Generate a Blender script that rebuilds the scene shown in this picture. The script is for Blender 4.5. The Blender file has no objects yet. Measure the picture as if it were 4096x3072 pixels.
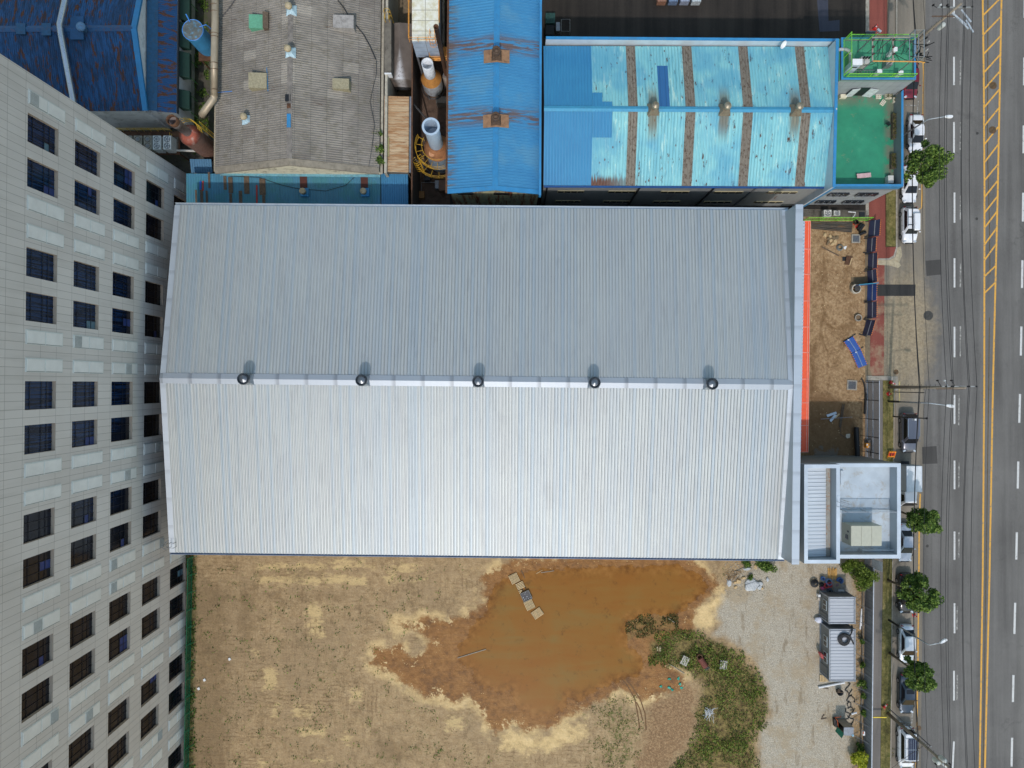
import bpy, math, random
import numpy as np
from mathutils import Vector, Matrix, noise as mnoise

# ------------------------------------------------------------------ camera, sky, sun
H = 89.0            # camera height (m)
F = 2844.0          # focal length in photo pixels (4096 wide)
sc = bpy.context.scene
cam_d = bpy.data.cameras.new("camera"); cam = bpy.data.objects.new("camera", cam_d)
sc.collection.objects.link(cam); sc.camera = cam
cam.location = (0, 0, H); cam.rotation_euler = (0, 0, 0)
cam_d.sensor_width = 36; cam_d.lens = 36 * F / 4096; cam_d.clip_start = 1; cam_d.clip_end = 4000
SUN_EL, SUN_DX = math.radians(54), 0.05
w = bpy.data.worlds.new("World"); sc.world = w; w.use_nodes = True
nt = w.node_tree; bg = nt.nodes["Background"]
sky = nt.nodes.new("ShaderNodeTexSky"); sky.sky_type = 'NISHITA'; sky.sun_disc = False
sky.sun_elevation = SUN_EL; sky.sun_rotation = math.radians(183); sky.air_density = 2.7; sky.dust_density = 2.0; sky.ozone_density = 4.0
nt.links.new(sky.outputs[0], bg.inputs[0]); bg.inputs[1].default_value = 0.15
sd = bpy.data.lights.new("sun", 'SUN'); sd.energy = 2.05; sd.angle = math.radians(1.2); sd.color = (1.0, 0.925, 0.885)
sun = bpy.data.objects.new("sun", sd); sc.collection.objects.link(sun); sun.location = (0, -60, 120)
ce, se = math.cos(SUN_EL), math.sin(SUN_EL)
ldir = Vector((SUN_DX * ce, ce, -se)).normalized()
sun.rotation_euler = ldir.to_track_quat('-Z', 'Y').to_euler()
sc.view_settings.view_transform = 'Standard'; sc.view_settings.look = 'None'
sc.view_settings.exposure = -0.01; sc.view_settings.gamma = 1.0
sc.cycles.max_bounces = 6; sc.cycles.diffuse_bounces = 3; sc.cycles.glossy_bounces = 3
sc.cycles.transparent_max_bounces = 12; sc.cycles.transmission_bounces = 4
sc.cycles.use_adaptive_sampling = True; sc.cycles.adaptive_threshold = 0.02
R = random.Random(7)

# ------------------------------------------------------------------ measuring helpers
def P(px, py, z=0.0):
    """world point seen at photo pixel (px,py) if it lies at height z"""
    return Vector(((px - 2048) / F * (H - z), (1536 - py) / F * (H - z), z))
TO = {1: (0, 0), 2: (1024, 0), 3: (2048, 0), 4: (3072, 0), 5: (0, 768), 7: (3072, 768), 8: (3072, 1536), 9: (0, 1536),
      10: (0, 2304), 11: (1024, 2304), 12: (2048, 2304), 13: (3072, 2304)}
TZ = {'a': (3320, 100, 5.53), 'b': (3560, 0, 5.53), 'c': (3200, 2200, 5.53), 'd': (3200, 2700, 5.53), 'e': (3200, 800, 4.254),
      'f': (3200, 1480, 4.254), 'g': (400, 400, 4.424), 'h': (680, 0, 4.424), 'i': (1500, 0, 6.32), 'j': (1500, 350, 3.53),
      'k': (2880, 2230, 5.53), 'l': (2000, 2270, 7.54), 'm': (700, 640, 2.353)}
def T(k, x, y, z=0.0):
    if k in TO: return P(TO[k][0] + x / 2.16, TO[k][1] + y / 2.16, z)
    o = TZ[k]; return P(o[0] + x / o[2], o[1] + y / o[2], z)

# ------------------------------------------------------------------ mesh helpers
class MB:
    def __init__(s): s.v = []; s.f = []; s.m = []
    def add(s, vs, fs, m=0):
        b = len(s.v); s.v += [tuple(p) for p in vs]; s.f += [tuple(i + b for i in f) for f in fs]; s.m += [m] * len(fs); return s
    def quad(s, a, b, c, d, m=0): return s.add([a, b, c, d], [(0, 1, 2, 3)], m)
    def poly(s, pts, m=0): return s.add(pts, [tuple(range(len(pts)))], m)
    def box(s, c, d, rz=0.0, m=0, tilt=None):
        x, y, z = d[0] / 2, d[1] / 2, d[2] / 2
        M = Matrix.Rotation(rz, 3, 'Z')
        if tilt is not None: M = M @ tilt
        vs = [Vector(c) + M @ Vector((sx * x, sy * y, sz * z)) for sz in (-1, 1) for sx, sy in ((-1, -1), (1, -1), (1, 1), (-1, 1))]
        return s.add(vs, [(3, 2, 1, 0), (4, 5, 6, 7), (0, 1, 5, 4), (1, 2, 6, 5), (2, 3, 7, 6), (3, 0, 4, 7)], m)
    def prism(s, pts, z0, z1, m=0):
        n = len(pts)
        a = sum(pts[i][0] * pts[(i + 1) % n][1] - pts[(i + 1) % n][0] * pts[i][1] for i in range(n))
        if a < 0: pts = list(reversed(pts))
        f0 = z0 if callable(z0) else (lambda x, y: z0); f1 = z1 if callable(z1) else (lambda x, y: z1)
        vs = [(p[0], p[1], f0(p[0], p[1])) for p in pts] + [(p[0], p[1], f1(p[0], p[1])) for p in pts]
        fs = [tuple(range(n - 1, -1, -1)), tuple(range(n, 2 * n))] + [(i, (i + 1) % n, n + (i + 1) % n, n + i) for i in range(n)]
        return s.add(vs, fs, m)
    def bar(s, a, b, w, h=None, m=0):
        """square bar from a to b"""
        a, b = Vector(a), Vector(b); h = h or w; d = (b - a)
        if d.length < 1e-6: return s
        d.normalize(); up = Vector((0, 0, 1)) if abs(d.z) < .98 else Vector((0, 1, 0))
        sx = d.cross(up).normalized() * w / 2; sy = sx.cross(d).normalized() * h / 2
        vs = [p + i * sx + j * sy for p in (a, b) for i, j in ((-1, -1), (1, -1), (1, 1), (-1, 1))]
        return s.add(vs, [(3, 2, 1, 0), (4, 5, 6, 7), (0, 1, 5, 4), (1, 2, 6, 5), (2, 3, 7, 6), (3, 0, 4, 7)], m)
    def tube(s, pts, r, n=8, m=0, closed=False, cap=True):
        pts = [Vector(p) for p in pts]; rs = r if isinstance(r, (list, tuple)) else [r] * len(pts)
        L = len(pts); base = len(s.v); ref = None; vs = []
        for i, p in enumerate(pts):
            if closed: d = pts[(i + 1) % L] - pts[i - 1]
            else: d = pts[min(i + 1, L - 1)] - pts[max(i - 1, 0)]
            d.normalize()
            if ref is None: ref = Vector((0, 0, 1)) if abs(d.z) < .9 else Vector((1, 0, 0))
            u = (ref - d * ref.dot(d)).normalized(); ref = u; v = d.cross(u)
            for k in range(n):
                a = 2 * math.pi * k / n; vs.append(p + rs[i] * (math.cos(a) * u + math.sin(a) * v))
        fs = []
        for i in range(L if closed else L - 1):
            j = (i + 1) % L
            for k in range(n): fs.append((i * n + k, i * n + (k + 1) % n, j * n + (k + 1) % n, j * n + k))
        if cap and not closed: fs += [tuple(range(n - 1, -1, -1)), tuple(range((L - 1) * n, L * n))]
        return s.add(vs, fs, m)
    def lathe(s, c, prof, n=20, m=0, cap=True):
        """prof: list of (r,z) from bottom to top about vertical axis at c"""
        vs = []; fs = []; c = Vector(c)
        for r, z in prof:
            for k in range(n):
                a = 2 * math.pi * k / n; vs.append(c + Vector((r * math.cos(a), r * math.sin(a), z)))
        for i in range(len(prof) - 1):
            for k in range(n): fs.append((i * n + k, i * n + (k + 1) % n, (i + 1) * n + (k + 1) % n, (i + 1) * n + k))
        if cap: fs += [tuple(range(n - 1, -1, -1)), tuple(range((len(prof) - 1) * n, len(prof) * n))]
        return s.add(vs, fs, m)
    def ribs(s, A, B, C, D, pitch, h, fr=(0.0, .55, .66, .86, .97), m=0, thick=0.0, cut=None):
        """profiled sheet: A->B the eave, D->C the ridge; ribs run from eave to ridge"""
        A, B, C, D = map(Vector, (A, B, C, D)); L = (B - A).length; n = max(1, round(L / pitch))
        nrm = (B - A).cross(D - A).normalized()
        if nrm.z < 0: nrm = -nrm
        vs = []; N = 0
        prof = [(fr[0], 0), (fr[1], 0), (fr[2], 1), (fr[3], 1), (fr[4], 0)]
        for i in range(n):
            for t, k in prof:
                u = (i + t) / n; vs += [A.lerp(B, u) + nrm * h * k, D.lerp(C, u) + nrm * h * k]; N += 1
        vs += [B, C]; N += 1
        fs = [(2 * i, 2 * i + 2, 2 * i + 3, 2 * i + 1) for i in range(N - 1)]
        if (B - A).cross(D - A).z < 0: fs = [tuple(reversed(f)) for f in fs]
        return s.add(vs, fs, m)

def thing(name, loc, label, cat, group=None, rz=0.0):
    o = bpy.data.objects.new(name, None); sc.collection.objects.link(o); o.empty_display_size = .3
    o.location = loc; o.rotation_euler = (0, 0, rz); o['label'] = label; o['category'] = cat
    if group: o['group'] = group
    return o
def root_of(o):
    while o.parent: o = o.parent
    return o
def build(name, mb, mats, parent=None, local=False, smooth=False, label=None, cat=None, group=None, kind=None, loc=None, bevel=0, sub=0):
    """link ONE mesh object; world-space verts unless local=True (already in the thing's space)"""
    if not isinstance(mats, (list, tuple)): mats = [mats]
    if parent is not None: off = Vector((0, 0, 0)) if local else Vector(root_of(parent).location)
    elif loc is not None: off = Vector(loc)
    elif kind == 'structure' or kind == 'stuff': off = Vector((0, 0, 0))
    else:
        a = np.array(mb.v); off = Vector((float(a[:, 0].mean()), float(a[:, 1].mean()), float(a[:, 2].min())))
    me = bpy.data.meshes.new(name)
    vs = [(v[0] - off.x, v[1] - off.y, v[2] - off.z) for v in mb.v]
    me.from_pydata(vs, [], mb.f)
    for mt in mats: me.materials.append(mt)
    if len(mats) > 1: me.polygons.foreach_set('material_index', mb.m)
    if smooth: me.polygons.foreach_set('use_smooth', [True] * len(me.polygons))
    me.validate(); me.update()
    o = bpy.data.objects.new(name, me); sc.collection.objects.link(o)
    if parent is not None: o.parent = parent
    elif not (kind == 'structure' or kind == 'stuff'): o.location = off
    elif loc is not None: o.location = off
    if label: o['label'] = label
    if cat: o['category'] = cat
    if group: o['group'] = group
    if kind: o['kind'] = kind
    if bevel:
        b = o.modifiers.new('bevel', 'BEVEL'); b.width = bevel; b.segments = 2; b.limit_method = 'ANGLE'
    if sub:
        b = o.modifiers.new('sub', 'SUBSURF'); b.levels = sub; b.render_levels = sub
    if smooth == 'auto':
        pass
    return o
def kids(o): return [c for c in sc.collection.objects if c.parent is o]
def copy_tree(o, loc=None, rz=None, label=None, parent=None, scale=None):
    c = o.copy(); sc.collection.objects.link(c)
    if parent is not None: c.parent = parent
    for ch in list(o.children): copy_tree(ch, parent=c)
    if loc is not None: c.location = loc
    if rz is not None: c.rotation_euler = (0, 0, rz)
    if scale is not None: c.scale = scale
    if label: c['label'] = label
    return c

# ------------------------------------------------------------------ materials
def lin(v): v = v / 255.0; return v / 12.92 if v <= .04045 else ((v + .055) / 1.055) ** 2.4
def C(r, g, b, k=1.0): return (min(lin(r) * k, .85), min(lin(g) * k, .85), min(lin(b) * k, .85), 1.0)
class NT:
    def __init__(s, name):
        s.mat = bpy.data.materials.new(name); s.mat.use_nodes = True; s.t = s.mat.node_tree
        s.b = s.t.nodes['Principled BSDF']; s._pos = {}; s._sk = {}
    def n(s, typ, **kw):
        o = s.t.nodes.new(typ)
        for k, v in kw.items(): setattr(o, k, v)
        return o
    def lk(s, a, b): s.t.links.new(a, b)
    def setin(s, sock, v):
        if v is None: return
        if hasattr(v, 'is_linked') or isinstance(v, bpy.types.NodeSocket): s.lk(v, sock)
        else: sock.default_value = v
    def pos(s, rz=0.0, scale=(1, 1, 1), obj=False, loc=(0, 0, 0)):
        key = (rz, scale, obj, loc)
        if key in s._pos: return s._pos[key]
        src = s.n('ShaderNodeTexCoord').outputs['Object'] if obj else s.n('ShaderNodeNewGeometry').outputs['Position']
        if rz or scale != (1, 1, 1) or loc != (0, 0, 0):
            mp = s.n('ShaderNodeMapping'); mp.inputs['Rotation'].default_value = (0, 0, rz); mp.inputs['Scale'].default_value = scale
            mp.inputs['Location'].default_value = loc
            s.lk(src, mp.inputs['Vector']); src = mp.outputs[0]
        s._pos[key] = src; return src
    def skew(s, vec):   # turn noise space off the world axes so that no lattice shows on level ground
        if vec.node.name in s._sk: return s._sk[vec.node.name]
        mp = s.n('ShaderNodeMapping'); mp.inputs['Rotation'].default_value = (.62, .47, .83); mp.inputs['Location'].default_value = (.31, .17, .37)
        s.lk(vec, mp.inputs['Vector']); s._sk[vec.node.name] = mp.outputs[0]; return mp.outputs[0]
    def noise(s, scale=5, detail=4, rough=.55, vec=None, dist=0.0, color=False):
        o = s.n('ShaderNodeTexNoise'); o.inputs['Scale'].default_value = scale; o.inputs['Detail'].default_value = detail
        o.inputs['Roughness'].default_value = rough; o.inputs['Distortion'].default_value = dist
        s.lk(s.skew(vec if vec is not None else s.pos()), o.inputs['Vector']); return o.outputs['Color' if color else 'Fac']
    def vor(s, scale=5, vec=None, feat='F1', out='Distance'):
        o = s.n('ShaderNodeTexVoronoi', feature=feat); o.inputs['Scale'].default_value = scale
        s.lk(s.skew(vec if vec is not None else s.pos()), o.inputs['Vector']); return o.outputs[out]
    def m(s, op, a, b=None, c=None, clamp=False):
        o = s.n('ShaderNodeMath', operation=op); o.use_clamp = clamp; s.setin(o.inputs[0], a); s.setin(o.inputs[1], b)
        if c is not None: s.setin(o.inputs[2], c)
        return o.outputs[0]
    def ramp(s, f, stops, interp='LINEAR'):
        o = s.n('ShaderNodeValToRGB'); cr = o.color_ramp; cr.interpolation = interp
        while len(cr.elements) > 1: cr.elements.remove(cr.elements[0])
        for i, (p, c) in enumerate(stops):
            e = cr.elements[0] if i == 0 else cr.elements.new(p)
            e.position = p
            e.color = c if isinstance(c, tuple) else (c, c, c, 1)
        s.lk(f, o.inputs[0]); return o.outputs[0]
    def step(s, f, a, b): # smoothstep-ish 0..1 between a and b
        o = s.n('ShaderNodeMapRange', interpolation_type='SMOOTHSTEP'); s.setin(o.inputs[0], f)
        o.inputs[1].default_value = a; o.inputs[2].default_value = b; return o.outputs[0]
    def mix(s, f, a, b, mode='MIX'):
        o = s.n('ShaderNodeMix', data_type='RGBA', blend_type=mode); s.setin(o.inputs['Factor'], f); s.setin(o.inputs['A'] if False else o.inputs[6], a); s.setin(o.inputs[7], b)
        return o.outputs[2]
    def sep(s, v):
        o = s.n('ShaderNodeSeparateXYZ'); s.lk(v, o.inputs[0]); return o.outputs
    def attr(s, name):
        o = s.n('ShaderNodeAttribute', attribute_name=name); return o.outputs['Fac']
    def bump(s, h, dist=.05, strength=1.0):
        o = s.n('ShaderNodeBump'); o.inputs['Distance'].default_value = dist; o.inputs['Strength'].default_value = strength
        s.lk(h, o.inputs['Height']); s.lk(o.outputs[0], s.b.inputs['Normal'])
    def out(s, col, rough=.6, metal=0.0, spec=None):
        s.setin(s.b.inputs['Base Color'], col); s.setin(s.b.inputs['Roughness'], rough); s.setin(s.b.inputs['Metallic'], metal)
        if spec is not None: s.setin(s.b.inputs['Specular IOR Level'], spec)
        return s.mat
_plain = {}
def plain(name, col, rough=.6, metal=0.0, var=.12, scale=3.0, obj=True, spec=None, dirt=None, dirt_amt=.5):
    """paint / plastic / metal with mottled tone and optional dirt colour"""
    if name in _plain: return _plain[name]
    t = NT(name); v = t.pos(obj=obj)
    f = t.noise(scale, 5, .6, v)
    dk = tuple(c * (1 - var * 2) for c in col[:3]) + (1,); lt = tuple(min(1, c * (1 + var)) for c in col[:3]) + (1,)
    c = t.ramp(f, [(.3, dk), (.7, lt)])
    if dirt is not None:
        g = t.noise(scale * .7 + .5, 6, .7, v, dist=.5); c = t.mix(t.m('MULTIPLY', t.step(g, .5, .68), dirt_amt), c, dirt)
    r = t.m('MULTIPLY_ADD', f, .2, rough - .1, clamp=True)
    _plain[name] = t.out(c, r, metal, spec); return _plain[name]

RUST = C(112, 62, 36); DKRUST = C(70, 42, 30)
def sheetmat(name, base, alt, pitch, axis=0, rz=.0098, rust=None, rust_scale=1.2, rust_lo=.56, rust_hi=.66, rough=.5, metal=0.0, streak=8.0, var=.5, line=.25, extra=None, rot_obj=False):
    """profiled sheet metal: tone changes per sheet, streaks along the fall, a darker line per rib, rust"""
    t = NT(name); v = t.pos(rz)
    x = t.sep(v)[axis]
    sc_ = [1, 1, 1]; sc_[1 - axis] = 1.0 / streak
    vs = t.pos(rz, scale=tuple(sc_))
    f = t.noise(3.0, 5, .6, vs)
    g = t.noise(.25, 3, .5)
    f2 = t.m('MULTIPLY_ADD', g, .5, t.m('MULTIPLY', f, .5))
    c = t.mix(t.m('MULTIPLY', t.step(f2, .35, .65), var), base, alt)
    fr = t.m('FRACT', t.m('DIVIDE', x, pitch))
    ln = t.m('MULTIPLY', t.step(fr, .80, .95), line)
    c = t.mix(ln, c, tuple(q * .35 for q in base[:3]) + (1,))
    r = rough
    if rust is not None:
        rn = t.noise(rust_scale, 7, .68, vs)
        rm = t.step(rn, rust_lo, rust_hi)
        rc = t.ramp(t.noise(9, 4, .6), [(.3, DKRUST), (.7, rust)])
        c = t.mix(rm, c, rc)
    if extra: c = extra(t, c, v)
    return t.out(c, r, metal)
# ------------------------------------------------------------------ ground surfaces
def seg_dist(pts, poly):
    """signed distance (inside positive) of pts (N,2) to polygon"""
    pts = np.asarray(pts); p = np.asarray(poly, float); q = np.roll(p, -1, 0)
    d2 = np.full(len(pts), 1e18); inside = np.zeros(len(pts), bool)
    for a, b in zip(p, q):
        e = b - a; w_ = pts - a; t_ = np.clip((w_ @ e) / max(e @ e, 1e-9), 0, 1)
        d2 = np.minimum(d2, ((w_ - t_[:, None] * e) ** 2).sum(1))
        c1 = (a[1] <= pts[:, 1]) & (b[1] > pts[:, 1]); c2 = (b[1] <= pts[:, 1]) & (a[1] > pts[:, 1])
        cr = e[0] * w_[:, 1] - e[1] * w_[:, 0]
        inside ^= (c1 & (cr > 0)) | (c2 & (cr < 0))
    return np.sqrt(d2) * np.where(inside, 1, -1)
def xy(k, *pts): return [tuple(T(k, a, b))[:2] for a, b in pts]
WET = xy(11, (1950, 0), (1965, 240), (1900, 290), (1790, 330), (1700, 370), (1600, 365), (1450, 345), (1400, 400), (1200, 400), (1230, 450), (1400, 480),
         (1500, 560), (1450, 640), (1380, 705), (1300, 650), (1260, 590), (1100, 600), (1030, 640), (985, 760), (1100, 820), (1200, 860), (1250, 930),
         (1350, 950), (1400, 1010), (1450, 1045), (1600, 1060), (1700, 1100), (1850, 1050), (1920, 1130), (1960, 1220), (2000, 1300), (2060, 1350), (2150, 1340)) \
    + xy(12, (0, 1255), (60, 1290), (130, 1340), (300, 1310), (400, 1290), (440, 1220), (560, 1180), (700, 1110), (780, 1060), (860, 1000), (950, 960),
         (1050, 1050), (1200, 1070), (1350, 1010), (1480, 1000), (1480, 850), (1350, 760), (1400, 640), (1560, 560), (1560, 400), (1600, 270), (1700, 180), (1800, 80),
         (1660, -60), (1500, -170), (500, -170), (0, -150))
DEEP = xy(11, (2212, 0), (2060, 80), (2000, 330), (1900, 400), (1850, 500), (1760, 600), (1760, 740), (1870, 800), (1900, 900), (1980, 960), (2100, 1000), (2212, 960)) \
    + xy(12, (0, 1000), (50, 1150), (200, 1220), (370, 1210), (480, 1100), (470, 1040), (600, 1060), (700, 1000), (900, 900), (1080, 860), (1150, 740),
         (980, 580), (975, 480), (1000, 370), (1230, 330), (1400, 340), (1550, 220), (1700, 100), (1600, -20), (1400, -90), (600, -60), (300, -60))
GRAV = xy(12, (1900, -60), (1840, 80), (1740, 300), (1770, 420), (1720, 520), (1900, 590), (2060, 720), (2130, 850), (2190, 1000), (2212, 1200), (2110, 1330), (2120, 1700)) \
    + xy(13, (0, 2100), (760, 2100), (760, -200), (0, -200))
WEED = xy(12, (1180, 560), (1300, 520), (1400, 470), (1560, 465), (1700, 530), (1850, 600), (1990, 700), (2120, 830), (2170, 960), (2205, 1150), (2170, 1300),
          (2100, 1380), (2110, 1700), (1330, 1700), (1500, 1540), (1590, 1330), (1590, 1150), (1640, 950), (1500, 830), (1330, 760), (1190, 760))
REED = xy(12, (980, 370), (1230, 325), (1400, 345), (1440, 450), (1250, 540), (1100, 520), (1000, 570))
RUB = xy(12, (1170, 1100), (1350, 1030), (1480, 860), (1610, 980), (1600, 1150), (1590, 1320), (1480, 1500), (1330, 1700), (1060, 1700), (1150, 1300))
SAND = xy(12, (-40, 1300), (100, 1380), (300, 1350), (440, 1260), (640, 1230), (640, 1380), (420, 1480), (200, 1540), (-100, 1500)) 
SAND2 = xy(12, (1600, 270), (1830, 130), (1860, 230), (1740, 300), (1790, 430), (1700, 480), (1560, 440))
GREEN = xy(12, (700, 1130), (870, 1010), (1040, 1080), (1150, 1300), (1060, 1700), (640, 1700), (760, 1350))
FENCEV = [tuple(P(a, b))[:2] for a, b in ((750, 2200), (786, 2200), (782, 2500), (776, 2800), (780, 3300), (740, 3300))]
PALE = [[tuple(P(800 + (x0 if i in (0, 3) else x1) / 1.058, 2200 + (y0 if i < 2 else y1) / 1.058))[:2] for i in range(4)] for x0, y0, x1, y1 in ((245, 108, 700, 146), (250, 58, 740, 82), (780, 108, 832, 146), (805, 58, 925, 92), (455, 222, 520, 368), (265, 498, 326, 590), (395, 662, 472, 710), (420, 752, 528, 792), (640, 590, 692, 640), (603, 778, 652, 818), (1040, 705, 1112, 762), (300, 650, 330, 715), (570, 36, 700, 50), (900, 122, 950, 136), (215, 425, 245, 455), (240, 890, 280, 930), (480, 880, 560, 900))]
FURR = [[tuple(P(800 + (x0 if i in (0, 3) else x1) / 1.058, 2200 + (y0 if i < 2 else y1) / 1.058))[:2] for i in range(4)] for x0, y0, x1, y1 in ((-40, 150, 120, 1400), (160, 170, 230, 420), (750, 800, 900, 900), (270, 180, 620, 215), (930, 235, 1060, 275), (250, 86, 520, 106))]
def field_mesh(name, x0, x1, y0, y1, st, attrs, mat, z=0.004, relief=0.0, poly=None, zf=None):
    nx = int((x1 - x0) / st) + 1; ny = int((y1 - y0) / st) + 1
    X, Y = np.meshgrid(np.linspace(x0, x1, nx), np.linspace(y0, y1, ny)); pts = np.stack([X.ravel(), Y.ravel()], 1)
    zz = np.full(len(pts), z)
    if zf is not None: zz = zz + zf(pts)
    me = bpy.data.meshes.new(name)
    me.from_pydata(np.column_stack([pts, zz]).tolist(), [], [(j * nx + i, j * nx + i + 1, (j + 1) * nx + i + 1, (j + 1) * nx + i) for j in range(ny - 1) for i in range(nx - 1)])
    for k, pl in attrs.items():
        a = me.attributes.new(k, 'FLOAT', 'POINT'); d_ = seg_dist(pts, pl) if isinstance(pl[0][0], float) else np.max([seg_dist(pts, q) for q in pl], axis=0); a.data.foreach_set('value', np.clip(d_, -8, 8).astype(np.float32))
    me.materials.append(mat); me.polygons.foreach_set('use_smooth', [True] * len(me.polygons)); me.update()
    o = bpy.data.objects.new(name, me); sc.collection.objects.link(o); o['kind'] = 'structure'; return o

def ground_mat():
    t = NT('base_soil'); n1 = t.noise(.15, 6, .6); n2 = t.noise(3, 6, .7)
    c = t.ramp(t.m('MULTIPLY_ADD', n2, .6, t.m('MULTIPLY', n1, .4)), [(.35, C(96, 84, 68)), (.6, C(132, 116, 92))])
    return t.out(c, .95)
g = MB(); g.quad((-2000, -2000, -.004), (2000, -2000, -.004), (2000, 2000, -.004), (-2000, 2000, -.004)); build('ground', g, ground_mat(), kind='structure')

def mudcol(t): return t.ramp(t.m('MULTIPLY_ADD', t.noise(1.2, 7, .65), .7, t.m('MULTIPLY', t.noise(.22, 3, .5), .3)), [(.36, C(100, 64, 26)), (.5, C(132, 88, 38)), (.64, C(150, 106, 54))])
def lot_mat():
    t = NT('dirt_lot')
    fine = t.m('ADD', t.m('MULTIPLY', t.noise(1.2, 9, .74, t.pos(loc=(8, 1, 0))), .6), t.m('MULTIPLY', t.noise(5.2, 6, .7), .4)); mid = t.noise(.9, 7, .68); big = t.noise(.12, 4, .6); vfine = t.noise(16, 3, .7)
    trk = t.noise(1.0, 4, .6, t.pos(0.06, scale=(.22, 1.5, 1)), dist=1.6)   # tyre and blade marks
    trk2 = t.noise(1.0, 4, .6, t.pos(-.1, scale=(1.6, .22, 1), loc=(7, 3, 0)), dist=1.6)
    base = t.ramp(fine, [(.34, C(136, 112, 80)), (.5, C(164, 139, 104)), (.66, C(184, 160, 124))])
    base = t.mix(t.m('MULTIPLY', t.step(big, .45, .6), .55), base, C(150, 128, 98))
    base = t.mix(t.m('MULTIPLY', t.step(trk, .50, .66), .32), base, C(118, 96, 72))
    base = t.mix(t.m('MULTIPLY', t.step(trk2, .52, .68), .28), base, C(112, 92, 70))
    yel = t.step(t.m('ADD', t.m('MULTIPLY', mid, .55), t.m('MULTIPLY', trk, .45)), .545, .60)
    yel2 = t.step(t.m('ADD', t.attr('pale'), t.m('MULTIPLY', t.m('SUBTRACT', t.noise(1.3, 8, .7, t.pos(scale=(.6, 1.4, 1))), .5), 4.2)), -.25, .55)
    base = t.mix(t.m('MULTIPLY', t.m('MAXIMUM', t.m('MULTIPLY', yel, .22), yel2), .75), base, C(204, 178, 128))
    fur = t.step(t.m('ADD', t.attr('furr'), t.m('MULTIPLY', t.m('SUBTRACT', t.noise(.9, 8, .7, t.pos(loc=(6, 2, 0))), .5), 5)), -.6, 1.0); base = t.mix(t.m('MULTIPLY', fur, .42), base, C(112, 90, 62))
    dkp = t.step(t.noise(.5, 9, .8, t.pos(loc=(13, 29, 0))), .52, .62)
    base = t.mix(t.m('MULTIPLY', dkp, .42), base, C(108, 90, 64)); spk = t.step(t.noise(2.3, 9, .85, t.pos(loc=(3, 23, 0))), .57, .62); base = t.mix(t.m('MULTIPLY', spk, .55), base, C(86, 72, 52))
    sxy = t.sep(t.pos(.03)); wob = t.m('MULTIPLY', t.noise(.5, 4, .6), 9.0)
    for ax, per, lo, lc in ((1, 13.0, .50, (0, 8, 0)), (0, 11.0, .53, (17, 2, 0))):
        ln_ = t.step(t.m('SINE', t.m('ADD', t.m('MULTIPLY', sxy[ax], per), wob)), .15, .8); mk_ = t.step(t.noise(.13, 4, .6, t.pos(loc=lc)), lo, lo + .08); mk2 = t.step(t.noise(1.1, 5, .7, t.pos(loc=lc)), .46, .56)
        base = t.mix(t.m('MULTIPLY', t.m('MULTIPLY', t.m('MULTIPLY', ln_, mk_), mk2), .5), base, C(112, 90, 64))
    gsp = t.step(t.m('ADD', t.m('MULTIPLY', t.noise(2.6, 7, .75, t.pos(loc=(31, 5, 0))), .72), t.m('MULTIPLY', t.noise(.3, 3, .5, t.pos(loc=(1, 45, 0))), .3)), .605, .64)
    base = t.mix(t.m('MULTIPLY', gsp, .85), base, C(76, 84, 40))
    # distance fields
    def fld(name, amp, off=0.0, sc1=.7):
        nn = t.m('SUBTRACT', t.m('ADD', t.m('MULTIPLY', t.noise(sc1, 9, .72, t.pos(loc=(hash(name) % 17, len(name) * 3.1, 0))), .75), t.m('MULTIPLY', vfine, .25)), .5)
        return t.m('ADD', t.m('ADD', t.attr(name), off), t.m('MULTIPLY', nn, amp))
    sand = t.m('MAXIMUM', t.step(fld('sand', 7), -.5, .9), t.step(fld('sandb', 4), -.5, .6))
    wet = fld('wet', 4.0); band = t.m('MULTIPLY', t.step(wet, -1.6, -.2), t.step(t.noise(.35, 3, .5, t.pos(loc=(9, 9, 0))), .42, .56))
    sandc = t.ramp(t.m('MULTIPLY_ADD', mid, .5, t.m('MULTIPLY', fine, .5)), [(.36, C(168, 142, 100)), (.5, C(206, 178, 128)), (.62, C(222, 194, 144))])
    c = t.mix(t.m('MAXIMUM', sand, t.m('MULTIPLY', band, .85)), base, sandc)
    gravc = t.ramp(t.noise(9, 6, .85), [(.36, C(122, 114, 100)), (.5, C(166, 157, 140)), (.62, C(196, 188, 172))])
    gravc = t.mix(t.m('MULTIPLY', t.step(t.noise(.3, 8, .72, t.pos(loc=(4, 4, 0))), .46, .62), .6), gravc, C(158, 140, 112))
    gravc = t.mix(t.m('MULTIPLY', t.step(t.noise(.55, 6, .65, t.pos(loc=(24, 14, 0), scale=(2, .5, 1))), .54, .66), .6), gravc, C(124, 108, 84))
    c = t.mix(t.step(fld('grav', 3.2, -.3), -.5, .8), c, gravc)
    grn = t.step(fld('green', 5.0, -.5, 1.2), 0, 1.2)
    c = t.mix(t.m('MULTIPLY', t.m('MULTIPLY', grn, t.step(t.noise(2.2, 7, .75), .50, .58)), .75), c, C(82, 92, 40))
    rubc = t.ramp(t.noise(4, 9, .8), [(.36, C(92, 68, 46)), (.5, C(138, 108, 78)), (.62, C(170, 142, 106))])
    c = t.mix(t.m('MULTIPLY', t.step(fld('rub', 5.5), -.7, 1.0), .85), c, rubc)
    # wet mud
    wm = t.m('MULTIPLY', t.step(wet, -.45, .45), .97)
    mud = mudcol(t)
    mud = t.mix(t.m('MULTIPLY', t.step(trk, .54, .60), .3), mud, C(108, 72, 36))
    peb = t.step(t.vor(2.6), .16, .10); pm = t.m('MULTIPLY', peb, t.m('MULTIPLY', t.step(wet, 3.0, .2), t.step(t.noise(.8, 3, .6, t.pos(loc=(5, 0, 0))), .46, .6)))
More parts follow.
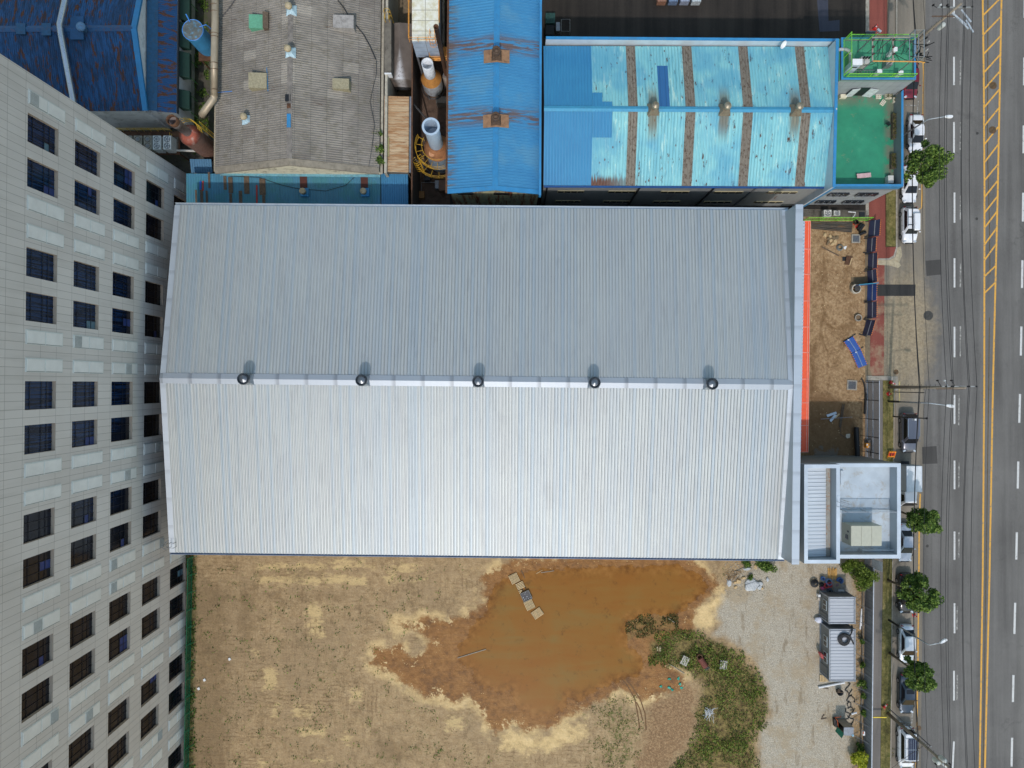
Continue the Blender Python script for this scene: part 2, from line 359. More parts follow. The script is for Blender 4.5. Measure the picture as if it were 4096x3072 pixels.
    mud = t.mix(pm, mud, C(222, 190, 130))
    isl = t.step(t.m('ADD', t.noise(.8, 9, .75, t.pos(loc=(2, 8, 0))), t.m('MULTIPLY', wet, -.06)), .52, .56)
    mud = t.mix(t.m('MULTIPLY', isl, t.step(t.attr('deep'), -.5, -2.0)), mud, sandc)
    c = t.mix(wm, c, mud)
    weedc = t.ramp(t.noise(2.2, 8, .75), [(.38, C(78, 62, 40)), (.5, C(112, 98, 58)), (.62, C(142, 124, 78))])
    wd = t.m('MAXIMUM', t.step(fld('weed', 3.0), -.3, .9), t.m('MULTIPLY', t.step(fld('reed', 4.0), -.3, .5), .45))
    wd = t.m('MAXIMUM', wd, t.step(fld('fencev', 2.2), -.3, .5))
    c = t.mix(wd, c, weedc)
    t.bump(t.m('ADD', t.m('MULTIPLY', mid, .5), t.m('ADD', t.m('MULTIPLY', fine, .35), t.m('MULTIPLY', trk, .15))), .45, .7)
    r = t.m('MULTIPLY_ADD', t.m('MULTIPLY', wm, t.m('SUBTRACT', 1.0, wd)), -.38, .92)
    return t.out(c, r, 0, .35)
lot = field_mesh('dirt_lot', -41, 44.4, -80, -16.5, .35, dict(wet=WET, deep=DEEP, grav=GRAV, weed=WEED, rub=RUB, sand=SAND, sandb=SAND2, pale=PALE, furr=FURR, green=GREEN, fencev=FENCEV, reed=REED), lot_mat())

# standing water: an outline roughened by midpoint displacement, lying just above the mud
def rough_outline(poly, it=4, amp=.18, seed=3, closed=True):
    r = random.Random(seed); p = [Vector((a, b)) for a, b in poly]
    for k in range(it):
        q = []
        for i in range(len(p)):
            a = p[i]; b = p[(i + 1) % len(p)]; d = b - a; n_ = Vector((-d.y, d.x))
            q += [a, (a + b) / 2 + n_ * r.uniform(-amp, amp)]
        p = q
    return p
from mathutils.geometry import tessellate_polygon
def sheet(name, pts2, z, mat, zf=None, kind='structure', **kw):
    pts = [Vector((p[0], p[1], 0)) for p in pts2]; tr = tessellate_polygon([pts]); mb = MB()
    fs = []
    for a, b, c in tr:
        n_ = (pts[b] - pts[a]).cross(pts[c] - pts[a]).z
        fs.append((a, b, c) if n_ > 0 else (a, c, b))
    mb.add([(p.x, p.y, z) for p in pts], fs); return build(name, mb, mat, kind=kind, **kw)
t = NT('muddy_water')
n1 = t.noise(.16, 4, .55, dist=.6); n2 = t.noise(1.4, 7, .7, dist=.4); st = t.noise(1.0, 5, .55, t.pos(scale=(.10, .75, 1)), dist=.8)
wc = t.ramp(t.m('MULTIPLY_ADD', st, .5, t.m('MULTIPLY', n1, .5)), [(.36, C(132, 86, 34)), (.5, C(132, 92, 40)), (.64, C(126, 98, 50))])
wc = t.mix(t.m('MULTIPLY', t.step(t.noise(.9, 9, .78, t.pos(loc=(5, 5, 0))), .555, .66), .55), wc, C(84, 60, 32))
t.bump(t.noise(2.5, 3, .5), .02, .1)
dd_ = t.m('ADD', t.attr('deep'), t.m('MULTIPLY', t.m('SUBTRACT', t.noise(1.1, 8, .7), .5), 2.6)); t.lk(t.step(dd_, -.14, -.10), t.b.inputs['Alpha']); wc = t.mix(t.step(dd_, -.1, 1.6), mudcol(t), wc); wat = t.out(wc, .28, 0, .12)
pd = field_mesh('puddle', -12, 26, -51, -18.6, .4, dict(deep=DEEP), wat, .012)
import bmesh
bm = bmesh.new(); bm.from_mesh(pd.data); ly = bm.verts.layers.float['deep']; bmesh.ops.delete(bm, geom=[f for f in bm.faces if max(v[ly] for v in f.verts) < -1.3], context='FACES'); bm.to_mesh(pd.data); bm.free()
TRK = [((930, 870), (1000, 950), (1060, 1060), (1085, 1180), (1105, 1330)), ((960, 870), (1040, 960), (1110, 1070), (1150, 1190), (1160, 1330)), ((1075, 1090), (1105, 1150), (1130, 1250))]


def asphalt(name, base, light, rough=.9, seams=True, stains=None, extra=None):
    t = NT(name); f = t.noise(14, 6, .8); big = t.noise(.14, 5, .6); lane = t.noise(1.0, 5, .6, t.pos(.004, scale=(.9, .03, 1)))
    k = t.m('ADD', t.m('MULTIPLY', f, .45), t.m('ADD', t.m('MULTIPLY', big, .2), t.m('MULTIPLY', lane, .35)))
    c = t.ramp(k, [(.40, base), (.58, light)])
    c = t.mix(t.m('MULTIPLY', t.step(t.noise(.6, 7, .7, t.pos(loc=(2, 2, 0))), .58, .72), .25), c, tuple(q * .55 for q in base[:3]) + (1,))
    c = t.mix(t.m('MULTIPLY', t.step(t.noise(2.5, 7, .8, t.pos(loc=(12, 2, 0))), .60, .72), .3), c, tuple(q * 1.5 for q in light[:3]) + (1,))
    if seams:   # cracks: a few wandering, dark
        wv = t.n('ShaderNodeVectorMath', operation='MULTIPLY_ADD'); t.lk(t.noise(.5, 6, .7, color=True), wv.inputs[0]); wv.inputs[1].default_value = (5, 5, 0); t.lk(t.pos(), wv.inputs[2]); cr = t.vor(.09, wv.outputs[0], 'DISTANCE_TO_EDGE'); c = t.mix(t.m('MULTIPLY', t.m('MULTIPLY', t.step(cr, .006, .002), t.step(t.noise(.15, 3), .5, .6)), .3), c, C(52, 52, 50))
    if extra: c = extra(t, c)
    t.bump(f, .03, .3)
    return t.out(c, rough, 0, .3)
def driveway_dust(t, c):
    s = t.sep(t.pos()); dx = t.m('DIVIDE', t.m('SUBTRACT', s[0], 49.0), 5.0); dy = t.m('DIVIDE', t.m('SUBTRACT', s[1], 6.5), 10.0)
    d = t.m('ADD', t.m('MULTIPLY', dx, dx), t.m('MULTIPLY', dy, dy))
    nn = t.m('MULTIPLY', t.noise(.7, 8, .72, dist=.8), 1.6)
    msk = t.step(t.m('ADD', d, nn), 1.9, .7)
    c = t.mix(t.m('MULTIPLY', msk, .75), c, t.ramp(t.noise(3, 7, .75), [(.35, C(128, 112, 88)), (.65, C(176, 160, 130))]))
    return c
ROAD = asphalt('asphalt_road', C(84, 82, 80), C(116, 114, 111), extra=driveway_dust)
LANE = asphalt('asphalt_shoulder', C(100, 95, 86), C(136, 128, 116), extra=driveway_dust)
YARD = asphalt('asphalt_yard', C(28, 26, 25), C(58, 53, 48))
PATH = asphalt('asphalt_path', C(104, 100, 96), C(130, 124, 118), seams=False)
CONC = plain('concrete', C(158, 152, 140), .9, var=.14, scale=2.5, obj=False, dirt=C(104, 96, 82))
OLDC = plain('old_concrete', C(112, 106, 96), .9, var=.2, scale=1.5, obj=False, dirt=C(66, 60, 50), dirt_amt=.7)
DARKG = plain('alley_concrete', C(96, 78, 66), .9, var=.2, scale=1.2, obj=False, dirt=C(60, 44, 34), dirt_amt=.8)
def strip(name, pxs, z, mat, **kw):
    return sheet(name, [tuple(P(a, b))[:2] for a, b in pxs], z, mat, **kw)
# road, shoulder (parking lane)
strip('road', [(3700, -1600), (3702, 700), (3696, 1500), (3690, 2400), (3682, 3100), (3672, 4700), (5400, 4700), (5400, -1600)], .004, ROAD)
strip('parking_lane', [(3549, -1600), (3552, 140), (3585, 760), (3586, 985), (3570, 1010), (3537, 1050), (3537, 1500), (3583, 1515), (3580, 1800), (3573, 2300), (3566, 3080), (3556, 4700), (3672, 4700), (3682, 3100), (3690, 2400), (3696, 1500), (3702, 700), (3700, -1600)], .004, LANE)
strip('yard', [(1660, -1600), (1660, 860), (2180, 860), (3463, 860), (3463, -1600)], .004, YARD)
strip('alley', [(1655, -200), (1655, 850), (1800, 850), (1800, -200)], .008, DARKG)
# kerbed pavements
RED = asphalt('red_pavement', C(112, 60, 52), C(142, 80, 70), seams=False)
REDD = asphalt('dusty_red_path', C(112, 60, 52), C(142, 80, 70), seams=False, extra=lambda t, c: t.mix(t.m('MULTIPLY', t.step(t.m('ADD', t.noise(.5, 7, .7), t.m('MULTIPLY', t.sep(t.pos())[1], -.012)), .36, .56), .85), c, C(150, 128, 104)))
def slab(name, pxs, mat, h=.12, kind='structure'):
    mb = MB(); mb.prism([tuple(P(a, b, h))[:2] for a, b in pxs], 0.0, h); return build(name, mb, mat, kind=kind)
slab('pavement_edge', [(3463, -1600), (3463, 860), (3478, 860), (3478, -1600)], CONC, .08)
slab('red_pavement', [(3478, -1600), (3478, 142), (3476, 1000), (3486, 1033), (3556, 1033), (3574, 1024), (3583, 1005), (3583, 988), (3542, 988), (3542, 760), (3549, 140), (3549, -1600)], RED)
GRASSM = NT('verge_grass'); f = GRASSM.noise(2.0, 8, .78); f2 = GRASSM.noise(.35, 4, .6)
gc = GRASSM.ramp(GRASSM.m('MULTIPLY_ADD', f2, .35, GRASSM.m('MULTIPLY', f, .65)), [(.40, C(78, 72, 38)), (.5, C(112, 106, 56)), (.60, C(148, 134, 86))])
gc = GRASSM.mix(GRASSM.m('MULTIPLY', GRASSM.step(GRASSM.noise(1.1, 7, .7, GRASSM.pos(loc=(3, 0, 0))), .56, .66), .6), gc, C(82, 96, 38))
GRASSM.bump(f, .3, .9); GRASSM = GRASSM.out(gc, .95)
strip('red_path', [(3482, 1058), (3538, 1058), (3535, 1500), (3490, 1504), (3480, 1480)], .012, REDD)
strip('red_path_remnant', [(3519, 1536), (3530, 1560), (3532, 1600), (3528, 1680), (3526, 1720), (3516, 1756), (3514, 1640)], .014, RED)
slab('verge', [(3544, 760), (3583, 760), (3583, 985), (3544, 985)], GRASSM, .135)
slab('kerb', [(3584, -60), (3584, 990), (3574, 1022), (3556, 1033), (3486, 1034), (3482, 1041), (3558, 1040), (3580, 1028), (3590, 992), (3590, -60)], CONC, .14)
strip('driveway_apron', [(3484, 1042), (3560, 1041), (3582, 1028), (3590, 990), (3603, 985), (3608, 1020), (3597, 1050), (3604, 1062), (3592, 1072), (3560, 1062), (3484, 1058)], .016, plain('sandy_concrete', C(176, 164, 138), .9, obj=False, var=.15, dirt=C(140, 124, 96)))
slab('kerb', [(3466, 1503), (3592, 1506), (3594, 1560), (3576, 1562), (3574, 1522), (3466, 1520)], CONC, .10)
slab('verge', [(3532, 1522), (3574, 1522), (3574, 1850), (3568, 2300), (3560, 3080), (3548, 4700), (3512, 4700), (3522, 3080), (3532, 2300)], GRASSM, .11)
slab('kerb', [(3575, 1562), (3579, 1562), (3577, 1850), (3572, 2300), (3565, 3080), (3552, 4700), (3549, 4700), (3561, 3080), (3569, 2300), (3574, 1850)], CONC, .13)
slab('pavement', [(3462, 1522), (3531, 1522), (3531, 2300), (3521, 3080), (3510, 4700), (3440, 4700), (3454, 3080), (3458, 2300)], PATH, .09)
strip('sidewalk', [(3538, 1058), (3586, 1058), (3583, 1510), (3536, 1506)], .008, LANE)
# dirt yard in front of the warehouse
def yard_mat():
    t = NT('yard_dirt'); f = t.noise(5, 9, .75); m_ = t.noise(.9, 8, .7); b_ = t.noise(.16, 4, .6)
    c = t.ramp(t.m('MULTIPLY_ADD', m_, .5, t.m('MULTIPLY', t.noise(3.2, 8, .62), .5)), [(.36, C(118, 90, 62)), (.5, C(158, 130, 96)), (.62, C(184, 156, 120))])
    c = t.mix(t.m('MULTIPLY', t.step(t.noise(.45, 9, .75, t.pos(.5, scale=(1, .5, 1), loc=(4, 0, 0)), dist=.8), .5, .62), .6), c, C(112, 84, 54))
    c = t.mix(t.m('MULTIPLY', t.step(t.m('ADD', m_, t.m('MULTIPLY', t.attr('damp'), .14)), .48, .64), .75), c, C(112, 84, 56))
    c = t.mix(t.m('MULTIPLY', t.step(t.m('ADD', t.noise(.6, 6, .6), t.m('MULTIPLY', t.attr('pool'), .2)), .5, .6), .8), c, C(118, 112, 104))
    pb = t.step(t.vor(2.2), .13, .09); c = t.mix(t.m('MULTIPLY', pb, t.step(t.noise(.5, 4, .6, t.pos(loc=(7, 0, 0))), .5, .58)), c, C(214, 192, 150))
    t.bump(t.m('ADD', t.m('MULTIPLY', m_, .7), t.m('MULTIPLY', f, .3)), .5, .7); return t.out(c, .93, 0, .3)
DAMP = xy(7, (340, 1300), (420, 1330), (440, 1700)) + xy(8, (700, 130), (820, 400), (800, 680), (250, 700), (300, 100))
POOL = xy(8, (380, 560), (480, 520), (560, 540), (700, 620), (700, 670), (380, 670))
field_mesh('dirt_yard', 30, 44.2, -9.4, 21.6, .3, dict(damp=DAMP, pool=POOL), yard_mat(), .004)
strip('concrete_strip', [(3200, 836), (3480, 842), (3480, 872), (3200, 866)], .016, OLDC)
# asphalt patches
BLK = asphalt('fresh_asphalt', C(42, 42, 42), C(60, 59, 58), seams=False); PAT = asphalt('patch_asphalt', C(62, 61, 60), C(80, 78, 76), seams=False)
strip('asphalt_patch', [(3496, 1138), (3662, 1138), (3661, 1184), (3496, 1184)], .016, BLK)
strip('asphalt_patch', [(3702, 1043), (3762, 1038), (3765, 1098), (3706, 1104)], .010, PAT)
strip('asphalt_patch', [(3688, 1788), (3746, 1784), (3750, 1854), (3690, 1856)], .010, PAT)
strip('yard_patch', [(3268, 0), (3312, 0), (3314, 84), (3358, 80), (3358, 124), (3278, 127)], .010, asphalt('blue_patch', C(50, 54, 66), C(66, 70, 82), seams=False))
# painted lines
def paintm(name, col, wear=.30):
    t = NT(name); a = t.step(t.noise(4.0, 8, .8), wear, wear + .12); c = t.mix(a, C(108, 106, 102), col); return t.out(c, .8)
WHT = paintm('white_line', C(208, 208, 206, .9), .34); YEL = paintm('yellow_line', C(214, 160, 66), .36); WORN = paintm('worn_line', C(176, 174, 168), .47)
def linemb(mb, pts, wpx, z=.009):
    """painted line of width wpx (photo px) along ground pixel points"""
    q = [P(a, b, z) for a, b in pts]; wd = wpx / F * H / 2; L_ = []; R_ = []
    for i, p in enumerate(q):
        d = (q[min(i + 1, len(q) - 1)] - q[max(i - 1, 0)]).normalized(); n_ = Vector((-d.y, d.x, 0)) * wd
        L_.append(p + n_); R_.append(p - n_)
    for i in range(len(q) - 1): mb.quad(R_[i], R_[i + 1], L_[i + 1], L_[i])
YL = [(3933, -1600), (3931, 0), (3935, 300), (3938, 768), (3937, 1536), (3931, 2304), (3919, 3072), (3890, 4700)]
YR = [(4040, -1600), (4006, 0), (3991, 768), (3972, 1536), (3958, 2304), (3940, 3072), (3900, 4700)]
for L_ in (YL, YR):
    m_ = MB(); linemb(m_, L_, 7); build('yellow_line', m_, YEL, kind='structure')
m_ = MB(); ip = lambda L_, y: float(np.interp(y, [p[1] for p in L_], [p[0] for p in L_]))
ys = [-1100 + i * 76 for i in range(15)] + [60, 137, 215, 289, 356, 428, 502, 576, 648, 720, 786, 849, 909, 976, 1039, 1104, 1171]
for y in ys:
    o = 70 if y < 700 else 62
    if y > 1100: o = 40
    linemb(m_, [(ip(YL, y) + 2, y), (ip(YR, y - o) - 2, y - o)], 6, .0105)
build('hatched_marking', m_, YEL, kind='structure')
D1 = [(-35 - 270 * i, 80 - 270 * i) for i in range(1, 5)] + [(-50, 70), (227, 340), (488, 611), (770, 891), (1033, 1150), (1307, 1429), (1579, 1696), (1842, 1957), (2126, 2240), (2413, 2533), (2683, 2802), (2966, 3085)] + [(3240 + 280 * i, 3360 + 280 * i) for i in range(5)]
D2 = [(7 + 768 - 545 - 270, 886 - 545 - 270), (230, 341), (502, 613), (771, 886), (1041, 1152), (1306, 1422), (1576, 1691), (1846, 1954), (2129, 2238), (2411, 2536), (2700, 2808), (2951, 3066)] + [(3240 + 280 * i, 3360 + 280 * i) for i in range(5)]
X2 = [(-1600, 4112), (768, 4093), (1100, 4089), (1500, 4082), (1850, 4073), (2200, 4066), (2600, 4056), (3072, 4046), (4700, 4010)]
for a, b in D1:
    m_ = MB(); x = 3816 + (2 if 700 < a < 2600 else 0); x2 = x - (6 if a > 2900 else 0); linemb(m_, [(x, a), (x2, b)], 7); build('lane_dash', m_, WHT, kind='structure')
for a, b in D2:
    m_ = MB(); f_ = lambda y: float(np.interp(y, [p[0] for p in X2], [p[1] for p in X2])); linemb(m_, [(f_(a), a), (f_(b), b)], 8.5); build('lane_dash', m_, WHT, kind='structure')
for a, b in [(240, 340), (490, 600), (780, 880), (1052, 1148), (1305, 1430), (1580, 1700), (1850, 1950), (2130, 2230), (2425, 2520), (2700, 2800)]:
    m_ = MB(); xo = 3842 if a < 1500 else (3836 if a < 2200 else 3829); linemb(m_, [(xo, a), (xo - 1, b)], 5); build('worn_dash', m_, WORN, kind='structure')
m_ = MB(); linemb(m_, [(3674, 395), (3671, 430), (3670, 440), (3668, 600)], 4)
linemb(m_, [(3620, 421), (3667, 422)], 4); build('parking_bay_line', m_, WORN, kind='structure')
m_ = MB(); linemb(m_, [(3649, 2846), (3647, 2894)], 5); linemb(m_, [(3586, 2884), (3644, 2891)], 4); build('parking_bay_line', m_, WORN, kind='structure')
m_ = MB(); linemb(m_, [(3692, 250), (3694, 300), (3692, 420), (3688, 768), (3686, 830), (3674, 840)], 4); build('yellow_edge_line', m_, YEL, kind='structure')
m_ = MB(); linemb(m_, [(3681, 1975), (3677, 2100), (3676, 2240), (3674, 2420), (3671, 2700), (3667, 2908)], 5.5); linemb(m_, [(3665, 3040), (3664, 3100), (3650, 4700)], 5.5); build('yellow_edge_line', m_, YEL, kind='structure')
MUDT = plain('track_mud', C(108, 78, 46), .8, obj=False, var=.2)
for tk in TRK: m_ = MB(); linemb(m_, [(2048 + x / 2.16, 2304 + y / 2.16) for x, y in tk], 5, .011); build('tyre_track', m_, MUDT, kind='structure')
m_ = MB(); linemb(m_, [(3598, 1526), (3598, 1604)], 5); build('yellow_edge_line', m_, paintm('old_yellow', C(196, 176, 112), .4), kind='structure')
# old trench seam along the centre of the road
SEAM = plain('seam_stain', C(92, 78, 54), .9, obj=False, var=.2); m_ = MB()
linemb(m_, [(3952, -200), (3950, 620), (3958, 900), (3960, 1100)], 4, .0085); linemb(m_, [(3958, 1270), (3955, 1500), (3950, 1900), (3944, 2304), (3932, 3100)], 3.5, .0085); build('road_seam', m_, SEAM, kind='structure')
# manhole covers
def cover(px, py, r, mat, label, z=.009):
    c = P(px, py, z); mb = MB(); mb.lathe(c, [(r, 0), (r, .012), (r * .9, .014), (r * .86, .008), (r * .15, .010)], 24)
    build('manhole_cover', mb, mat, loc=c, label=label, cat='manhole cover', smooth=False)
IRON = plain('worn_iron', C(104, 84, 58), .6, .3, var=.25, scale=4, dirt=RUST); IRON2 = plain('dark_iron', C(72, 70, 66), .6, .3, var=.2, scale=4)
cover(3972, 342, .47, IRON, 'round brown manhole cover in the yellow hatching, nearer the top of the photo')
cover(3970, 520, .47, IRON, 'round brown manhole cover with an orange stain in the hatching, second from the top')
cover(3713, 1262, .60, IRON2, 'large dark grey manhole cover at the road edge beside the dirty driveway')
cover(3584, 1488, .32, IRON, 'small brown manhole cover on the driveway by the end of the red path')
cover(3907, 875, .17, IRON2, 'small dark round cover in the middle of the lane left of the hatching')
cover(3676, 2912, .3, IRON, 'brown manhole cover on the yellow edge line beside the white van')
cover(3709, 2184, .18, IRON2, 'small grey cover in the lane beside the silver sedan by the parapet building')
cover(3909, 533, .17, IRON2, 'small grey-brown cover in the lane left of the second hatching manhole')
# ------------------------------------------------------------------ shared building materials
GALV = plain('galvanised', C(176, 186, 194), .42, .55, var=.05, scale=1.0, obj=False)
WPAR = plain('pale_cladding', C(196, 206, 214), .5, .15, var=.06, scale=.8, obj=False)
DKSTEEL = plain('dark_steel', C(52, 54, 58), .5, .4); STEEL = plain('grey_steel', C(140, 144, 148), .45, .5, dirt=RUST, dirt_amt=.3)
BLACK = plain('black_plastic', C(22, 23, 26), .5); WHITE = plain('white_paint', C(222, 224, 226), .45, var=.04)
RUSTM = plain('rusty_iron', C(96, 66, 46), .85, .1, var=.25, scale=2.5, dirt=C(58, 36, 26)); ORANGE = plain('orange_paint', C(222, 150, 62), .5, dirt=RUST, dirt_amt=.4)
YELLOW = plain('yellow_paint', C(206, 164, 50), .5, dirt=RUST, dirt_amt=.4); WOOD = plain('weathered_wood', C(196, 170, 128), .85, var=.15, scale=6)
GWOOD = plain('grey_wood', C(150, 142, 128), .9, var=.15, scale=6); DWOOD = plain('brown_board', C(98, 84, 70), .9, var=.2, scale=4)
LIME = plain('lime_paint', C(136, 214, 66), .5); BLUEP = plain('blue_trim', C(52, 132, 184), .5, .1, var=.07, scale=1.2, obj=False, dirt=C(90, 110, 120), dirt_amt=.25)
BLUET = plain('blue_tank_paint', C(70, 150, 200), .45, .1, var=.1, scale=1.5)
GLASSD = NT('dark_glass'); GLASSD = GLASSD.out(GLASSD.ramp(GLASSD.noise(1.5, 3), [(.3, C(16, 22, 30)), (.7, C(34, 42, 52))]), .08, 0, .6)
def meshm(name, col, alpha):
    t = NT(name); t.b.inputs['Alpha'].default_value = alpha; return t.out(col, .7)
GNET = meshm('green_mesh', C(90, 170, 60), .38); TNET = meshm('teal_mesh', C(60, 140, 110), .45); GREYNET = meshm('grey_mesh', C(120, 124, 130), .55)

# ------------------------------------------------------------------ warehouse
ZE, ZR, ZP = 10.3, 13.2, 13.45
NW, NE, SW, SE = P(700, 820, ZE), P(3146, 841, ZE), P(679, 2210, ZE), P(3131, 2237, ZE)
RW, RE = P(640, 1512.6, ZR), P(3173, 1539, ZR)
wh = thing('warehouse', ((NW + SE) / 2 * Vector((1, 1, 0))), 'huge warehouse with a pale grey ribbed metal gable roof filling the middle of the photo', 'warehouse')
def whx(t, c, v):
    s = t.sep(v); sp = t.m('MULTIPLY', t.step(t.m('FRACT', t.m('DIVIDE', s[0], 1.05)), .955, .97), t.step(t.m('FRACT', t.m('DIVIDE', s[1], 1.95)), .05, .03))
    wn = t.n('ShaderNodeTexWhiteNoise', noise_dimensions='1D'); t.lk(t.m('FLOOR', t.m('DIVIDE', s[0], .35)), wn.inputs['W']); c = t.mix(t.m('MULTIPLY', wn.outputs[0], .5), c, t.mix(wn.outputs[0], C(186, 184, 180), C(150, 168, 182)))
    dt = t.step(t.noise(1.0, 6, .7, t.pos(.0098, scale=(1.4, .12, 1), loc=(5, 5, 0))), .52, .68); c = t.mix(t.m('MULTIPLY', dt, .22), c, C(128, 132, 134))
    return t.mix(t.m('MULTIPLY', sp, .5), c, C(60, 66, 74))
ROOFM = sheetmat('warehouse_roof', C(179, 184, 183), C(168, 172, 174), .35, 0, .0098, None, rough=.52, metal=.40, streak=6, var=.6, line=.95, extra=whx)  # line stripes paint rib shading into the colour, besides the modelled ribs
m_ = MB(); ins = .55
WLe = Vector((ins, 0, 0))
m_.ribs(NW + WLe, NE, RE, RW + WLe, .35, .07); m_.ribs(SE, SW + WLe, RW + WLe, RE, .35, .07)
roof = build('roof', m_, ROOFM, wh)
# walls
wi = .35
A_, B_, C_, D_ = [Vector((p.x, p.y, 0)) for p in (NW + Vector((wi, -wi, 0)), NE + Vector((.5, -wi, 0)), SE + Vector((.5, wi, 0)), SW + Vector((wi, wi, 0)))]
WALLM = sheetmat('warehouse_wall', C(150, 158, 164), C(138, 146, 152), .5, 2, 0, None, rough=.5, metal=.3, line=.3)
m_ = MB(); e_ = ZE - .12; g1 = (A_ + D_) / 2; g2 = (B_ + C_) / 2
u = lambda p, z: Vector((p.x, p.y, z))
m_.quad(u(A_, 0), u(B_, 0), u(B_, e_), u(A_, e_)); m_.quad(u(C_, 0), u(D_, 0), u(D_, e_), u(C_, e_))
m_.poly([u(D_, 0), u(A_, 0), u(A_, e_), u(g1, ZR - .2), u(D_, e_)]); m_.poly([u(B_, 0), u(C_, 0), u(C_, e_), u(g2, ZR - .2), u(B_, e_)])
build('wall', m_, WALLM, wh)
# west verge flashing, ridge cap, gutters
m_ = MB(); hz = Vector((0, 0, .06))
for a, b in ((NW, RW), (RW, SW)):
    o2 = Vector((ins + .05, 0, 0)); m_.quad(*( [a + hz, b + hz, b + o2 + hz, a + o2 + hz] if a is RW else [b + hz, b + o2 + hz, a + o2 + hz, a + hz][::-1])); m_.quad(a + hz, b + hz, b - Vector((0, 0, .45)), a - Vector((0, 0, .45)))
FLASH = sheetmat('flashing', C(186, 194, 202), C(176, 184, 192), 3.1, 1, 0, None, rough=.42, metal=.4, line=.25)
FLASHX = sheetmat('flashing_along', C(160, 168, 176), C(152, 160, 170), 3.1, 0, 0, None, rough=.45, metal=.3, line=.5)
build('verge_flashing', m_, FLASH, wh)
m_ = MB(); n_ = Vector((0, 1, 0)) * .55
for s in (1, -1):
    dn = Vector((0, s * .56, -.56 * (ZR - ZE) / 19.5 + .075)); up = Vector((0, 0, .13))
    a, b, c, d = RW + dn, RE + dn, RE + up, RW + up
    m_.quad(a, b, c, d) if s < 0 else m_.quad(b, a, d, c)
build('ridge_cap', m_, FLASHX, wh)
def gutter(mb, a, b, sgn, w=.22, h=.16):
    a, b = Vector(a), Vector(b); s = Vector((0, sgn, 0))
    for p0, p1 in ((Vector((0, 0, 0)), s * .02), ):
        pass
    lo = Vector((0, 0, -h))
    mb.quad(a, b, b + lo, a + lo); mb.quad(a + lo, b + lo, b + lo + s * w, a + lo + s * w); mb.quad(a + lo + s * w, b + lo + s * w, b + s * w, a + s * w)
    mb.quad(a + s * w, b + s * w, b + s * (w + .05), a + s * (w + .05)); mb.quad(a + s * (w + .05), b + s * (w + .05), b + s * (w + .05) + lo * 1.4, a + s * (w + .05) + lo * 1.4)
m_ = MB(); gutter(m_, NW + Vector((0, 0, .02)), NE + Vector((.2, 0, .02)), 1); build('gutter', m_, GALV, wh)
m_ = MB(); gutter(m_, SW + Vector((0, 0, .02)), SE + Vector((.2, 0, .02)), -1, .16); build('gutter', m_, plain('blue_grey_gutter', C(120, 136, 160), .5, .2, obj=False), wh)
# east parapet gable: flat top, inner face visible
p0, p1 = P(3183, 817.5, ZP), P(3167, 2258, ZP); q0, q1 = P(3213, 817.5, ZP), P(3197, 2258, ZP)
m_ = MB(); m_.prism([(p0.x + .03, p0.y - .03), (p1.x + .03, p1.y + .03), (q1.x - .03, q1.y + .03), (q0.x - .03, q0.y - .03)], 0, ZP - .05); build('parapet_wall', m_, plain('parapet_inner', C(168, 176, 182), .45, .35, var=.05, scale=.5, obj=False), wh)
m_ = MB(); m_.prism([(p0.x, p0.y), (p1.x, p1.y), (q1.x, q1.y), (q0.x, q0.y)], ZP - .045, ZP); build('parapet_coping', m_, FLASH, wh)
m_ = MB()   # flashing where roof meets parapet
for a, b in ((NE, RE), (RE, SE)): m_.quad(a + Vector((-.55, 0, .075)), b + Vector((-.55, 0, .075)), b + Vector((.1, 0, .10)), a + Vector((.1, 0, .10)))
build('apron_flashing', m_, FLASH, wh)
# canopy with orange gutter
m_ = MB(); CE = 5.0; a = P(3180, 884, CE + .25); b = P(3160, 1806, CE + .25); c = P(3219.5, 884, CE); d = P(3203, 1806, CE)
m_.ribs(c, d, b, a, .42, .07); build('canopy', m_, sheetmat('canopy_sheet', C(190, 202, 212), C(160, 180, 200), .42, 1, .0098, rough=.5, metal=.2, line=.45), wh)
m_ = MB(); e0, e1, f0, f1 = P(3219, 884, CE - .02), P(3203, 1808, CE - .02), P(3242, 884, CE - .02), P(3233, 1808, CE - .02)
m_.prism([e0[:2], e1[:2], f1[:2], f0[:2]], CE - .3, CE - .04)
ORG = plain('orange_fascia', C(236, 92, 52), .5, var=.05, obj=False)
can = build('canopy_fascia', m_, ORG, wh)
m_ = MB(); PINK = plain('pale_edge', C(240, 168, 150), .5)
for yy in [884, 996, 1097, 1203, 1307, 1409, 1515, 1610, 1700, 1806]:
    k = (yy - 884) / 922; m_.bar(e0.lerp(e1, k) + Vector((0, 0, 0)), f0.lerp(f1, k), .06, .05)
m_.bar(f0 + Vector((-.22, 0, 0)), f1 + Vector((-.22, 0, 0)), .05); m_.bar(f0, f1, .05)
build('joint_strip', m_, PINK, can)
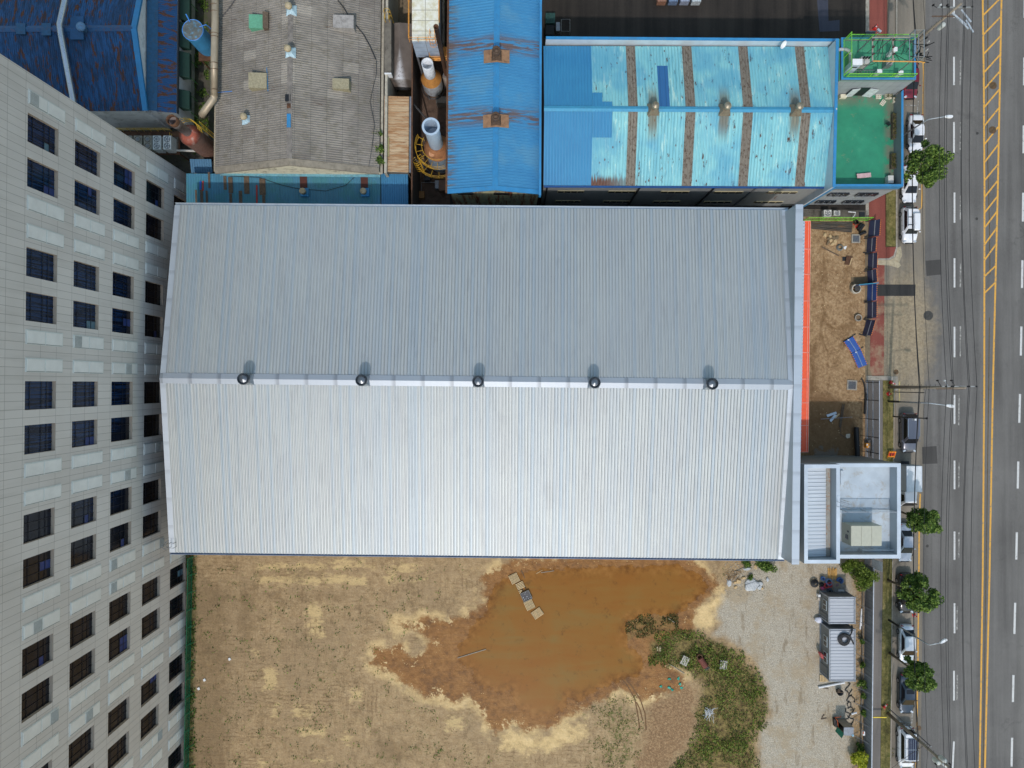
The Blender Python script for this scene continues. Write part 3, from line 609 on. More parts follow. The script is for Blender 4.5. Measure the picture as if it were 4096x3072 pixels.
# ridge ventilators
VGL = plain('vent_metal', C(70, 76, 82), .3, .8, var=.15); VBASE = plain('vent_base', C(168, 176, 184), .3, .8, var=.12, scale=2)
def ventilator(x, parent):
    k = (x - RW.x) / (RE.x - RW.x); c = RW.lerp(RE, k); z = ZR + .1
    m_ = MB(); s = .62; t_ = .40
    vs = [(c.x + a * s, c.y + b * s, z - .12) for a, b in ((-1, -1), (1, -1), (1, 1), (-1, 1))] + [(c.x + a * t_, c.y + b * t_, z + .45) for a, b in ((-1, -1), (1, -1), (1, 1), (-1, 1))]
    m_.add(vs, [(0, 1, 5, 4), (1, 2, 6, 5), (2, 3, 7, 6), (3, 0, 4, 7), (4, 5, 6, 7)])
    b = build('ventilator', m_, VBASE, parent)
    m_ = MB(); m_.lathe((c.x, c.y, z), [(.36, .4), (.36, .95), (.60, 1.05), (.62, 1.45), (.56, 1.62), (.50, 1.62), (.46, 1.48), (.40, 1.42)], 28, cap=False); build('hood', m_, VGL, b, smooth=False)
    m_ = MB(); m_.lathe((c.x, c.y, z), [(.44, 1.40), (.03, 1.56)], 12); build('cone_cap', m_, plain('vent_cone', C(128, 134, 140), .35, .7), b)
for x in (-28.1, -15.75, -3.55, 8.65, 20.95): ventilator(x, wh)
def cage_ladder(c, out, zt, zb, mat, parent, name='cage_ladder'):
    """vertical ladder with hoops; c = (x,y) at wall, out = outward direction"""
    m_ = MB(); o = Vector((out[0], out[1], 0)); s = Vector((-out[1], out[0], 0)) * .25; c = Vector((c[0], c[1], 0)); zz = Vector((0, 0, 1))
    for k in (-1, 1): m_.tube([c + k * s + zz * zb, c + k * s + zz * (zt + .9), c + k * s - o * .5 + zz * (zt + .9), c + k * s - o * .5 + zz * zt], .03, 5)
    for i in range(int((zt - zb) / .35)): m_.bar(c - s + zz * (zb + .35 * i), c + s + zz * (zb + .35 * i), .03)
    zs = [zt + .9 - .8 * i for i in range(int((zt + .9 - zb - 1.5) / .8))]
    for z in zs: m_.tube([c + o * .35 + zz * z + (o * math.cos(a) * .38 + s * 4 * math.sin(a) * .38) for a in [math.radians(q) for q in range(-115, 116, 23)]], .025, 4)
    for a in (-60, 0, 60):
        a = math.radians(a); q = c + o * (.35 + .38 * math.cos(a)) + s * 4 * math.sin(a) * .38
        if zs: m_.tube([q + zz * zs[0], q + zz * zs[-1]], .02, 4)
    return build(name, m_, mat, parent)
q = P(686, 2178, ZE + .2); cage_ladder((q.x, q.y), (-1, 0), ZE, 2.2, STEEL, wh)

# ------------------------------------------------------------------ office tower
def twx(Y): return -(40.55 - 0.0104 * Y)
TY0, TY1, TZT = 26.0, -75.0, 37.5
tw = thing('office_tower', (twx(0), 0, 0), 'tall grey panelled office tower with rows of dark square windows along the left edge', 'office building')
t = NT('tower_cladding'); v = t.pos(); s = t.sep(v)
jy = t.m('FRACT', t.m('DIVIDE', s[1], .70)); jz = t.m('FRACT', t.m('DIVIDE', t.m('SUBTRACT', s[2], .2), 2.133))
j = t.m('MAXIMUM', t.step(jy, .935, .965), t.step(jz, .978, .989))
cell = t.n('ShaderNodeTexWhiteNoise', noise_dimensions='2D'); cmb = t.n('ShaderNodeCombineXYZ')
t.lk(t.m('FLOOR', t.m('DIVIDE', s[1], .70)), cmb.inputs[0]); t.lk(t.m('FLOOR', t.m('DIVIDE', t.m('SUBTRACT', s[2], .2), 2.133)), cmb.inputs[1]); t.lk(cmb.outputs[0], cell.inputs['Vector'])
c = t.mix(cell.outputs[0], C(210, 206, 204), C(218, 214, 212)); c = t.mix(t.m('MULTIPLY', t.step(t.noise(.12, 4), .4, .65), .35), c, C(196, 190, 186)); c = t.mix(t.m('MULTIPLY', t.step(t.noise(1.0, 5, .6, t.pos(scale=(1, 1.6, .12))), .52, .7), .2), c, C(168, 164, 158))
TWALL = t.out(t.mix(t.m('MULTIPLY', j, .6), c, C(96, 94, 92)), .6)
FIRST = 22.62; PER = 11.19
wins = []; pans = []
for k in range(5):
    z0 = .2 + 6.4 * k
    for jn in range(-1, 9):
        b_ = FIRST - PER * jn
        if jn >= 0:
            wins += [(b_, b_ - 2.42, z0, z0 + 4.0), (b_ - 3.70, b_ - 6.14, z0, z0 + 4.0)]
            pans += [(b_ - 6.86, b_ - 8.10, z0 - .85, z0 + 4.0)]
        pans += [(b_ - 9.22, b_ - 10.44, z0 - .85, z0 + 4.0)]
wins = [w_ for w_ in wins if w_[1] > TY1 + 1]; pans = [w_ for w_ in pans if w_[1] > TY1 + 1 and w_[2] > -.9]
pans = [(a, b, max(c_, .1), d) for a, b, c_, d in pans]
holes = wins
ysb = sorted({TY0, TY1} | {w_[0] for w_ in holes} | {w_[1] for w_ in holes}); zsb = sorted({0, TZT} | {w_[2] for w_ in holes} | {w_[3] for w_ in holes})
m_ = MB()
def tp(Y, z, d=0.0): return (twx(Y) - d, Y, z)
hs = {(round(w_[1], 3), round(w_[2], 3)) for w_ in holes}
for i in range(len(ysb) - 1):
    for k in range(len(zsb) - 1):
        if (round(ysb[i], 3), round(zsb[k], 3)) in hs: continue
        m_.quad(tp(ysb[i], zsb[k]), tp(ysb[i + 1], zsb[k]), tp(ysb[i + 1], zsb[k + 1]), tp(ysb[i], zsb[k + 1]))
X2_ = -66.0
m_.quad((X2_, TY0, 0), (twx(TY0), TY0, 0), (twx(TY0), TY0, TZT), (X2_, TY0, TZT)); m_.quad((X2_, TY1, 0), (twx(TY1), TY1, 0), (twx(TY1), TY1, TZT), (X2_, TY1, TZT))
m_.quad((X2_, TY0, 0), (X2_, TY1, 0), (X2_, TY1, TZT), (X2_, TY0, TZT)); m_.quad((X2_, TY0, TZT), (X2_, TY1, TZT), tp(TY1, TZT), tp(TY0, TZT))
twall = build('wall', m_, TWALL, tw)
t = NT('tower_glass'); s = t.sep(t.pos())
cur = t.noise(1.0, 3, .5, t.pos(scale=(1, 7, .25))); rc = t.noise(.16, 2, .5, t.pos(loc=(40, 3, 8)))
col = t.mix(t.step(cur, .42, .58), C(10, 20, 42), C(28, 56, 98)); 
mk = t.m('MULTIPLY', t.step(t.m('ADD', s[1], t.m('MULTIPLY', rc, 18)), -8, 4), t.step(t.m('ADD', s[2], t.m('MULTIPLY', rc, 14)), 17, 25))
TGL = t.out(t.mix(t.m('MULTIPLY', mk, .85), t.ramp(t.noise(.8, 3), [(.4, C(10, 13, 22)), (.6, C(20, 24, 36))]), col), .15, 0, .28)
FRM = plain('window_bar', C(24, 28, 38), .5); REV = plain('window_reveal', C(188, 172, 156), .6, var=.05)
BLIND = plain('blue_blind', C(36, 58, 120), .5, var=.15); SLV = plain('panel_frame', C(218, 224, 224), .5, .1, var=.04)
PANM = plain('panel_white', C(236, 240, 240), .5, .05, var=.05, scale=.8, obj=False); LOUV = plain('louvre_dark', C(160, 164, 164), .6)
DEP = .32
def tower_window(a, b, z0, z1, seed):
    r = random.Random(seed); d = DEP; wy = a - b
    m_ = MB(); m_.quad(tp(b, z0, d), tp(a, z0, d), tp(a, z1, d), tp(b, z1, d)); m_.f = [f_ for f_ in m_.f]
    wn = build('window', m_, TGL, tw)
    m_ = MB()   # reveal
    m_.quad(tp(a, z0), tp(b, z0), tp(b, z0, d), tp(a, z0, d)); m_.quad(tp(a, z1), tp(a, z1, d), tp(b, z1, d), tp(b, z1))
    m_.quad(tp(a, z0), tp(a, z0, d), tp(a, z1, d), tp(a, z1)); m_.quad(tp(b, z0), tp(b, z1), tp(b, z1, d), tp(b, z0, d))
    build('reveal', m_, REV, wn)
    m_ = MB(); dd = d - .05
    for f_ in (.25, .62, .8): m_.bar(tp(b + .02, z0 + (z1 - z0) * (1 - f_), dd), tp(a - .02, z0 + (z1 - z0) * (1 - f_), dd), .035)
    for f_ in (.34, .67): m_.bar(tp(a - wy * f_, z0 + .02, dd), tp(a - wy * f_, z1 - .02, dd), .035)
    build('frame', m_, FRM, wn)
    if r.random() < .35:
        m_ = MB(); q0 = a - wy * r.choice((0, .34, .67)); q1 = q0 - wy * r.choice((.33, .62))
        q1 = max(q1, b); z2 = z0 + (z1 - z0) * r.choice((.0, .2)); z3 = z0 + (z1 - z0) * .38
        m_.quad(tp(q0, z2 + .04, d - .02), tp(q1, z2 + .04, d - .02), tp(q1, z3 - .03, d - .02), tp(q0, z3 - .03, d - .02)); build('blind', m_, r.choice((BLIND, BLIND, plain('grey_blind', C(88, 120, 140), .5))), wn)
def tower_panel(a, b, z0, z1, seed):
    r = random.Random(seed + 99); m_ = MB(); e = -.05
    m_.prism([(twx(a) - .02, a), (twx(b) - .02, b), (twx(b) + .06, b), (twx(a) + .06, a)], z0, z1)
    pn = build('panel', m_, SLV, tw)
    zm = (z0 + z1) / 2
    for zz0, zz1 in ((z0 + .12, zm - .08), (zm + .08, z1 - .12)):
        m_ = MB(); m_.prism([(twx(a) + .04, a - .1), (twx(b) + .04, b + .1), (twx(b) + .09, b + .1), (twx(a) + .09, a - .1)], zz0, zz1); build('pane', m_, PANM, pn)
        m_ = MB(); m_.bar((twx(b) + .08, b + .07, zz0), (twx(b) + .08, b + .07, zz1), .05)
        if r.random() < .13:
            f0_ = r.choice((0, .5)); 
            for i in range(9):
                z_ = zz0 + (zz1 - zz0) * (f0_ + (1 - f0_ if r.random() < .0 else .5) * i / 9 + .03); m_.bar((twx(a) + .10, a - .12, z_), (twx(b) + .10, b + .12, z_), .04)
        build('louvre', m_, LOUV, pn)
vis = lambda a: 31 > a > -47
for i, w_ in enumerate(wins):
    if vis(w_[0]): tower_window(*w_, i)
m_ = MB()
for w_ in wins:
    if not vis(w_[0]): m_.quad(tp(w_[1], w_[2], DEP), tp(w_[0], w_[2], DEP), tp(w_[0], w_[3], DEP), tp(w_[1], w_[3], DEP))
build('far_glazing', m_, TGL, tw)
for i, w_ in enumerate(pans):
    if vis(w_[0]): tower_panel(*w_, i)

# ------------------------------------------------------------------ generic gabled shed
def gable(name, label, cat, e, r, ze, zr, axis, roofm, wallm, pitch, rib, wall_in=.3, capm=None, capw=.5, group=None):
    """e: 4 eave corners (two on side A then two on side B), r: 2 ridge points. e=[A0,A1,B1,B0], ridge r0 next to A0/B0"""
    th = thing(name, (sum((p.x for p in e)) / 4, sum((p.y for p in e)) / 4, 0), label, cat, group)
    m_ = MB(); m_.ribs(e[0], e[1], r[1], r[0], pitch, rib); m_.ribs(e[2], e[3], r[0], r[1], pitch, rib); rf = build('roof', m_, roofm, th)
    ctr = sum(e, Vector()) / 4; ee = []
    for p in e:
        d = Vector((p.x - ctr.x, p.y - ctr.y, 0)); ee.append(Vector((p.x - math.copysign(wall_in, d.x), p.y - math.copysign(wall_in, d.y), ze - .12)))
    rr = []
    for p in r:
        d = Vector((p.x - ctr.x, p.y - ctr.y, 0)); q_ = Vector(p)
        if axis == 'y': q_.y -= math.copysign(wall_in, d.y)
        else: q_.x -= math.copysign(wall_in, d.x)
        q_.z -= .15; rr.append(q_)
    g0 = lambda p: Vector((p.x, p.y, 0)); m_ = MB()
    m_.quad(g0(ee[0]), g0(ee[1]), ee[1], ee[0]); m_.quad(g0(ee[2]), g0(ee[3]), ee[3], ee[2])
    m_.poly([g0(ee[3]), g0(ee[0]), ee[0], rr[0], ee[3]]); m_.poly([g0(ee[1]), g0(ee[2]), ee[2], rr[1], ee[1]])
    wl = build('wall', m_, wallm, th)
    if capm:
        m_ = MB(); slope = (zr - ze) / ((e[0] - e[3]).length / 2); up = Vector((0, 0, .12))
        side = (e[0] - e[3]); side.z = 0; side.normalize()
        for s_ in (1, -1):
            d = side * capw * s_ + Vector((0, 0, -capw * slope + .07)); a, b = r[0] + d, r[1] + d
            m_.quad(a, b, r[1] + up, r[0] + up)
        build('ridge_cap', m_, capm, th)
    return th, rf, wl

# blue rusty building (top left), its gable wall and lean-to
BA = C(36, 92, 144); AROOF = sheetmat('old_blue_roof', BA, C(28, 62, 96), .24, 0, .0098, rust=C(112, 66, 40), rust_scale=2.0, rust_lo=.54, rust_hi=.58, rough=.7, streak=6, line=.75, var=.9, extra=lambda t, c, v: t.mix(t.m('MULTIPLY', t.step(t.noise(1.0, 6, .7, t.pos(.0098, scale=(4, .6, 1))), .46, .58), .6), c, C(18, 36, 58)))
AROOFY = sheetmat('old_blue_leanto', BA, C(34, 74, 112), .24, 1, .0098, rust=C(130, 80, 48), rust_scale=1.8, rust_lo=.50, rust_hi=.56, rough=.6, streak=9, line=.5)
e = [P(-330, 449, 6.5), P(577, 444, 6.5), P(560, -140, 6.5), P(-330, -140, 6.5)]; r = [P(-330, 117, 8.8), P(531, 112, 8.8)]
# (north eave in the world lies as far from the ridge as the south one)
e[2].y = 2 * r[1].y - e[1].y; e[3].y = 2 * r[0].y - e[0].y; e[2].x = e[1].x + .1
WSH = plain('whitewash', C(234, 234, 234), .8, var=.08, scale=.6, obj=False, dirt=C(150, 148, 142))
ba, barf, baw = gable('blue_workshop', 'old blue corrugated workshop with rust streaks, partly hidden behind the tower', 'workshop', e, r, 6.5, 8.8, 'x', AROOF, WSH, .24, .035, .1, plain('blue_cap', C(34, 84, 128), .5, obj=False, dirt=RUST), .35)
m_ = MB()
for a, b in ((e[1], r[1]), (r[1], e[2])):
    dx = Vector((.42, 0, 0)); up = Vector((0, 0, .10)); m_.quad(a + up - dx * .4, a + up + dx, b + up + dx, b + up - dx * .4); m_.quad(a + up + dx, a + dx - up * 2, b + dx - up * 2, b + up + dx)
build('verge_flashing', m_, BLUEP, ba)
m_ = MB(); l0 = P(585, 441, 6.0); l0.x += .0; l1 = Vector((l0.x + .2, l0.y + 22, 6.0)); l2 = P(706, 453, 5.0); l3 = Vector((l2.x + .2, l2.y + 22, 5.0)); k_ = .34
m0 = l0.lerp(l2, k_); m1 = l1.lerp(l3, k_)
m_.ribs(l2, l3, m1, m0, .24, .035); build('lean_to_roof', m_, AROOFY, ba)
m_ = MB(); m_.quad(m0 + Vector((.1, 0, .05)), m1 + Vector((.1, 0, .05)), l1 + Vector((0, 0, .05)), l0 + Vector((0, 0, .05))); build('lean_to_flashing', m_, plain('mid_blue_sheet', C(40, 92, 130), .5, obj=False, dirt=C(96, 86, 60), dirt_amt=.3), ba)
m_ = MB(); m_.prism([(l0.x, l0.y + .1), (l2.x - .15, l2.y + .1), (l3.x - .15, l3.y), (l1.x, l1.y)], 0, 4.85); lw = build('lean_to_wall', m_, WSH, ba)
m_ = MB(); m_.bar(l2 + Vector((.12, 0, -.1)), l3 + Vector((.12, 0, -.1)), .16); build('gutter', m_, BLACK, ba)
AWN = plain('dark_green_canvas', C(24, 58, 48), .7)
for yy in (-70, 30, 140, 258, 397):
    c = P(710, yy, 3.9); m_ = MB(); c.x = l2.x + .4; wv = 1.5 if yy < 300 else 1.1
    m_.prism([(c.x - .5, c.y - wv), (c.x + .55, c.y - wv), (c.x + .55, c.y + wv), (c.x - .5, c.y + wv)], 3.1, lambda x, y: 4.3 - (x - c.x + .5) * .6); build('window_awning', m_, AWN, ba, bevel=.06)
for x0, y0, x1, y1 in ((60, 90, 100, 135), (163, 90, 202, 140)):
    m_ = MB(); a, b = P(x0, y0, 9.05), P(x1, y1, 8.98); m_.box(((a.x + b.x) / 2, (a.y + b.y) / 2, 8.86), (abs(b.x - a.x), abs(a.y - b.y), .14)); build('roof_patch', m_, plain('patch_blue', C(40, 88, 124), .5, dirt=RUST, dirt_amt=.3), ba)
m_ = MB(); c = P(325, 108, 9.4); m_.lathe((c.x, c.y, 8.6), [(.35, 0), (.35, .7), (.52, .8), (.5, 1.0), (.2, 1.15)], 16); build('roof_vent', m_, plain('patched_vent', C(96, 140, 180), .5, dirt=RUST), ba, smooth=True)
m_ = MB(); a, b = P(275, 60, 9.1), P(330, 155, 9.1); m_.box(((a.x + b.x) / 2, (a.y + b.y) / 2, 8.82), (1.5, 2.6, .12)); build('roof_patch', m_, plain('patch_blue2', C(36, 84, 126), .5), ba)
# silver flue lying over its roof
pts = [T(1, 590, -240, 9.6), T(1, 568, -20, 9.5), T(1, 515, 215, 9.3), T(1, 525, 290, 9.25), T(1, 590, 640, 8.2), T(1, 640, 905, 7.3), T(1, 655, 1000, 6.9)]
m_ = MB(); m_.tube(pts, .33, 14); du = build('flue_duct', m_, plain('shiny_duct', C(188, 196, 204), .3, .75, var=.06), None, smooth=True, label='long silver flue pipe lying bent over the old blue roof', cat='flue pipe')
# south end of the blue workshop: service yard with platform and air conditioners
t = NT('dark_yard'); 
build('service_yard', MB().quad((-60, 20, .006), (-34.5, 20, .006), (-34.5, 58, .006), (-60, 58, .006)), t.out(t.ramp(t.noise(.7, 7, .7), [(.35, C(52, 50, 44)), (.5, C(84, 80, 70)), (.65, C(70, 78, 46))]), .95), kind='structure')
pl = thing('equipment_platform', T('g', 900, 760, 0), 'rust brown steel platform with yellow rail beside the blue workshop', 'platform')
z = 3.2; a, b = T('g', 300, 555, z), T('g', 1410, 965, z); m_ = MB(); m_.box(((a.x + b.x) / 2, (a.y + b.y) / 2, z - .08), (b.x - a.x, a.y - b.y, .16)); build('deck', m_, RUSTM, pl)
m_ = MB(); m_.box(((a.x + b.x) / 2, T('g', 0, 770, z).y, z + .06), (b.x - a.x - .3, 1.5, .1)); build('plinth', m_, OLDC, pl)
for xx in (a.x + .3, (a.x + b.x) / 2, b.x - .2):
    for yy in (a.y - .2, b.y + .2):
        m_ = MB(); m_.bar((xx, yy, 0), (xx, yy, z - .17), .14); build('leg', m_, RUSTM, pl)
m_ = MB()
for hh in (.55, 1.05): m_.tube([(a.x, a.y, z + hh), (b.x - .9, a.y, z + hh)], .035, 5); m_.tube([(a.x, b.y + .4, z + hh), (b.x - .7, b.y + .4, z + hh), (b.x - .7, a.y - .5, z + hh)], .035, 5)
n_ = 9
for i in range(n_): x_ = a.x + (b.x - .9 - a.x) * i / (n_ - 1); m_.bar((x_, a.y, z), (x_, a.y, z + 1.05), .04)
for i in range(n_): x_ = a.x + (b.x - .7 - a.x) * i / (n_ - 1); m_.bar((x_, b.y + .4, z), (x_, b.y + .4, z + 1.05), .04)
build('railing', m_, YELLOW, pl)
def ac_unit(loc, lab, rz=0.0, size=(.95, 1.65, 1.4), fans=2, grp='air conditioners on the platform', dirty=False):
    th = thing('air_conditioner', loc, lab, 'air conditioner', grp, rz); x, y, zz = size; m_ = MB(); m_.box((0, 0, zz / 2), size); cs = plain('ac_case_dirty', C(150, 144, 128), .6, dirt=C(90, 70, 48)) if dirty else plain('ac_case', C(206, 206, 200), .5)
    build('casing', m_, cs, th, local=True, bevel=.03)
    for i in range(fans):
        cy = 0 if fans == 1 else (-.4 + .8 * i) * y / 1.65
        m_ = MB(); rr = min(x, y / fans) * .42; m_.lathe((0, cy, zz), [(rr, -.02), (rr, .05), (rr * .92, .05), (rr * .9, -.01), (rr * .15, -.005)], 20); f_ = build('fan_guard', m_, DKSTEEL if not dirty else RUSTM, th, local=True)
        m_ = MB()
        for q in range(5): an = q * 2 * math.pi / 5; m_.bar((0, cy, zz + .015), (rr * .85 * math.cos(an), cy + rr * .85 * math.sin(an), zz + .02), .09, .02)
        m_.lathe((0, cy, zz), [(.07, 0), (.07, .05)], 10); build('fan', m_, plain('fan_grey', C(120, 122, 124), .5), f_, local=True)
    return th
for i, (gx, d_) in enumerate(((1195, 0), (1010, 0), (850, 1), (675, 1), (500, 1))):
    c = T('g', gx, 757, z + 1.4); labs = ['two-fan grey air conditioner nearest the yellow rail on the platform', 'two-fan grey air conditioner second from the yellow rail', 'dirty air conditioner with rusty fans in the middle of the platform row', 'dirty air conditioner fourth from the yellow rail, cut by the tower corner', 'air conditioner at the far end of the platform row, mostly behind the tower']
    ac_unit((c.x, c.y, z + .11), labs[i], dirty=bool(d_))
# rusty tank with chimney stack
def radial(k, tx, ty, bx, by, zb):
    """solve the height of a vertical thing's top from its top pixel and base pixel"""
    tp_, bp = T(k, tx, ty), T(k, bx, by); f_ = Vector(bp[:2]).length / Vector(tp_[:2]).length
    zt = H - f_ * (H - zb); return T(k, tx, ty, zt)
c = T('g', 1590, 620, 7.4); st = thing('chimney_tank', (c.x, c.y, 0), 'red-brown rusted tank with a leaning-looking grey chimney beside the grey corrugated roof', 'tank')
REDT = plain('red_oxide', C(158, 84, 66), .8, var=.15, scale=1.2, dirt=C(190, 180, 170), dirt_amt=.5); BRT = plain('tank_brown', C(120, 92, 80), .8, var=.15, dirt=RUST)
m_ = MB(); m_.lathe((c.x, c.y, 0), [(1.15, .8), (1.2, 7.35), (1.2, 7.4)], 28, cap=False); build('shell', m_, BRT, st, smooth=True)
m_ = MB(); m_.lathe((c.x, c.y, 0), [(1.22, 7.4), (.5, 7.95)], 28); build('cone_roof', m_, REDT, st, smooth=True)
ct = T('g', 1310, 330, 12.3); c2 = Vector((c.x - .05, c.y + .15, 0)); m_ = MB(); m_.lathe((c2.x, c2.y, 0), [(.5, 7.6), (.52, 10.3), (.58, 10.3), (.58, 11.7), (.52, 11.7), (.5, 10.5), (.1, 10.4)], 24, cap=False)
stack = build('chimney', m_, plain('chimney_grey', C(128, 118, 116), .7, dirt=DKRUST, dirt_amt=.6), st, smooth=True)
m_ = MB(); m_.lathe((c2.x, c2.y, 0), [(.59, 11.0), (.60, 11.05), (.60, 11.72), (.51, 11.72), (.50, 11.2)], 24, cap=False); build('rusty_collar', m_, RUSTM, stack, smooth=True)
m_ = MB(); cc = Vector((c.x, c.y, 0))
for hh in (7.6, 8.1, 8.6): m_.tube([cc + Vector((1.5 * math.cos(math.radians(a)), 1.5 * math.sin(math.radians(a)), hh)) for a in range(10, 121, 10)], .035, 5)
for a in range(10, 121, 22): p_ = cc + Vector((1.5 * math.cos(math.radians(a)), 1.5 * math.sin(math.radians(a)), 0)); m_.bar(p_ + Vector((0, 0, 7.4)), p_ + Vector((0, 0, 8.6)), .04)
for s_ in (0, .5):
    p_ = cc + Vector((1.62, .6 + s_, 0)); m_.bar(p_, p_ + Vector((0, 0, 8.6)), .05)
for i in range(20): m_.bar(cc + Vector((1.62, .6, i * .4 + .3)), cc + Vector((1.62, 1.1, i * .4 + .3)), .03)
build('platform_rail', m_, YELLOW, st)
m_ = MB()
for a in range(0, 360, 90): p_ = cc + Vector((1.0 * math.cos(math.radians(a)), math.sin(math.radians(a)), 0)); m_.bar(p_, p_ + Vector((0, 0, .85)), .16)
build('support_frame', m_, RUSTM, st)
# blue silo
c = T('h', 402, 530, 8.3); si = thing('blue_silo', (c.x, c.y, 0), 'blue round silo with a dusty dark lid between the blue workshop and grey roof', 'silo')
rr = 180 / 4.424 / F * (H - 8.3); b0 = T('h', 592, 715, 4.0)
m_ = MB(); m_.lathe((c.x, c.y, 0), [(rr * .96, 4.2), (rr, 4.5), (rr, 8.2), (rr * 1.02, 8.3)], 32, cap=False); build('shell', m_, BLUET, si, smooth=True)
m_ = MB(); m_.lathe((c.x, c.y, 0), [(rr * 1.02, 8.3), (rr * .2, 8.5)], 32); build('lid', m_, plain('dusty_lid', C(92, 98, 96), .8, var=.2, scale=2, dirt=C(80, 170, 220), dirt_amt=.5), si)
m_ = MB(); m_.tube([(c.x + rr * 1.03 * math.cos(a / 16 * math.pi), c.y + rr * 1.03 * math.sin(a / 16 * math.pi), 8.3) for a in range(32)], .04, 5, closed=True)
m_.tube([(c.x + .9, c.y + .2, 8.6), (c.x + 1.6, c.y + .5, 8.5), (c.x + 2.2, c.y + .4, 6)], .05, 6); m_.tube([(c.x - .3, c.y + .9, 8.3), (c.x - .5, c.y + 1.5, 8.9)], .07, 6); build('pipework', m_, plain('bright_blue', C(60, 130, 210), .4), si)
m_ = MB(); m_.box((c.x + .3, c.y - .1, 4.05), (2.9, 3.0, .2)); build('base_deck', m_, RUSTM, si)
for sx in (-1, 1):
    for sy in (-1, 1): m_ = MB(); m_.bar((c.x + .3 + sx * 1.25, c.y - .1 + sy * 1.3, 0), (c.x + .3 + sx * 1.25, c.y - .1 + sy * 1.3, 3.95), .12); build('leg', m_, RUSTM, si)
# beige duct beside the grey roof
pts = [T('h', 800, -900, 8.4), T('h', 800, 400, 8.4), T('h', 785, 1000, 8.4), T('h', 778, 1700, 8.4)] + [T(1, 1848, 800, 8.4), T(1, 1848, 850, 8.3), T(1, 1765, 960, 8.0), T(1, 1748, 985, 7.6), T(1, 1752, 995, 4.0), T(1, 1752, 1000, .5)]
m_ = MB(); m_.tube(pts, .40, 14); bd = build('exhaust_duct', m_, plain('beige_duct', C(172, 158, 136), .5, .35, var=.08, scale=1), None, smooth=True, label='fat beige round duct running beside the grey corrugated roof with an elbow', cat='duct')
m_ = MB()
for i in (0, 1, 2, 3):
    for yy in ((90, 210, 600, 660, 1125, 1240, 1600) if i == 0 else ()): p_ = T('h', 790, yy, 8.4); m_.tube([(p_.x - .43 * math.cos(a / 10 * math.pi), p_.y, p_.z + .43 * math.sin(a / 10 * math.pi)) for a in range(11)], .03, 4)
o_ = build('clamp_band', m_, RUSTM, bd)
# wooden shed / odd structures in that gap
m_ = MB(); a, b = T(1, 1640, 1375, 3.6), T(1, 1825, 1485, 3.6); m_.ribs(Vector((a.x, b.y, 3.2)), Vector((b.x, b.y, 3.2)), Vector((b.x, a.y, 3.6)), Vector((a.x, a.y, 3.6)), .3, .04)
sh = thing('lean_to', ((a.x + b.x) / 2, (a.y + b.y) / 2, 0), 'small blue-grey corrugated lean-to at the corner of the grey roof', 'shed'); build('roof', m_, sheetmat('small_blue', C(70, 118, 150), C(56, 96, 124), .3, 0, .0098, rough=.6), sh)
m_ = MB(); m_.prism([(a.x + .1, a.y - .1), (b.x, a.y - .1), (b.x, b.y + .1), (a.x + .1, b.y + .1)], 0, 3.1); build('wall', m_, OLDC, sh)
for xx, yy in ((1655, 230), (1662, 560), (1665, 900)):
    pass
gf = thing('garden_fence', T(1, 1670, 500), 'thin green wire fence in the overgrown alley beside the blue workshop', 'fence')
m_ = MB()
for yy in (545, 690, 840, 980, 60, 200, 380): p_ = T(1, 1710, yy + 40, 0); m_.bar(p_, p_ + Vector((0, 0, 2.0)), .06)
build('post', m_, plain('pale_green', C(104, 168, 96), .5), gf)
p_, q_ = T(1, 1710, -60), T(1, 1710, 1030); m_ = MB(); m_.quad(p_, q_, q_ + Vector((0, 0, 1.9)), p_ + Vector((0, 0, 1.9))); build('mesh_panel', m_, meshm('thin_green', C(50, 90, 50), .3), gf)
m_ = MB(); a, b = T(1, 1520, 1300, 3.3), T(1, 1690, 1304, 3.3); m_.tube([a, b], .13, 8); build('drain_pipe', m_, plain('pale_pipe', C(190, 188, 180), .5), None, label='pale horizontal drain pipe sticking out of the platform towards the red tank', cat='pipe')
# ------------------------------------------------------------------ grey corrugated building
def seamx(t, c, v):
    s = t.sep(v); ln = t.step(t.m('FRACT', t.m('DIVIDE', s[0], 1.62)), .955, .985); c = t.mix(t.m('MULTIPLY', ln, .5), c, C(60, 58, 56))
    lich = t.step(t.noise(.9, 9, .8), .5, .62); c = t.mix(t.m('MULTIPLY', lich, .5), c, C(104, 98, 82))
    pt = t.n('ShaderNodeTexWhiteNoise', noise_dimensions='2D'); cb = t.n('ShaderNodeCombineXYZ'); t.lk(t.m('FLOOR', t.m('DIVIDE', s[0], 1.62)), cb.inputs[0]); t.lk(t.m('FLOOR', t.m('DIVIDE', s[1], 1.1)), cb.inputs[1]); t.lk(cb.outputs[0], pt.inputs['Vector'])
    c = t.mix(t.m('MULTIPLY', t.step(pt.outputs[0], .95, .96), .3), c, C(96, 88, 82))
    return t.mix(t.m('MULTIPLY', t.step(pt.outputs[0], .05, .04), .2), c, C(196, 190, 178))
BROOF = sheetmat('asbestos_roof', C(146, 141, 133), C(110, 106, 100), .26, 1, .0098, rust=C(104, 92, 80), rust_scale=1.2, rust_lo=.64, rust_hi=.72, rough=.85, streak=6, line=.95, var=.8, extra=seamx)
CRM = plain('cream_render', C(222, 216, 190), .85, var=.06, scale=1.2, obj=False, dirt=C(120, 112, 92), dirt_amt=.7)
e = [P(872, -260, 7), P(861, 669, 7), P(1517, 671, 7), P(1525, -260, 7)]; r = [P(1160, -340, 10.6), P(1156, 634, 10.6)]
e[0].y = e[3].y = r[0].y = 56; e[0].x = e[1].x + .3; e[3].x = e[2].x + .3; r[0].x = r[1].x + .3
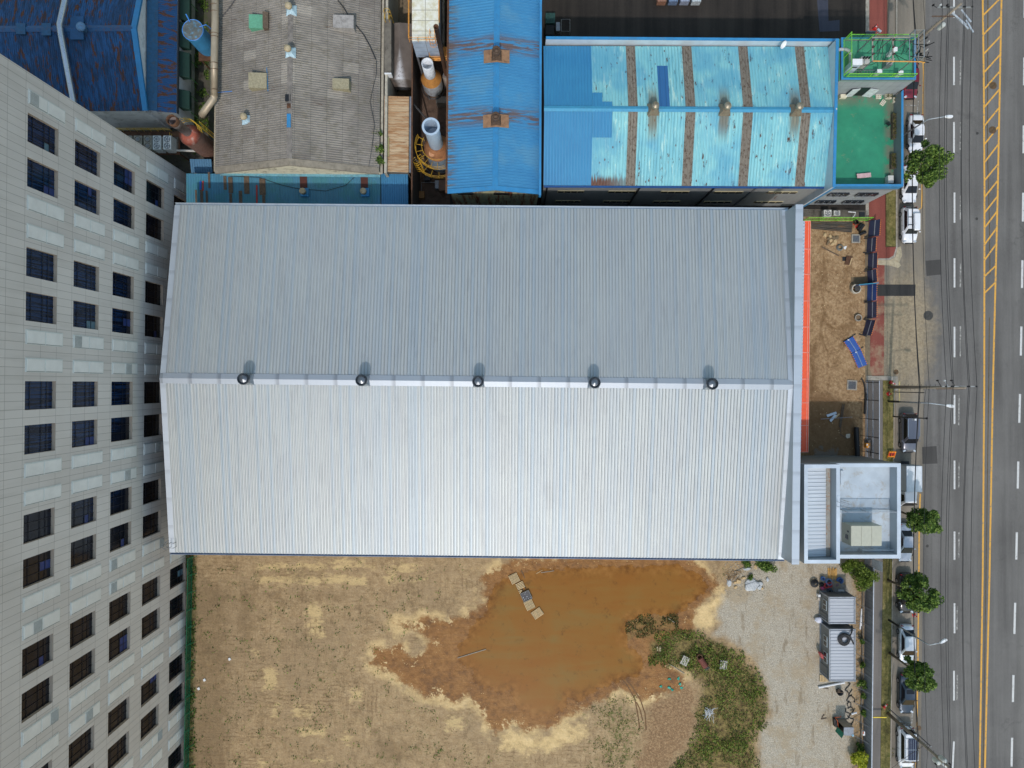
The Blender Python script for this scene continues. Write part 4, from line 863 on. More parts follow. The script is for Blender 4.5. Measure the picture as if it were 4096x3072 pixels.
bb = thing('grey_workshop', (r[1].x, 40, 0), 'old grey corrugated gable roof with two small domed vents on its ridge', 'workshop')
m_ = MB(); m_.ribs(e[1], e[0], r[0], r[1], .26, .08, fr=(0, .25, .45, .65, .85)); m_.ribs(e[3], e[2], r[1], r[0], .26, .08, fr=(0, .25, .45, .65, .85)); broof = build('roof', m_, BROOF, bb)
m_ = MB(); k_ = .3; W_ = [Vector((e[0].x + .3, 56, 6.85)), Vector((e[1].x + .3, e[1].y - .25, 6.85)), Vector((e[2].x - .1, e[2].y - .25, 6.85)), Vector((e[3].x - .1, 56, 6.85))]
g0 = lambda p: Vector((p.x, p.y, 0)); rs_ = Vector((r[1].x, r[1].y - .25, 10.45)); rn_ = Vector((r[0].x, 56, 10.45))
m_.quad(g0(W_[0]), g0(W_[1]), W_[1], W_[0]); m_.quad(g0(W_[2]), g0(W_[3]), W_[3], W_[2]); m_.poly([g0(W_[1]), g0(W_[2]), W_[2], rs_, W_[1]]); m_.poly([g0(W_[3]), g0(W_[0]), W_[0], rn_, W_[3]]); build('wall', m_, CRM, bb)
m_ = MB()
for a, b in ((e[1], r[1]), (r[1], e[2])):
    u_ = Vector((0, 0, .1)); s_ = Vector((0, -.75, 0)); m_.quad(a + s_ + u_, b + s_ + u_, b + u_ * 1.2, a + u_ * 1.2); m_.quad(a + s_ - u_ * 2, b + s_ - u_ * 2, b + s_ + u_, a + s_ + u_)
build('gable_coping', m_, plain('coping_grey', C(140, 132, 118), .9, obj=False, var=.15, scale=1.5, dirt=C(90, 82, 66)), bb)
m_ = MB(); up = Vector((0, 0, .1)); 
for s_ in (-1, 1):
    d = Vector((s_ * .3, 0, -.1 + .07)); a, b = r[0] + d, r[1] + d; m_.quad(a, b, r[1] + up, r[0] + up)
build('ridge_cap', m_, plain('ridge_grey', C(128, 122, 116), .8, obj=False, var=.2, scale=1.5, dirt=C(80, 76, 72)), bb)
m_ = MB(); m_.prism([(e[2].x + .05, e[2].y - .6), (e[2].x + .32, e[2].y - .6), (e[3].x + .32, 56), (e[3].x + .05, 56)], 6.55, 6.6); m_.prism([(e[2].x + .55, e[2].y - .6), (e[2].x + .85, e[2].y - .6), (e[3].x + .85, 56), (e[3].x + .55, 56)], 0, 7.0); build('east_gutter_wall', m_, plain('pale_coping', C(176, 170, 154), .85, obj=False, var=.12, dirt=C(100, 92, 76)), bb)
m_ = MB(); m_.prism([(e[1].x - .05, e[1].y - .4), (e[1].x - .3, e[1].y - .4), (e[0].x - .3, 56), (e[0].x - .05, 56)], 6.5, 6.7); build('gutter', m_, plain('beige_gutter', C(166, 156, 136), .6, obj=False, dirt=C(96, 88, 66)), bb)
def rz_at(x): # roof height of the grey roof at world x
    return 10.6 - abs(x - (r[1].x + .15)) / 9.7 * 3.6
def b_on(k, x, y, up=0):  # point on that roof seen at pixel
    z = 9.0
    for _ in range(6): p_ = T(k, x, y, z + up); z = rz_at(p_.x)
    return T(k, x, y, z + up), z
for xx, yy in ((285, 55), (278, 420), (-100, 1002)):
    p_, z = b_on(2, xx + 12, yy + 22, .3); m_ = MB(); s_ = .58; t_ = .25
    m_.add([(p_.x + a * s_, p_.y + b * s_, z - .1) for a, b in ((-1, -1), (1, -1), (1, 1), (-1, 1))] + [(p_.x + a * t_, p_.y + b * t_, z + .55) for a, b in ((-1, -1), (1, -1), (1, 1), (-1, 1))], [(0, 1, 5, 4), (1, 2, 6, 5), (2, 3, 7, 6), (3, 0, 4, 7), (4, 5, 6, 7)])
    v_ = build('roof_vent', m_, plain('pale_blue_vent', C(178, 206, 220), .5), bb)
    m_ = MB(); m_.lathe((p_.x, p_.y, z), [(.22, .5), (.22, .7), (.36, .8), (.40, 1.0), (.32, 1.2), (.1, 1.3)], 18); build('turbine', m_, plain('beige_turbine', C(176, 162, 132), .6, dirt=C(110, 96, 70)), v_, smooth=True)
def dormer(k, x0, y0, x1, y1, mat, h=.45, tilt=.15, name='roof_hatch'):
    a, za = b_on(k, x0, y0, h); b, zb = b_on(k, x1, y1, h); m_ = MB(); zt = max(za, zb) + h
    m_.prism([(a.x, a.y), (b.x, a.y), (b.x, b.y), (a.x, b.y)], min(za, zb) - .3, lambda x, y: zt - tilt * (x - a.x) / (b.x - a.x)); return build(name, m_, mat, bb)
HATCH = plain('hatch_beige', C(156, 148, 122), .8, var=.15, scale=6, dirt=C(100, 92, 66)); 
dormer(2, 660, 675, 812, 785, HATCH); dormer(2, 665, 125, 855, 270, plain('hatch_grey', C(158, 154, 150), .8, dirt=C(96, 90, 84))); dormer('h', 1430, 1330, 1700, 1550, HATCH)
dormer('h', 1430, 300, 1660, 490, plain('green_hatch', C(96, 160, 130), .7, scale=6), .4); dormer('h', 1650, 215, 1730, 490, DWOOD, .5)
def rb(k, xs, ys, w_, mat, name, hh=.06):
    """flat strip lying on the grey roof"""
    m_ = MB(); q = [b_on(k, x, y, hh) for x, y in zip(xs, ys)]; m_.tube([Vector((p_.x, p_.y, z + hh)) for p_, z in q], w_, 5); return build(name, m_, mat, bb)
rb('h', (1150, 1060, 930), (0, 130, 290), .07, DKSTEEL, 'roof_cable'); rb(2, (705, 760, 795, 860, 930, 985, 1035), (0, 70, 130, 215, 300, 400, 515), .05, DKSTEEL, 'roof_cable')
rb('h', (1712, 1725, 1735), (1195, 1400, 1615), .06, plain('blue_pipe', C(70, 124, 166), .5), 'blue_rod'); rb('h', (845, 1100), (1640, 1612), .05, plain('bright_blue', C(60, 130, 210), .4), 'blue_rod')
rb(2, (1040, 1040, 1010, 985, 1025, 1000, 975), (520, 640, 760, 880, 1080, 1280, 1440), .025, DKSTEEL, 'roof_cable')
m_ = MB()
for xx, yy, w_, h_, in ((275, 845, .28, .3),): 
    p_, z = b_on(2, xx, yy, .15); m_.box((p_.x, p_.y, z + .12), (.6, .75, .12))
build('tar_patch', m_, BLACK, bb); m_ = MB(); p_, z = b_on(2, 283, 1040, .2); m_.box((p_.x - .02, p_.y, z + .12), (.42, 1.5, .1)); build('blue_ridge_patch', m_, BLUEP, bb)
m_ = MB(); p_, z = b_on(2, 283, 912, .2); m_.box((p_.x - .02, p_.y, z + .12), (.4, .5, .1)); build('rust_ridge_patch', m_, RUSTM, bb)

# ------------------------------------------------------------------ low blue annex under the grey gable
def anx(t, c, v): return t.mix(t.m('MULTIPLY', t.step(t.noise(.35, 6, .7), .45, .6), .6), c, C(58, 124, 128))
ANX = sheetmat('annex_sheet', C(66, 128, 156), C(60, 108, 128), .30, 0, .0098, rust=C(110, 96, 72), rust_scale=1.5, rust_lo=.66, rust_hi=.74, rough=.6, line=.45, streak=10, extra=anx)
ANX2 = sheetmat('annex_sheet_blue', C(56, 126, 166), C(48, 108, 148), .26, 0, .0098, rough=.55, line=.4, streak=10)
a, b, c, d = P(745, 694, 5.3), P(1522, 700, 5.3), P(1522, 830, 4.9), P(746, 824, 4.9); a2, b2 = P(1524, 694, 5.35), P(1632, 696, 5.35)
for q in (c, d): q.y = 20.35
an = thing('blue_annex', ((a.x + b.x) / 2, 22.5, 0), 'low blue-green corrugated lean-to roof between the grey gable and the big warehouse', 'annex')
m_ = MB(); m_.ribs(d, c, b, a, .30, .04); build('roof', m_, ANX, an)
m_ = MB(); c2 = Vector((b2.x, 20.35, 4.95)); m_.ribs(Vector((a2.x, 20.35, 4.95)), c2, b2, a2, .26, .04); build('blue_roof', m_, ANX2, an)
m_ = MB(); m_.prism([(a.x + .15, a.y - .05), (b2.x - .15, a.y - .15), (b2.x - .15, 20.4), (a.x + .15, 20.4)], 0, 4.8); build('wall', m_, OLDC, an)
m_ = MB(); m_.prism([(a.x + 4, a.y + .02), (b.x, b.y + .02), (b.x, b.y - .28), (a.x + 4, a.y - .28)], 5.3, 5.42); build('top_flashing', m_, plain('pale_blue_flash', C(110, 168, 186), .5, obj=False, dirt=C(96, 90, 70)), an)
def zan(y): return 5.3 - .4 * (24.9 - y) / 4.5
for i, (x0, y0, x1, y1) in enumerate(((460, 138, 490, 282), (505, 165, 548, 312), (510, 315, 538, 405), (600, 290, 634, 405), (652, 147, 704, 320), (797, 178, 856, 330), (820, 330, 850, 408), (188, 282, 208, 402), (236, 280, 266, 402), (288, 288, 310, 402), (316, 118, 338, 266))):
    p_, q = T('m', x0, y0, 5.2), T('m', x1, y1, 5.1); m_ = MB(); m_.add([(p_.x, p_.y, zan(p_.y) + .07), (q.x, p_.y, zan(p_.y) + .07), (q.x, q.y, zan(q.y) + .07), (p_.x, q.y, zan(q.y) + .07), (p_.x, p_.y, zan(p_.y) + .12), (q.x, p_.y, zan(p_.y) + .12), (q.x, q.y, zan(q.y) + .12), (p_.x, q.y, zan(q.y) + .12)], [(3, 2, 1, 0), (4, 7, 6, 5), (0, 1, 5, 4), (1, 2, 6, 5), (2, 3, 7, 6), (3, 0, 4, 7)])
    build('board', m_, DWOOD, None, label=('weathered brown board lying on the blue annex roof, %s from the left' % ['fourth', 'fifth', 'lower fifth', 'sixth', 'seventh, widest', 'eighth, rightmost', 'lower rightmost', 'first', 'second', 'third', 'upper third'][i]), cat='board', group='boards on the annex roof')
for x0, y0, y1, col, nm in ((264, 198, 292, C(176, 48, 36), 'short red pole lying at the left of the annex roof'), (768, 235, 408, C(176, 48, 36), 'long red pole lying right of centre on the annex roof'), (240, 200, 280, C(30, 84, 190), 'short blue pole lying beside the short red pole on the annex roof')):
    p_, q = T('m', x0, y0, 5.3), T('m', x0 + 2, y1, 5.1); m_ = MB(); m_.tube([Vector((p_.x, p_.y, zan(p_.y) + .1)), Vector((q.x, q.y, zan(q.y) + .1))], .09, 6); build('pole', m_, plain('pole%d' % x0, col, .5), None, label=nm, cat='pole')
for x0 in (1210, 1782):
    p_, q = T('m', x0 - 35, 147, 5.3), T('m', x0 + 35, 262, 5.2); m_ = MB(); m_.prism([(p_.x, p_.y), (q.x, p_.y), (q.x, q.y), (p_.x, q.y)], 4.9, lambda x, y: zan(y) + .1); bx = build('rust_panel', m_, plain('dark_rust_panel', C(78, 42, 36), .8), an)
    p_, q = T('m', x0 - 30, 262, 5.5), T('m', x0 + 44, 340, 5.5); m_ = MB(); m_.prism([(p_.x, p_.y), (q.x, p_.y), (q.x, q.y), (p_.x, q.y)], 4.8, 5.45); vb = build('vent_base', m_, BLUEP, an)
    p_ = T('m', x0 - 12, 290, 6.3); m_ = MB(); m_.lathe((p_.x, p_.y, 0), [(.2, 5.4), (.2, 6.0), (.36, 6.05), (.37, 6.3), (.3, 6.42)], 18); build('vent_cap', m_, plain('beige_turbine', C(176, 162, 132), .6), vb, smooth=True)
q = [T('m', x, y, 5.6) for x, y in ((385, 118), (520, 146), (780, 158), (1000, 230), (1150, 262), (1410, 283), (1600, 232), (1690, 150), (1800, 148))]; m_ = MB(); m_.tube([Vector((p_.x, p_.y, zan(p_.y) + .1)) for p_ in q], .03, 5); build('cable', m_, BLACK, None, label='black cable drooping across the blue annex roof', cat='cable')

# ------------------------------------------------------------------ alley with stacks
wl = thing('alley_wall', (-11.6, 32, 0), 'tall dark rusty-edged wall running up the alley beside the rust-stained roof', 'wall')
m_ = MB(); p_, q = P(1648, 365, 6.7), P(1645, 830, 6.7); m_.prism([(p_.x, 48), (p_.x + .12, 48), (q.x + .12, 20.4), (q.x, 20.4)], 0, 6.7); build('panel', m_, plain('dark_sheet', C(58, 52, 48), .8, obj=False, var=.2), wl)
m_ = MB(); m_.bar((p_.x + .06, 48, 6.72), (q.x + .06, 20.4, 6.72), .16, .06); build('coping', m_, RUSTM, wl)
for yy in (900, 1360):
    p_ = T(2, 1362, yy, 5.5); m_ = MB(); m_.bar((p_.x - .05, p_.y, 5.6), (p_.x + 1.2, p_.y - .1, .1), .14); build('brace', m_, STEEL, wl)
def rst(t, c, v): return t.mix(t.m('MULTIPLY', t.step(t.noise(1.0, 6, .7, t.pos(scale=(.3, 2.2, 1))), .42, .62), .8), c, C(150, 106, 64))
RROOF = sheetmat('rust_stained', C(190, 168, 136), C(166, 132, 94), .30, 1, .0098, rust=C(128, 86, 52), rust_scale=1.3, rust_lo=.55, rust_hi=.7, rough=.8, line=.2, streak=6, extra=rst)
rs = thing('rust_stained_shed', P(1590, 540), 'narrow shed roof stained orange and cream with rust beside the alley wall', 'shed')
a, b, c, d = P(1537, 383, 6.4), P(1636, 386, 6.2), P(1634, 690, 6.2), P(1536, 687, 6.4); m_ = MB(); m_.ribs(c, b, a, d, .30, .04); build('roof', m_, RROOF, rs)
m_ = MB(); m_.prism([(a.x + .1, a.y - .1), (b.x - .05, b.y - .1), (c.x - .05, c.y + .05), (d.x + .1, d.y + .05)], 0, 6.05); build('wall', m_, OLDC, rs)
m_ = MB(); m_.bar(b + Vector((.17, 0, -.08)), c + Vector((.17, 0, -.08)), .2, .14); build('gutter', m_, STEEL, rs)
p_, q = T(2, 1118, 1185, 6.5), T(2, 1150, 1350, 6.5); m_ = MB(); m_.prism([(p_.x, p_.y), (q.x, p_.y), (q.x, q.y), (p_.x, q.y)], 6.42, 6.52); build('board', m_, plain('mossy_board', C(156, 148, 104), .9, scale=5), None, label='mossy pale board lying on the rust-stained shed roof', cat='board')
# grey tent-like tank shed
gs = thing('grey_tank_shed', P(1600, 250), 'low grey gable-roofed tank housing with a white stain between the grey roof and the alley', 'shed')
z1, z2 = 5.0, 5.7; a, b, c, d = P(1540, 95, z1), P(1649, 95, z1), P(1649, 318, z1), P(1540, 318, z1); r1, r2 = P(1598, 90, z2), P(1598, 317, z2); r1.x = r2.x
GT = NT('tank_grey'); s = GT.sep(GT.pos()); stn = GT.step(GT.m('ADD', GT.m('ABSOLUTE', GT.m('SUBTRACT', s[0], r1.x)), GT.m('MULTIPLY', GT.m('SUBTRACT', s[1], 36.5), .18)), .7, .0)
GT = GT.out(GT.mix(GT.m('MULTIPLY', stn, GT.step(GT.noise(3, 6, .7), .3, .5)), GT.ramp(GT.noise(.6, 5, .6), [(.3, C(96, 88, 82)), (.7, C(124, 114, 106))]), C(212, 212, 214)), .5)
m_ = MB(); m_.quad(a, d, r2, r1); m_.quad(c, b, r1, r2); m_.poly([u(d, 2), u(c, 2), c, r2, d]); m_.quad(u(c, 2), u(b, 2), b, c); m_.quad(u(a, 2), u(d, 2), d, a); m_.poly([u(b, 2), u(a, 2), a, r1, b]); m_.quad(u(a, 2), u(b, 2), u(c, 2), u(d, 2)); build('shell', m_, GT, gs)
for px_, py_ in ((1552, 312), (1642, 312), (1552, 110), (1642, 110)):
    p_ = P(px_, py_, 2); m_ = MB(); m_.bar((p_.x, p_.y, 0), (p_.x, p_.y, 2), .2); build('leg', m_, STEEL, gs)
lg = thing('concrete_duct', P(1551, 190), 'long narrow concrete duct box with a white end beside the grey roof', 'duct'); a, b = P(1537, 78, 7.3), P(1565, 290, 7.3); m_ = MB(); m_.prism([(a.x, a.y), (b.x, a.y), (b.x, b.y), (a.x, b.y)], 5.6, 7.3); build('casing', m_, OLDC, lg)
m_ = MB(); m_.prism([(a.x, b.y), (b.x, b.y), (b.x, b.y - .14), (a.x, b.y - .14)], 6.2, 7.25); build('end_cap', m_, WHITE, lg)
for yy in (a.y - 1, b.y + 1): m_ = MB(); m_.bar(((a.x + b.x) / 2, yy, 0), ((a.x + b.x) / 2, yy, 5.6), .3); build('leg', m_, OLDC, lg)
p_ = T(2, 1140, 160, 7.2); ladr = thing('cage_ladder_stand', (p_.x, p_.y, 0), 'yellow hooped cage ladder at the end of the concrete duct', 'ladder'); cage_ladder((p_.x, p_.y), (0, 1), 7.2, .2, YELLOW, ladr)
# panelled water tower block
wt = thing('panel_tank', P(1702, 80, 0), 'cream panelled water tank on a steel frame with orange rails', 'water tank')
ZT, ZB = 11.0, 7.2; a, b, c, d = P(1648, -220, ZT), P(1755, -220, ZT), P(1755, 165, ZT), P(1648, 165, ZT); a.x = d.x; b.x = c.x
t = NT('tank_panels'); v = t.pos(loc=(-d.x, -c.y, 0)); s = t.sep(v); jx = t.m('FRACT', t.m('ADD', t.m('DIVIDE', s[0], 1.49), 0.0)); jy = t.m('FRACT', t.m('DIVIDE', s[1], 1.15)); jz = t.m('FRACT', t.m('DIVIDE', s[2], .95))
jj = t.m('MAXIMUM', t.m('MAXIMUM', t.step(jx, .95, .97), t.step(jy, .94, .96)), t.step(jz, .94, .96))
base = t.ramp(t.noise(1.5, 7, .7), [(.35, C(196, 190, 158)), (.6, C(222, 222, 212))]); front = t.ramp(t.noise(1.5, 5), [(.3, C(140, 156, 176)), (.7, C(170, 184, 202))])
nz = t.sep(t.n('ShaderNodeNewGeometry').outputs['Normal'])[2]; c_ = t.mix(t.step(nz, .5, .6), front, base); TP = t.out(t.mix(t.m('MULTIPLY', jj, .75), c_, C(96, 84, 70)), .5)
m_ = MB(); m_.prism([(a.x, a.y), (b.x, b.y), (c.x, c.y), (d.x, d.y)], ZB, ZT); build('tank', m_, TP, wt)
for xx in (a.x + .1, (a.x + b.x) / 2, b.x - .1):
    for yy in (c.y + .1, c.y + 4, c.y + 8): m_ = MB(); m_.bar((xx, yy, 0), (xx, yy, ZB), .22); build('leg', m_, STEEL, wt)
m_ = MB(); x0, x1, y0 = a.x - .25, b.x - .35, c.y
for hh in (.45, 1.0): m_.tube([(x0, 50, ZT + hh), (x0, y0 - .05, ZT + hh), (x1, y0 - .05, ZT + hh)], .04, 5); m_.tube([(b.x + .1, 50, ZT + hh), (b.x + .1, y0 + 1.8, ZT + hh)], .04, 5)
for i in range(12): m_.bar((x0, y0 + i * 1.1, ZT - .1), (x0, y0 + i * 1.1, ZT + 1), .05)
for i in range(4): m_.bar((x0 + (x1 - x0) * i / 3, y0 - .05, ZT - .1), (x0 + (x1 - x0) * i / 3, y0 - .05, ZT + 1), .05)
build('railing', m_, ORANGE, wt)
m_ = MB(); xm = T(2, 1500, 480, 8).x; ym = T(2, 1500, 515, 7.5).y
for hh in (.1, .6, 1.1): m_.tube([(xm, ym + 1.6, 7.2 + hh), (xm, ym, 7.2 + hh), (b.x + .9, ym, 7.2 + hh)], .04, 5)
m_.box(((xm + b.x + .9) / 2, ym + .8, 7.2), (b.x + .9 - xm, 1.6, .06)); build('side_platform', m_, ORANGE, wt)
p_ = T(2, 1545, 400, 9); cage_ladder((p_.x, p_.y), (0, -1), ZT, 7.3, ORANGE, wt)
m_ = MB(); a, b = T(2, 1585, -200, 6), T(2, 1628, 375, 6); m_.prism([(a.x, 50), (b.x, 50), (b.x, b.y), (a.x, b.y)], 0, 6.0); build('alley_shelf', m_, CONC, None, label='long narrow concrete shelf between the panel tank and the bright blue roof', cat='plinth')
# rust pipe chimney
c = Vector((-7.85, 36.9, 0)); rc_ = thing('rusty_chimney', (c.x, c.y, 0), 'thin tall rusty pipe chimney beside the panelled water tank', 'chimney'); m_ = MB(); m_.lathe((c.x, c.y, 0), [(.25, 4.2), (.25, 15.5), (.28, 15.5), (.28, 15.6), (.22, 15.58), (.2, 14.6), (.05, 14.5)], 18, cap=False); build('pipe', m_, RUSTM, rc_, smooth=True)
m_ = MB(); m_.lathe((c.x, c.y, 0), [(.34, 4.1), (.34, 4.3)], 16); build('base', m_, STEEL, rc_)
# stack one: white chimney on an orange cone vessel
c = Vector((-9.62, 36.35, 0)); s1 = thing('white_stack_vessel', c, 'white round vessel with an orange shoulder and short white chimney', 'vessel')
m_ = MB(); m_.lathe(c, [(1.05, 1.6), (1.2, 2.2), (1.2, 4.4)], 28, cap=False); build('body', m_, plain('vessel_white', C(190, 198, 206), .4, dirt=RUST, dirt_amt=.6), s1, smooth=True)
m_ = MB(); m_.lathe(c, [(1.22, 4.4), (.68, 5.6)], 28, cap=False); build('shoulder', m_, plain('vessel_orange', C(190, 134, 70), .6, dirt=C(140, 96, 60)), s1, smooth=True)
m_ = MB(); m_.lathe(c, [(.66, 5.5), (.66, 8.4), (.62, 8.4), (.6, 6.6), (.05, 6.5)], 28, cap=False); build('chimney', m_, plain('stack_white', C(206, 212, 218), .4, dirt=C(120, 130, 130)), s1, smooth=True)
for a in range(4): p_ = c + Vector((math.cos(a * 1.57 + .8), math.sin(a * 1.57 + .8), 0)); m_ = MB(); m_.bar(p_, p_ + Vector((0, 0, 2)), .16); build('leg', m_, STEEL, s1)
m_ = MB(); m_.tube([c + Vector((1.35 * math.cos(q * .3), 1.35 * math.sin(q * .3), 1.7)) for q in range(21)], .07, 6, closed=True); build('ring', m_, DKSTEEL, s1)
p_ = Vector((-7.85, 36.9, 0)); sm = thing('small_vessel', (p_.x, p_.y, 0), 'small rust-topped vessel squeezed between the white stack vessel and blue roof', 'vessel'); m_ = MB(); m_.lathe((p_.x, p_.y, 0), [(.5, 0), (.5, 3.7), (.28, 4.1)], 20); build('shell', m_, plain('vessel_grey', C(150, 140, 130), .6, dirt=RUST), sm, smooth=True)
# stack two
c = Vector((-8.8, 27.9, 0)); s2 = thing('blue_grey_stack_vessel', c, 'tall pale blue-grey flanged chimney on a brown cone vessel in the alley', 'vessel')
m_ = MB(); m_.lathe(c, [(1.5, 0), (1.52, 4.9)], 30, cap=False); build('body', m_, plain('vessel_blue', C(150, 170, 188), .5, dirt=RUST), s2, smooth=True)
m_ = MB(); m_.lathe(c, [(1.6, 4.9), (.84, 6.6)], 30, cap=False); cone = build('shoulder', m_, plain('vessel_brown', C(166, 116, 80), .6, dirt=C(120, 84, 60)), s2, smooth=True)
m_ = MB(); m_.lathe(c, [(.82, 6.4), (.82, 11.7), (.97, 11.7), (.97, 12.0), (.74, 12.0), (.72, 9.6), (.05, 9.5)], 32, cap=False); build('chimney', m_, plain('stack_blue', C(168, 186, 204), .4, var=.05), s2, smooth=False)
m_ = MB(); p_ = T(2, 1520, 1328, 5.9); m_.lathe((p_.x, p_.y, 0), [(.38, 5.0), (.38, 5.9), (.34, 5.95)], 18); build('manway', m_, plain('manway', C(196, 144, 104), .6), s2, smooth=False)
def arc(cc, r_, z_, a0, a1, st_=10): return [Vector((cc.x + r_ * math.cos(math.radians(a)), cc.y + r_ * math.sin(math.radians(a)), z_)) for a in range(a0, a1 + 1, st_)]
m_ = MB()
for z_, r_, a0, a1 in ((5.0, 2.55, 150, 290), (3.2, 3.1, 210, 300)):
    for hh in (0, .5, 1.0): m_.tube(arc(c, r_, z_ + hh, a0, a1), .022, 5)
    for p_ in arc(c, r_, z_, a0, a1, 20): m_.bar(p_, p_ + Vector((0, 0, 1)), .03)
    i_, o_ = arc(c, r_ - .8, z_, a0, a1), arc(c, r_, z_, a0, a1)
    for q in range(len(i_) - 1): 
        if q % 2 == 0: m_.bar(i_[q], o_[q], .05)
    m_.tube(arc(c, r_ - .8, z_ + 1.0, a0, a1), .03, 5)
build('curved_platform', m_, YELLOW, s2)
q = c + Vector((-2.1, -1.6, 0)); cage_ladder((q.x, q.y), (-.8, -.6), 5.2, .3, YELLOW, s2)
# clutter at the alley floor
def crate(k, x0, y0, x1, y1, z0, h, mat, name, label, cat, bev=.02, grp=None):
    a, b = T(k, x0, y0, z0 + h), T(k, x1, y1, z0 + h); m_ = MB(); m_.prism([(a.x, a.y), (b.x, a.y), (b.x, b.y), (a.x, b.y)], z0, z0 + h)
    o = build(name, m_, mat, None, label=label, cat=cat, group=grp, bevel=bev); return o
crate('j', 580, 1462, 695, 1560, .01, .8, plain('tan_board', C(150, 110, 66), .8), 'tan_crate', 'tan wooden crate standing at the foot of the dark alley wall', 'crate')
crate('j', 845, 1310, 900, 1425, .01, .9, STEEL, 'metal_cabinet', 'narrow grey metal cabinet beside the brown box in the alley', 'cabinet')
crate('j', 902, 1305, 1000, 1455, .01, 1.1, plain('brown_box', C(120, 96, 80), .8), 'storage_box', 'brown storage box at the lower end of the alley under the blue roof', 'box')
crate('j', 860, 125, 1010, 215, .01, 1.6, sheetmat('slatted', C(110, 106, 100), C(90, 86, 82), .25, 0, 0, rough=.7, line=.6), 'slatted_unit', 'slatted grey unit in the alley against the blue roof', 'machine')
crate('j', 690, 1200, 780, 1310, .01, 1.2, DKSTEEL, 'dark_machine', 'dark machine with pale frame below the curved yellow platform', 'machine')
p0_, q0_ = T('j', 655, 1340), T('j', 845, 1340); m_ = MB(); m_.tube([T('j', 655, 1460, 1), T('j', 655, 1340, 1), T('j', 845, 1340, 1)], .05, 5); m_.bar(T('j', 655, 1340, 0), T('j', 655, 1340, 1), .05); m_.bar(T('j', 655, 1460, 0), T('j', 655, 1460, 1), .05); build('pipe_rail', m_, STEEL, None, label='grey pipe rail around the lower alley corner', cat='rail')

# ------------------------------------------------------------------ bright blue roof with two rusty vents
BF = C(62, 134, 178)
def fx(t, c, v):
    s = t.sep(v)
    for yy in (37.2, 29.4):
        d = t.m('ABSOLUTE', t.m('SUBTRACT', s[1], yy + .2)); nn = t.noise(1.0, 6, .7, t.pos(scale=(.22, 3.2, 1)))
        c = t.mix(t.m('MULTIPLY', t.m('MULTIPLY', t.step(d, 1.5, .2), t.step(nn, .44, .54)), .9), c, C(100, 76, 62))
    ed = t.m('MULTIPLY', t.step(s[0], -6.0, -7.1), t.step(t.noise(1.0, 6, .75, t.pos(scale=(.35, 3, 1), loc=(2, 0, 0))), .46, .56)); c = t.mix(t.m('MULTIPLY', ed, .8), c, C(96, 84, 74))
    return t.mix(t.m('MULTIPLY', t.step(t.noise(.22, 4, .6), .5, .66), .35), c, C(96, 140, 160))
FROOF = sheetmat('bright_blue_roof', BF, C(46, 112, 160), .32, 1, .0098, rust=C(104, 96, 86), rust_scale=1.0, rust_lo=.67, rust_hi=.78, rough=.5, line=.35, streak=10, extra=fx)
e = [P(1797, -280, 9.5), P(1790, 757, 9.5), P(2160, 760, 9.5), P(2168, -280, 9.5)]; r = [P(1989, -330, 10.9), P(1981, 743, 10.9)]
for p_ in (e[0], e[3], r[0]): p_.y = 55
e[0].x = e[1].x + .32; e[3].x = e[2].x + .32; r[0].x = r[1].x + .32
RW_ = NT('rusty_cream_wall'); nn = RW_.noise(1.0, 7, .7, RW_.pos(scale=(1.6, 1, .14))); RW_ = RW_.out(RW_.mix(RW_.step(nn, .47, .6), RW_.ramp(RW_.noise(1.5, 5), [(.3, C(150, 158, 140)), (.7, C(196, 192, 150))]), C(128, 74, 44)), .7)
fb, frf, fwl = gable('bright_blue_building', 'bright blue metal roof with two square rusty vents along its ridge, top centre', 'workshop', [e[1], e[0], e[3], e[2]], [r[1], r[0]], 9.5, 10.9, 'y', FROOF, RW_, .32, .045, .12, BLUEP, .32)
m_ = MB()
for a, b in ((e[1], r[1]), (r[1], e[2])):
    up = Vector((0, 0, .1)); s_ = Vector((0, -.5, 0)); m_.quad(a + s_ + up, b + s_ + up, b + up, a + up); m_.quad(a + s_ - up, b + s_ - up, b + s_ + up, a + s_ + up)
build('verge_flashing', m_, BLUEP, fb)
m_ = MB(); m_.bar(e[1] + Vector((-.12, -.4, -.12)), e[0] + Vector((-.12, 0, -.12)), .24, .16); build('gutter', m_, RUSTM, fb)
FP = plain('rust_plate', C(146, 112, 84), .8, var=.15, scale=2, dirt=C(96, 62, 40)); 
for xx, yy in ((2072, 480), (2068, 1040)):
    p_ = T(2, xx, yy, 11.1); k_ = (p_.y - r[1].y) / 30; rx = r[1].x + .32 * k_
    m_ = MB()
    for s_ in (-1, 1): m_.add([(rx, p_.y - .72, 11.12), (rx + s_ * 1.42, p_.y - .72, 10.78), (rx + s_ * 1.42, p_.y + .72, 10.78), (rx, p_.y + .72, 11.12)], [(0, 1, 2, 3) if s_ > 0 else (3, 2, 1, 0)])
    pl_ = build('vent_plate', m_, FP, fb)
    m_ = MB(); s_ = .55; t_ = .42; m_.add([(rx + a * s_, p_.y + b * s_, 11.0) for a, b in ((-1, -1), (1, -1), (1, 1), (-1, 1))] + [(rx + a * t_, p_.y + b * t_, 11.5) for a, b in ((-1, -1), (1, -1), (1, 1), (-1, 1))], [(0, 1, 5, 4), (1, 2, 6, 5), (2, 3, 7, 6), (3, 0, 4, 7), (4, 5, 6, 7)])
    m_.lathe((rx, p_.y, 11.4), [(.36, 0), (.36, .6), (.46, .7), (.46, 1.05), (.42, 1.1), (.36, 1.1), (.34, 1.0), (.28, .95), (.02, 1.1)], 24, cap=False); build('rusty_vent', m_, plain('vent_rust', C(92, 74, 60), .7, .2, dirt=DKRUST), pl_)
m_ = MB()
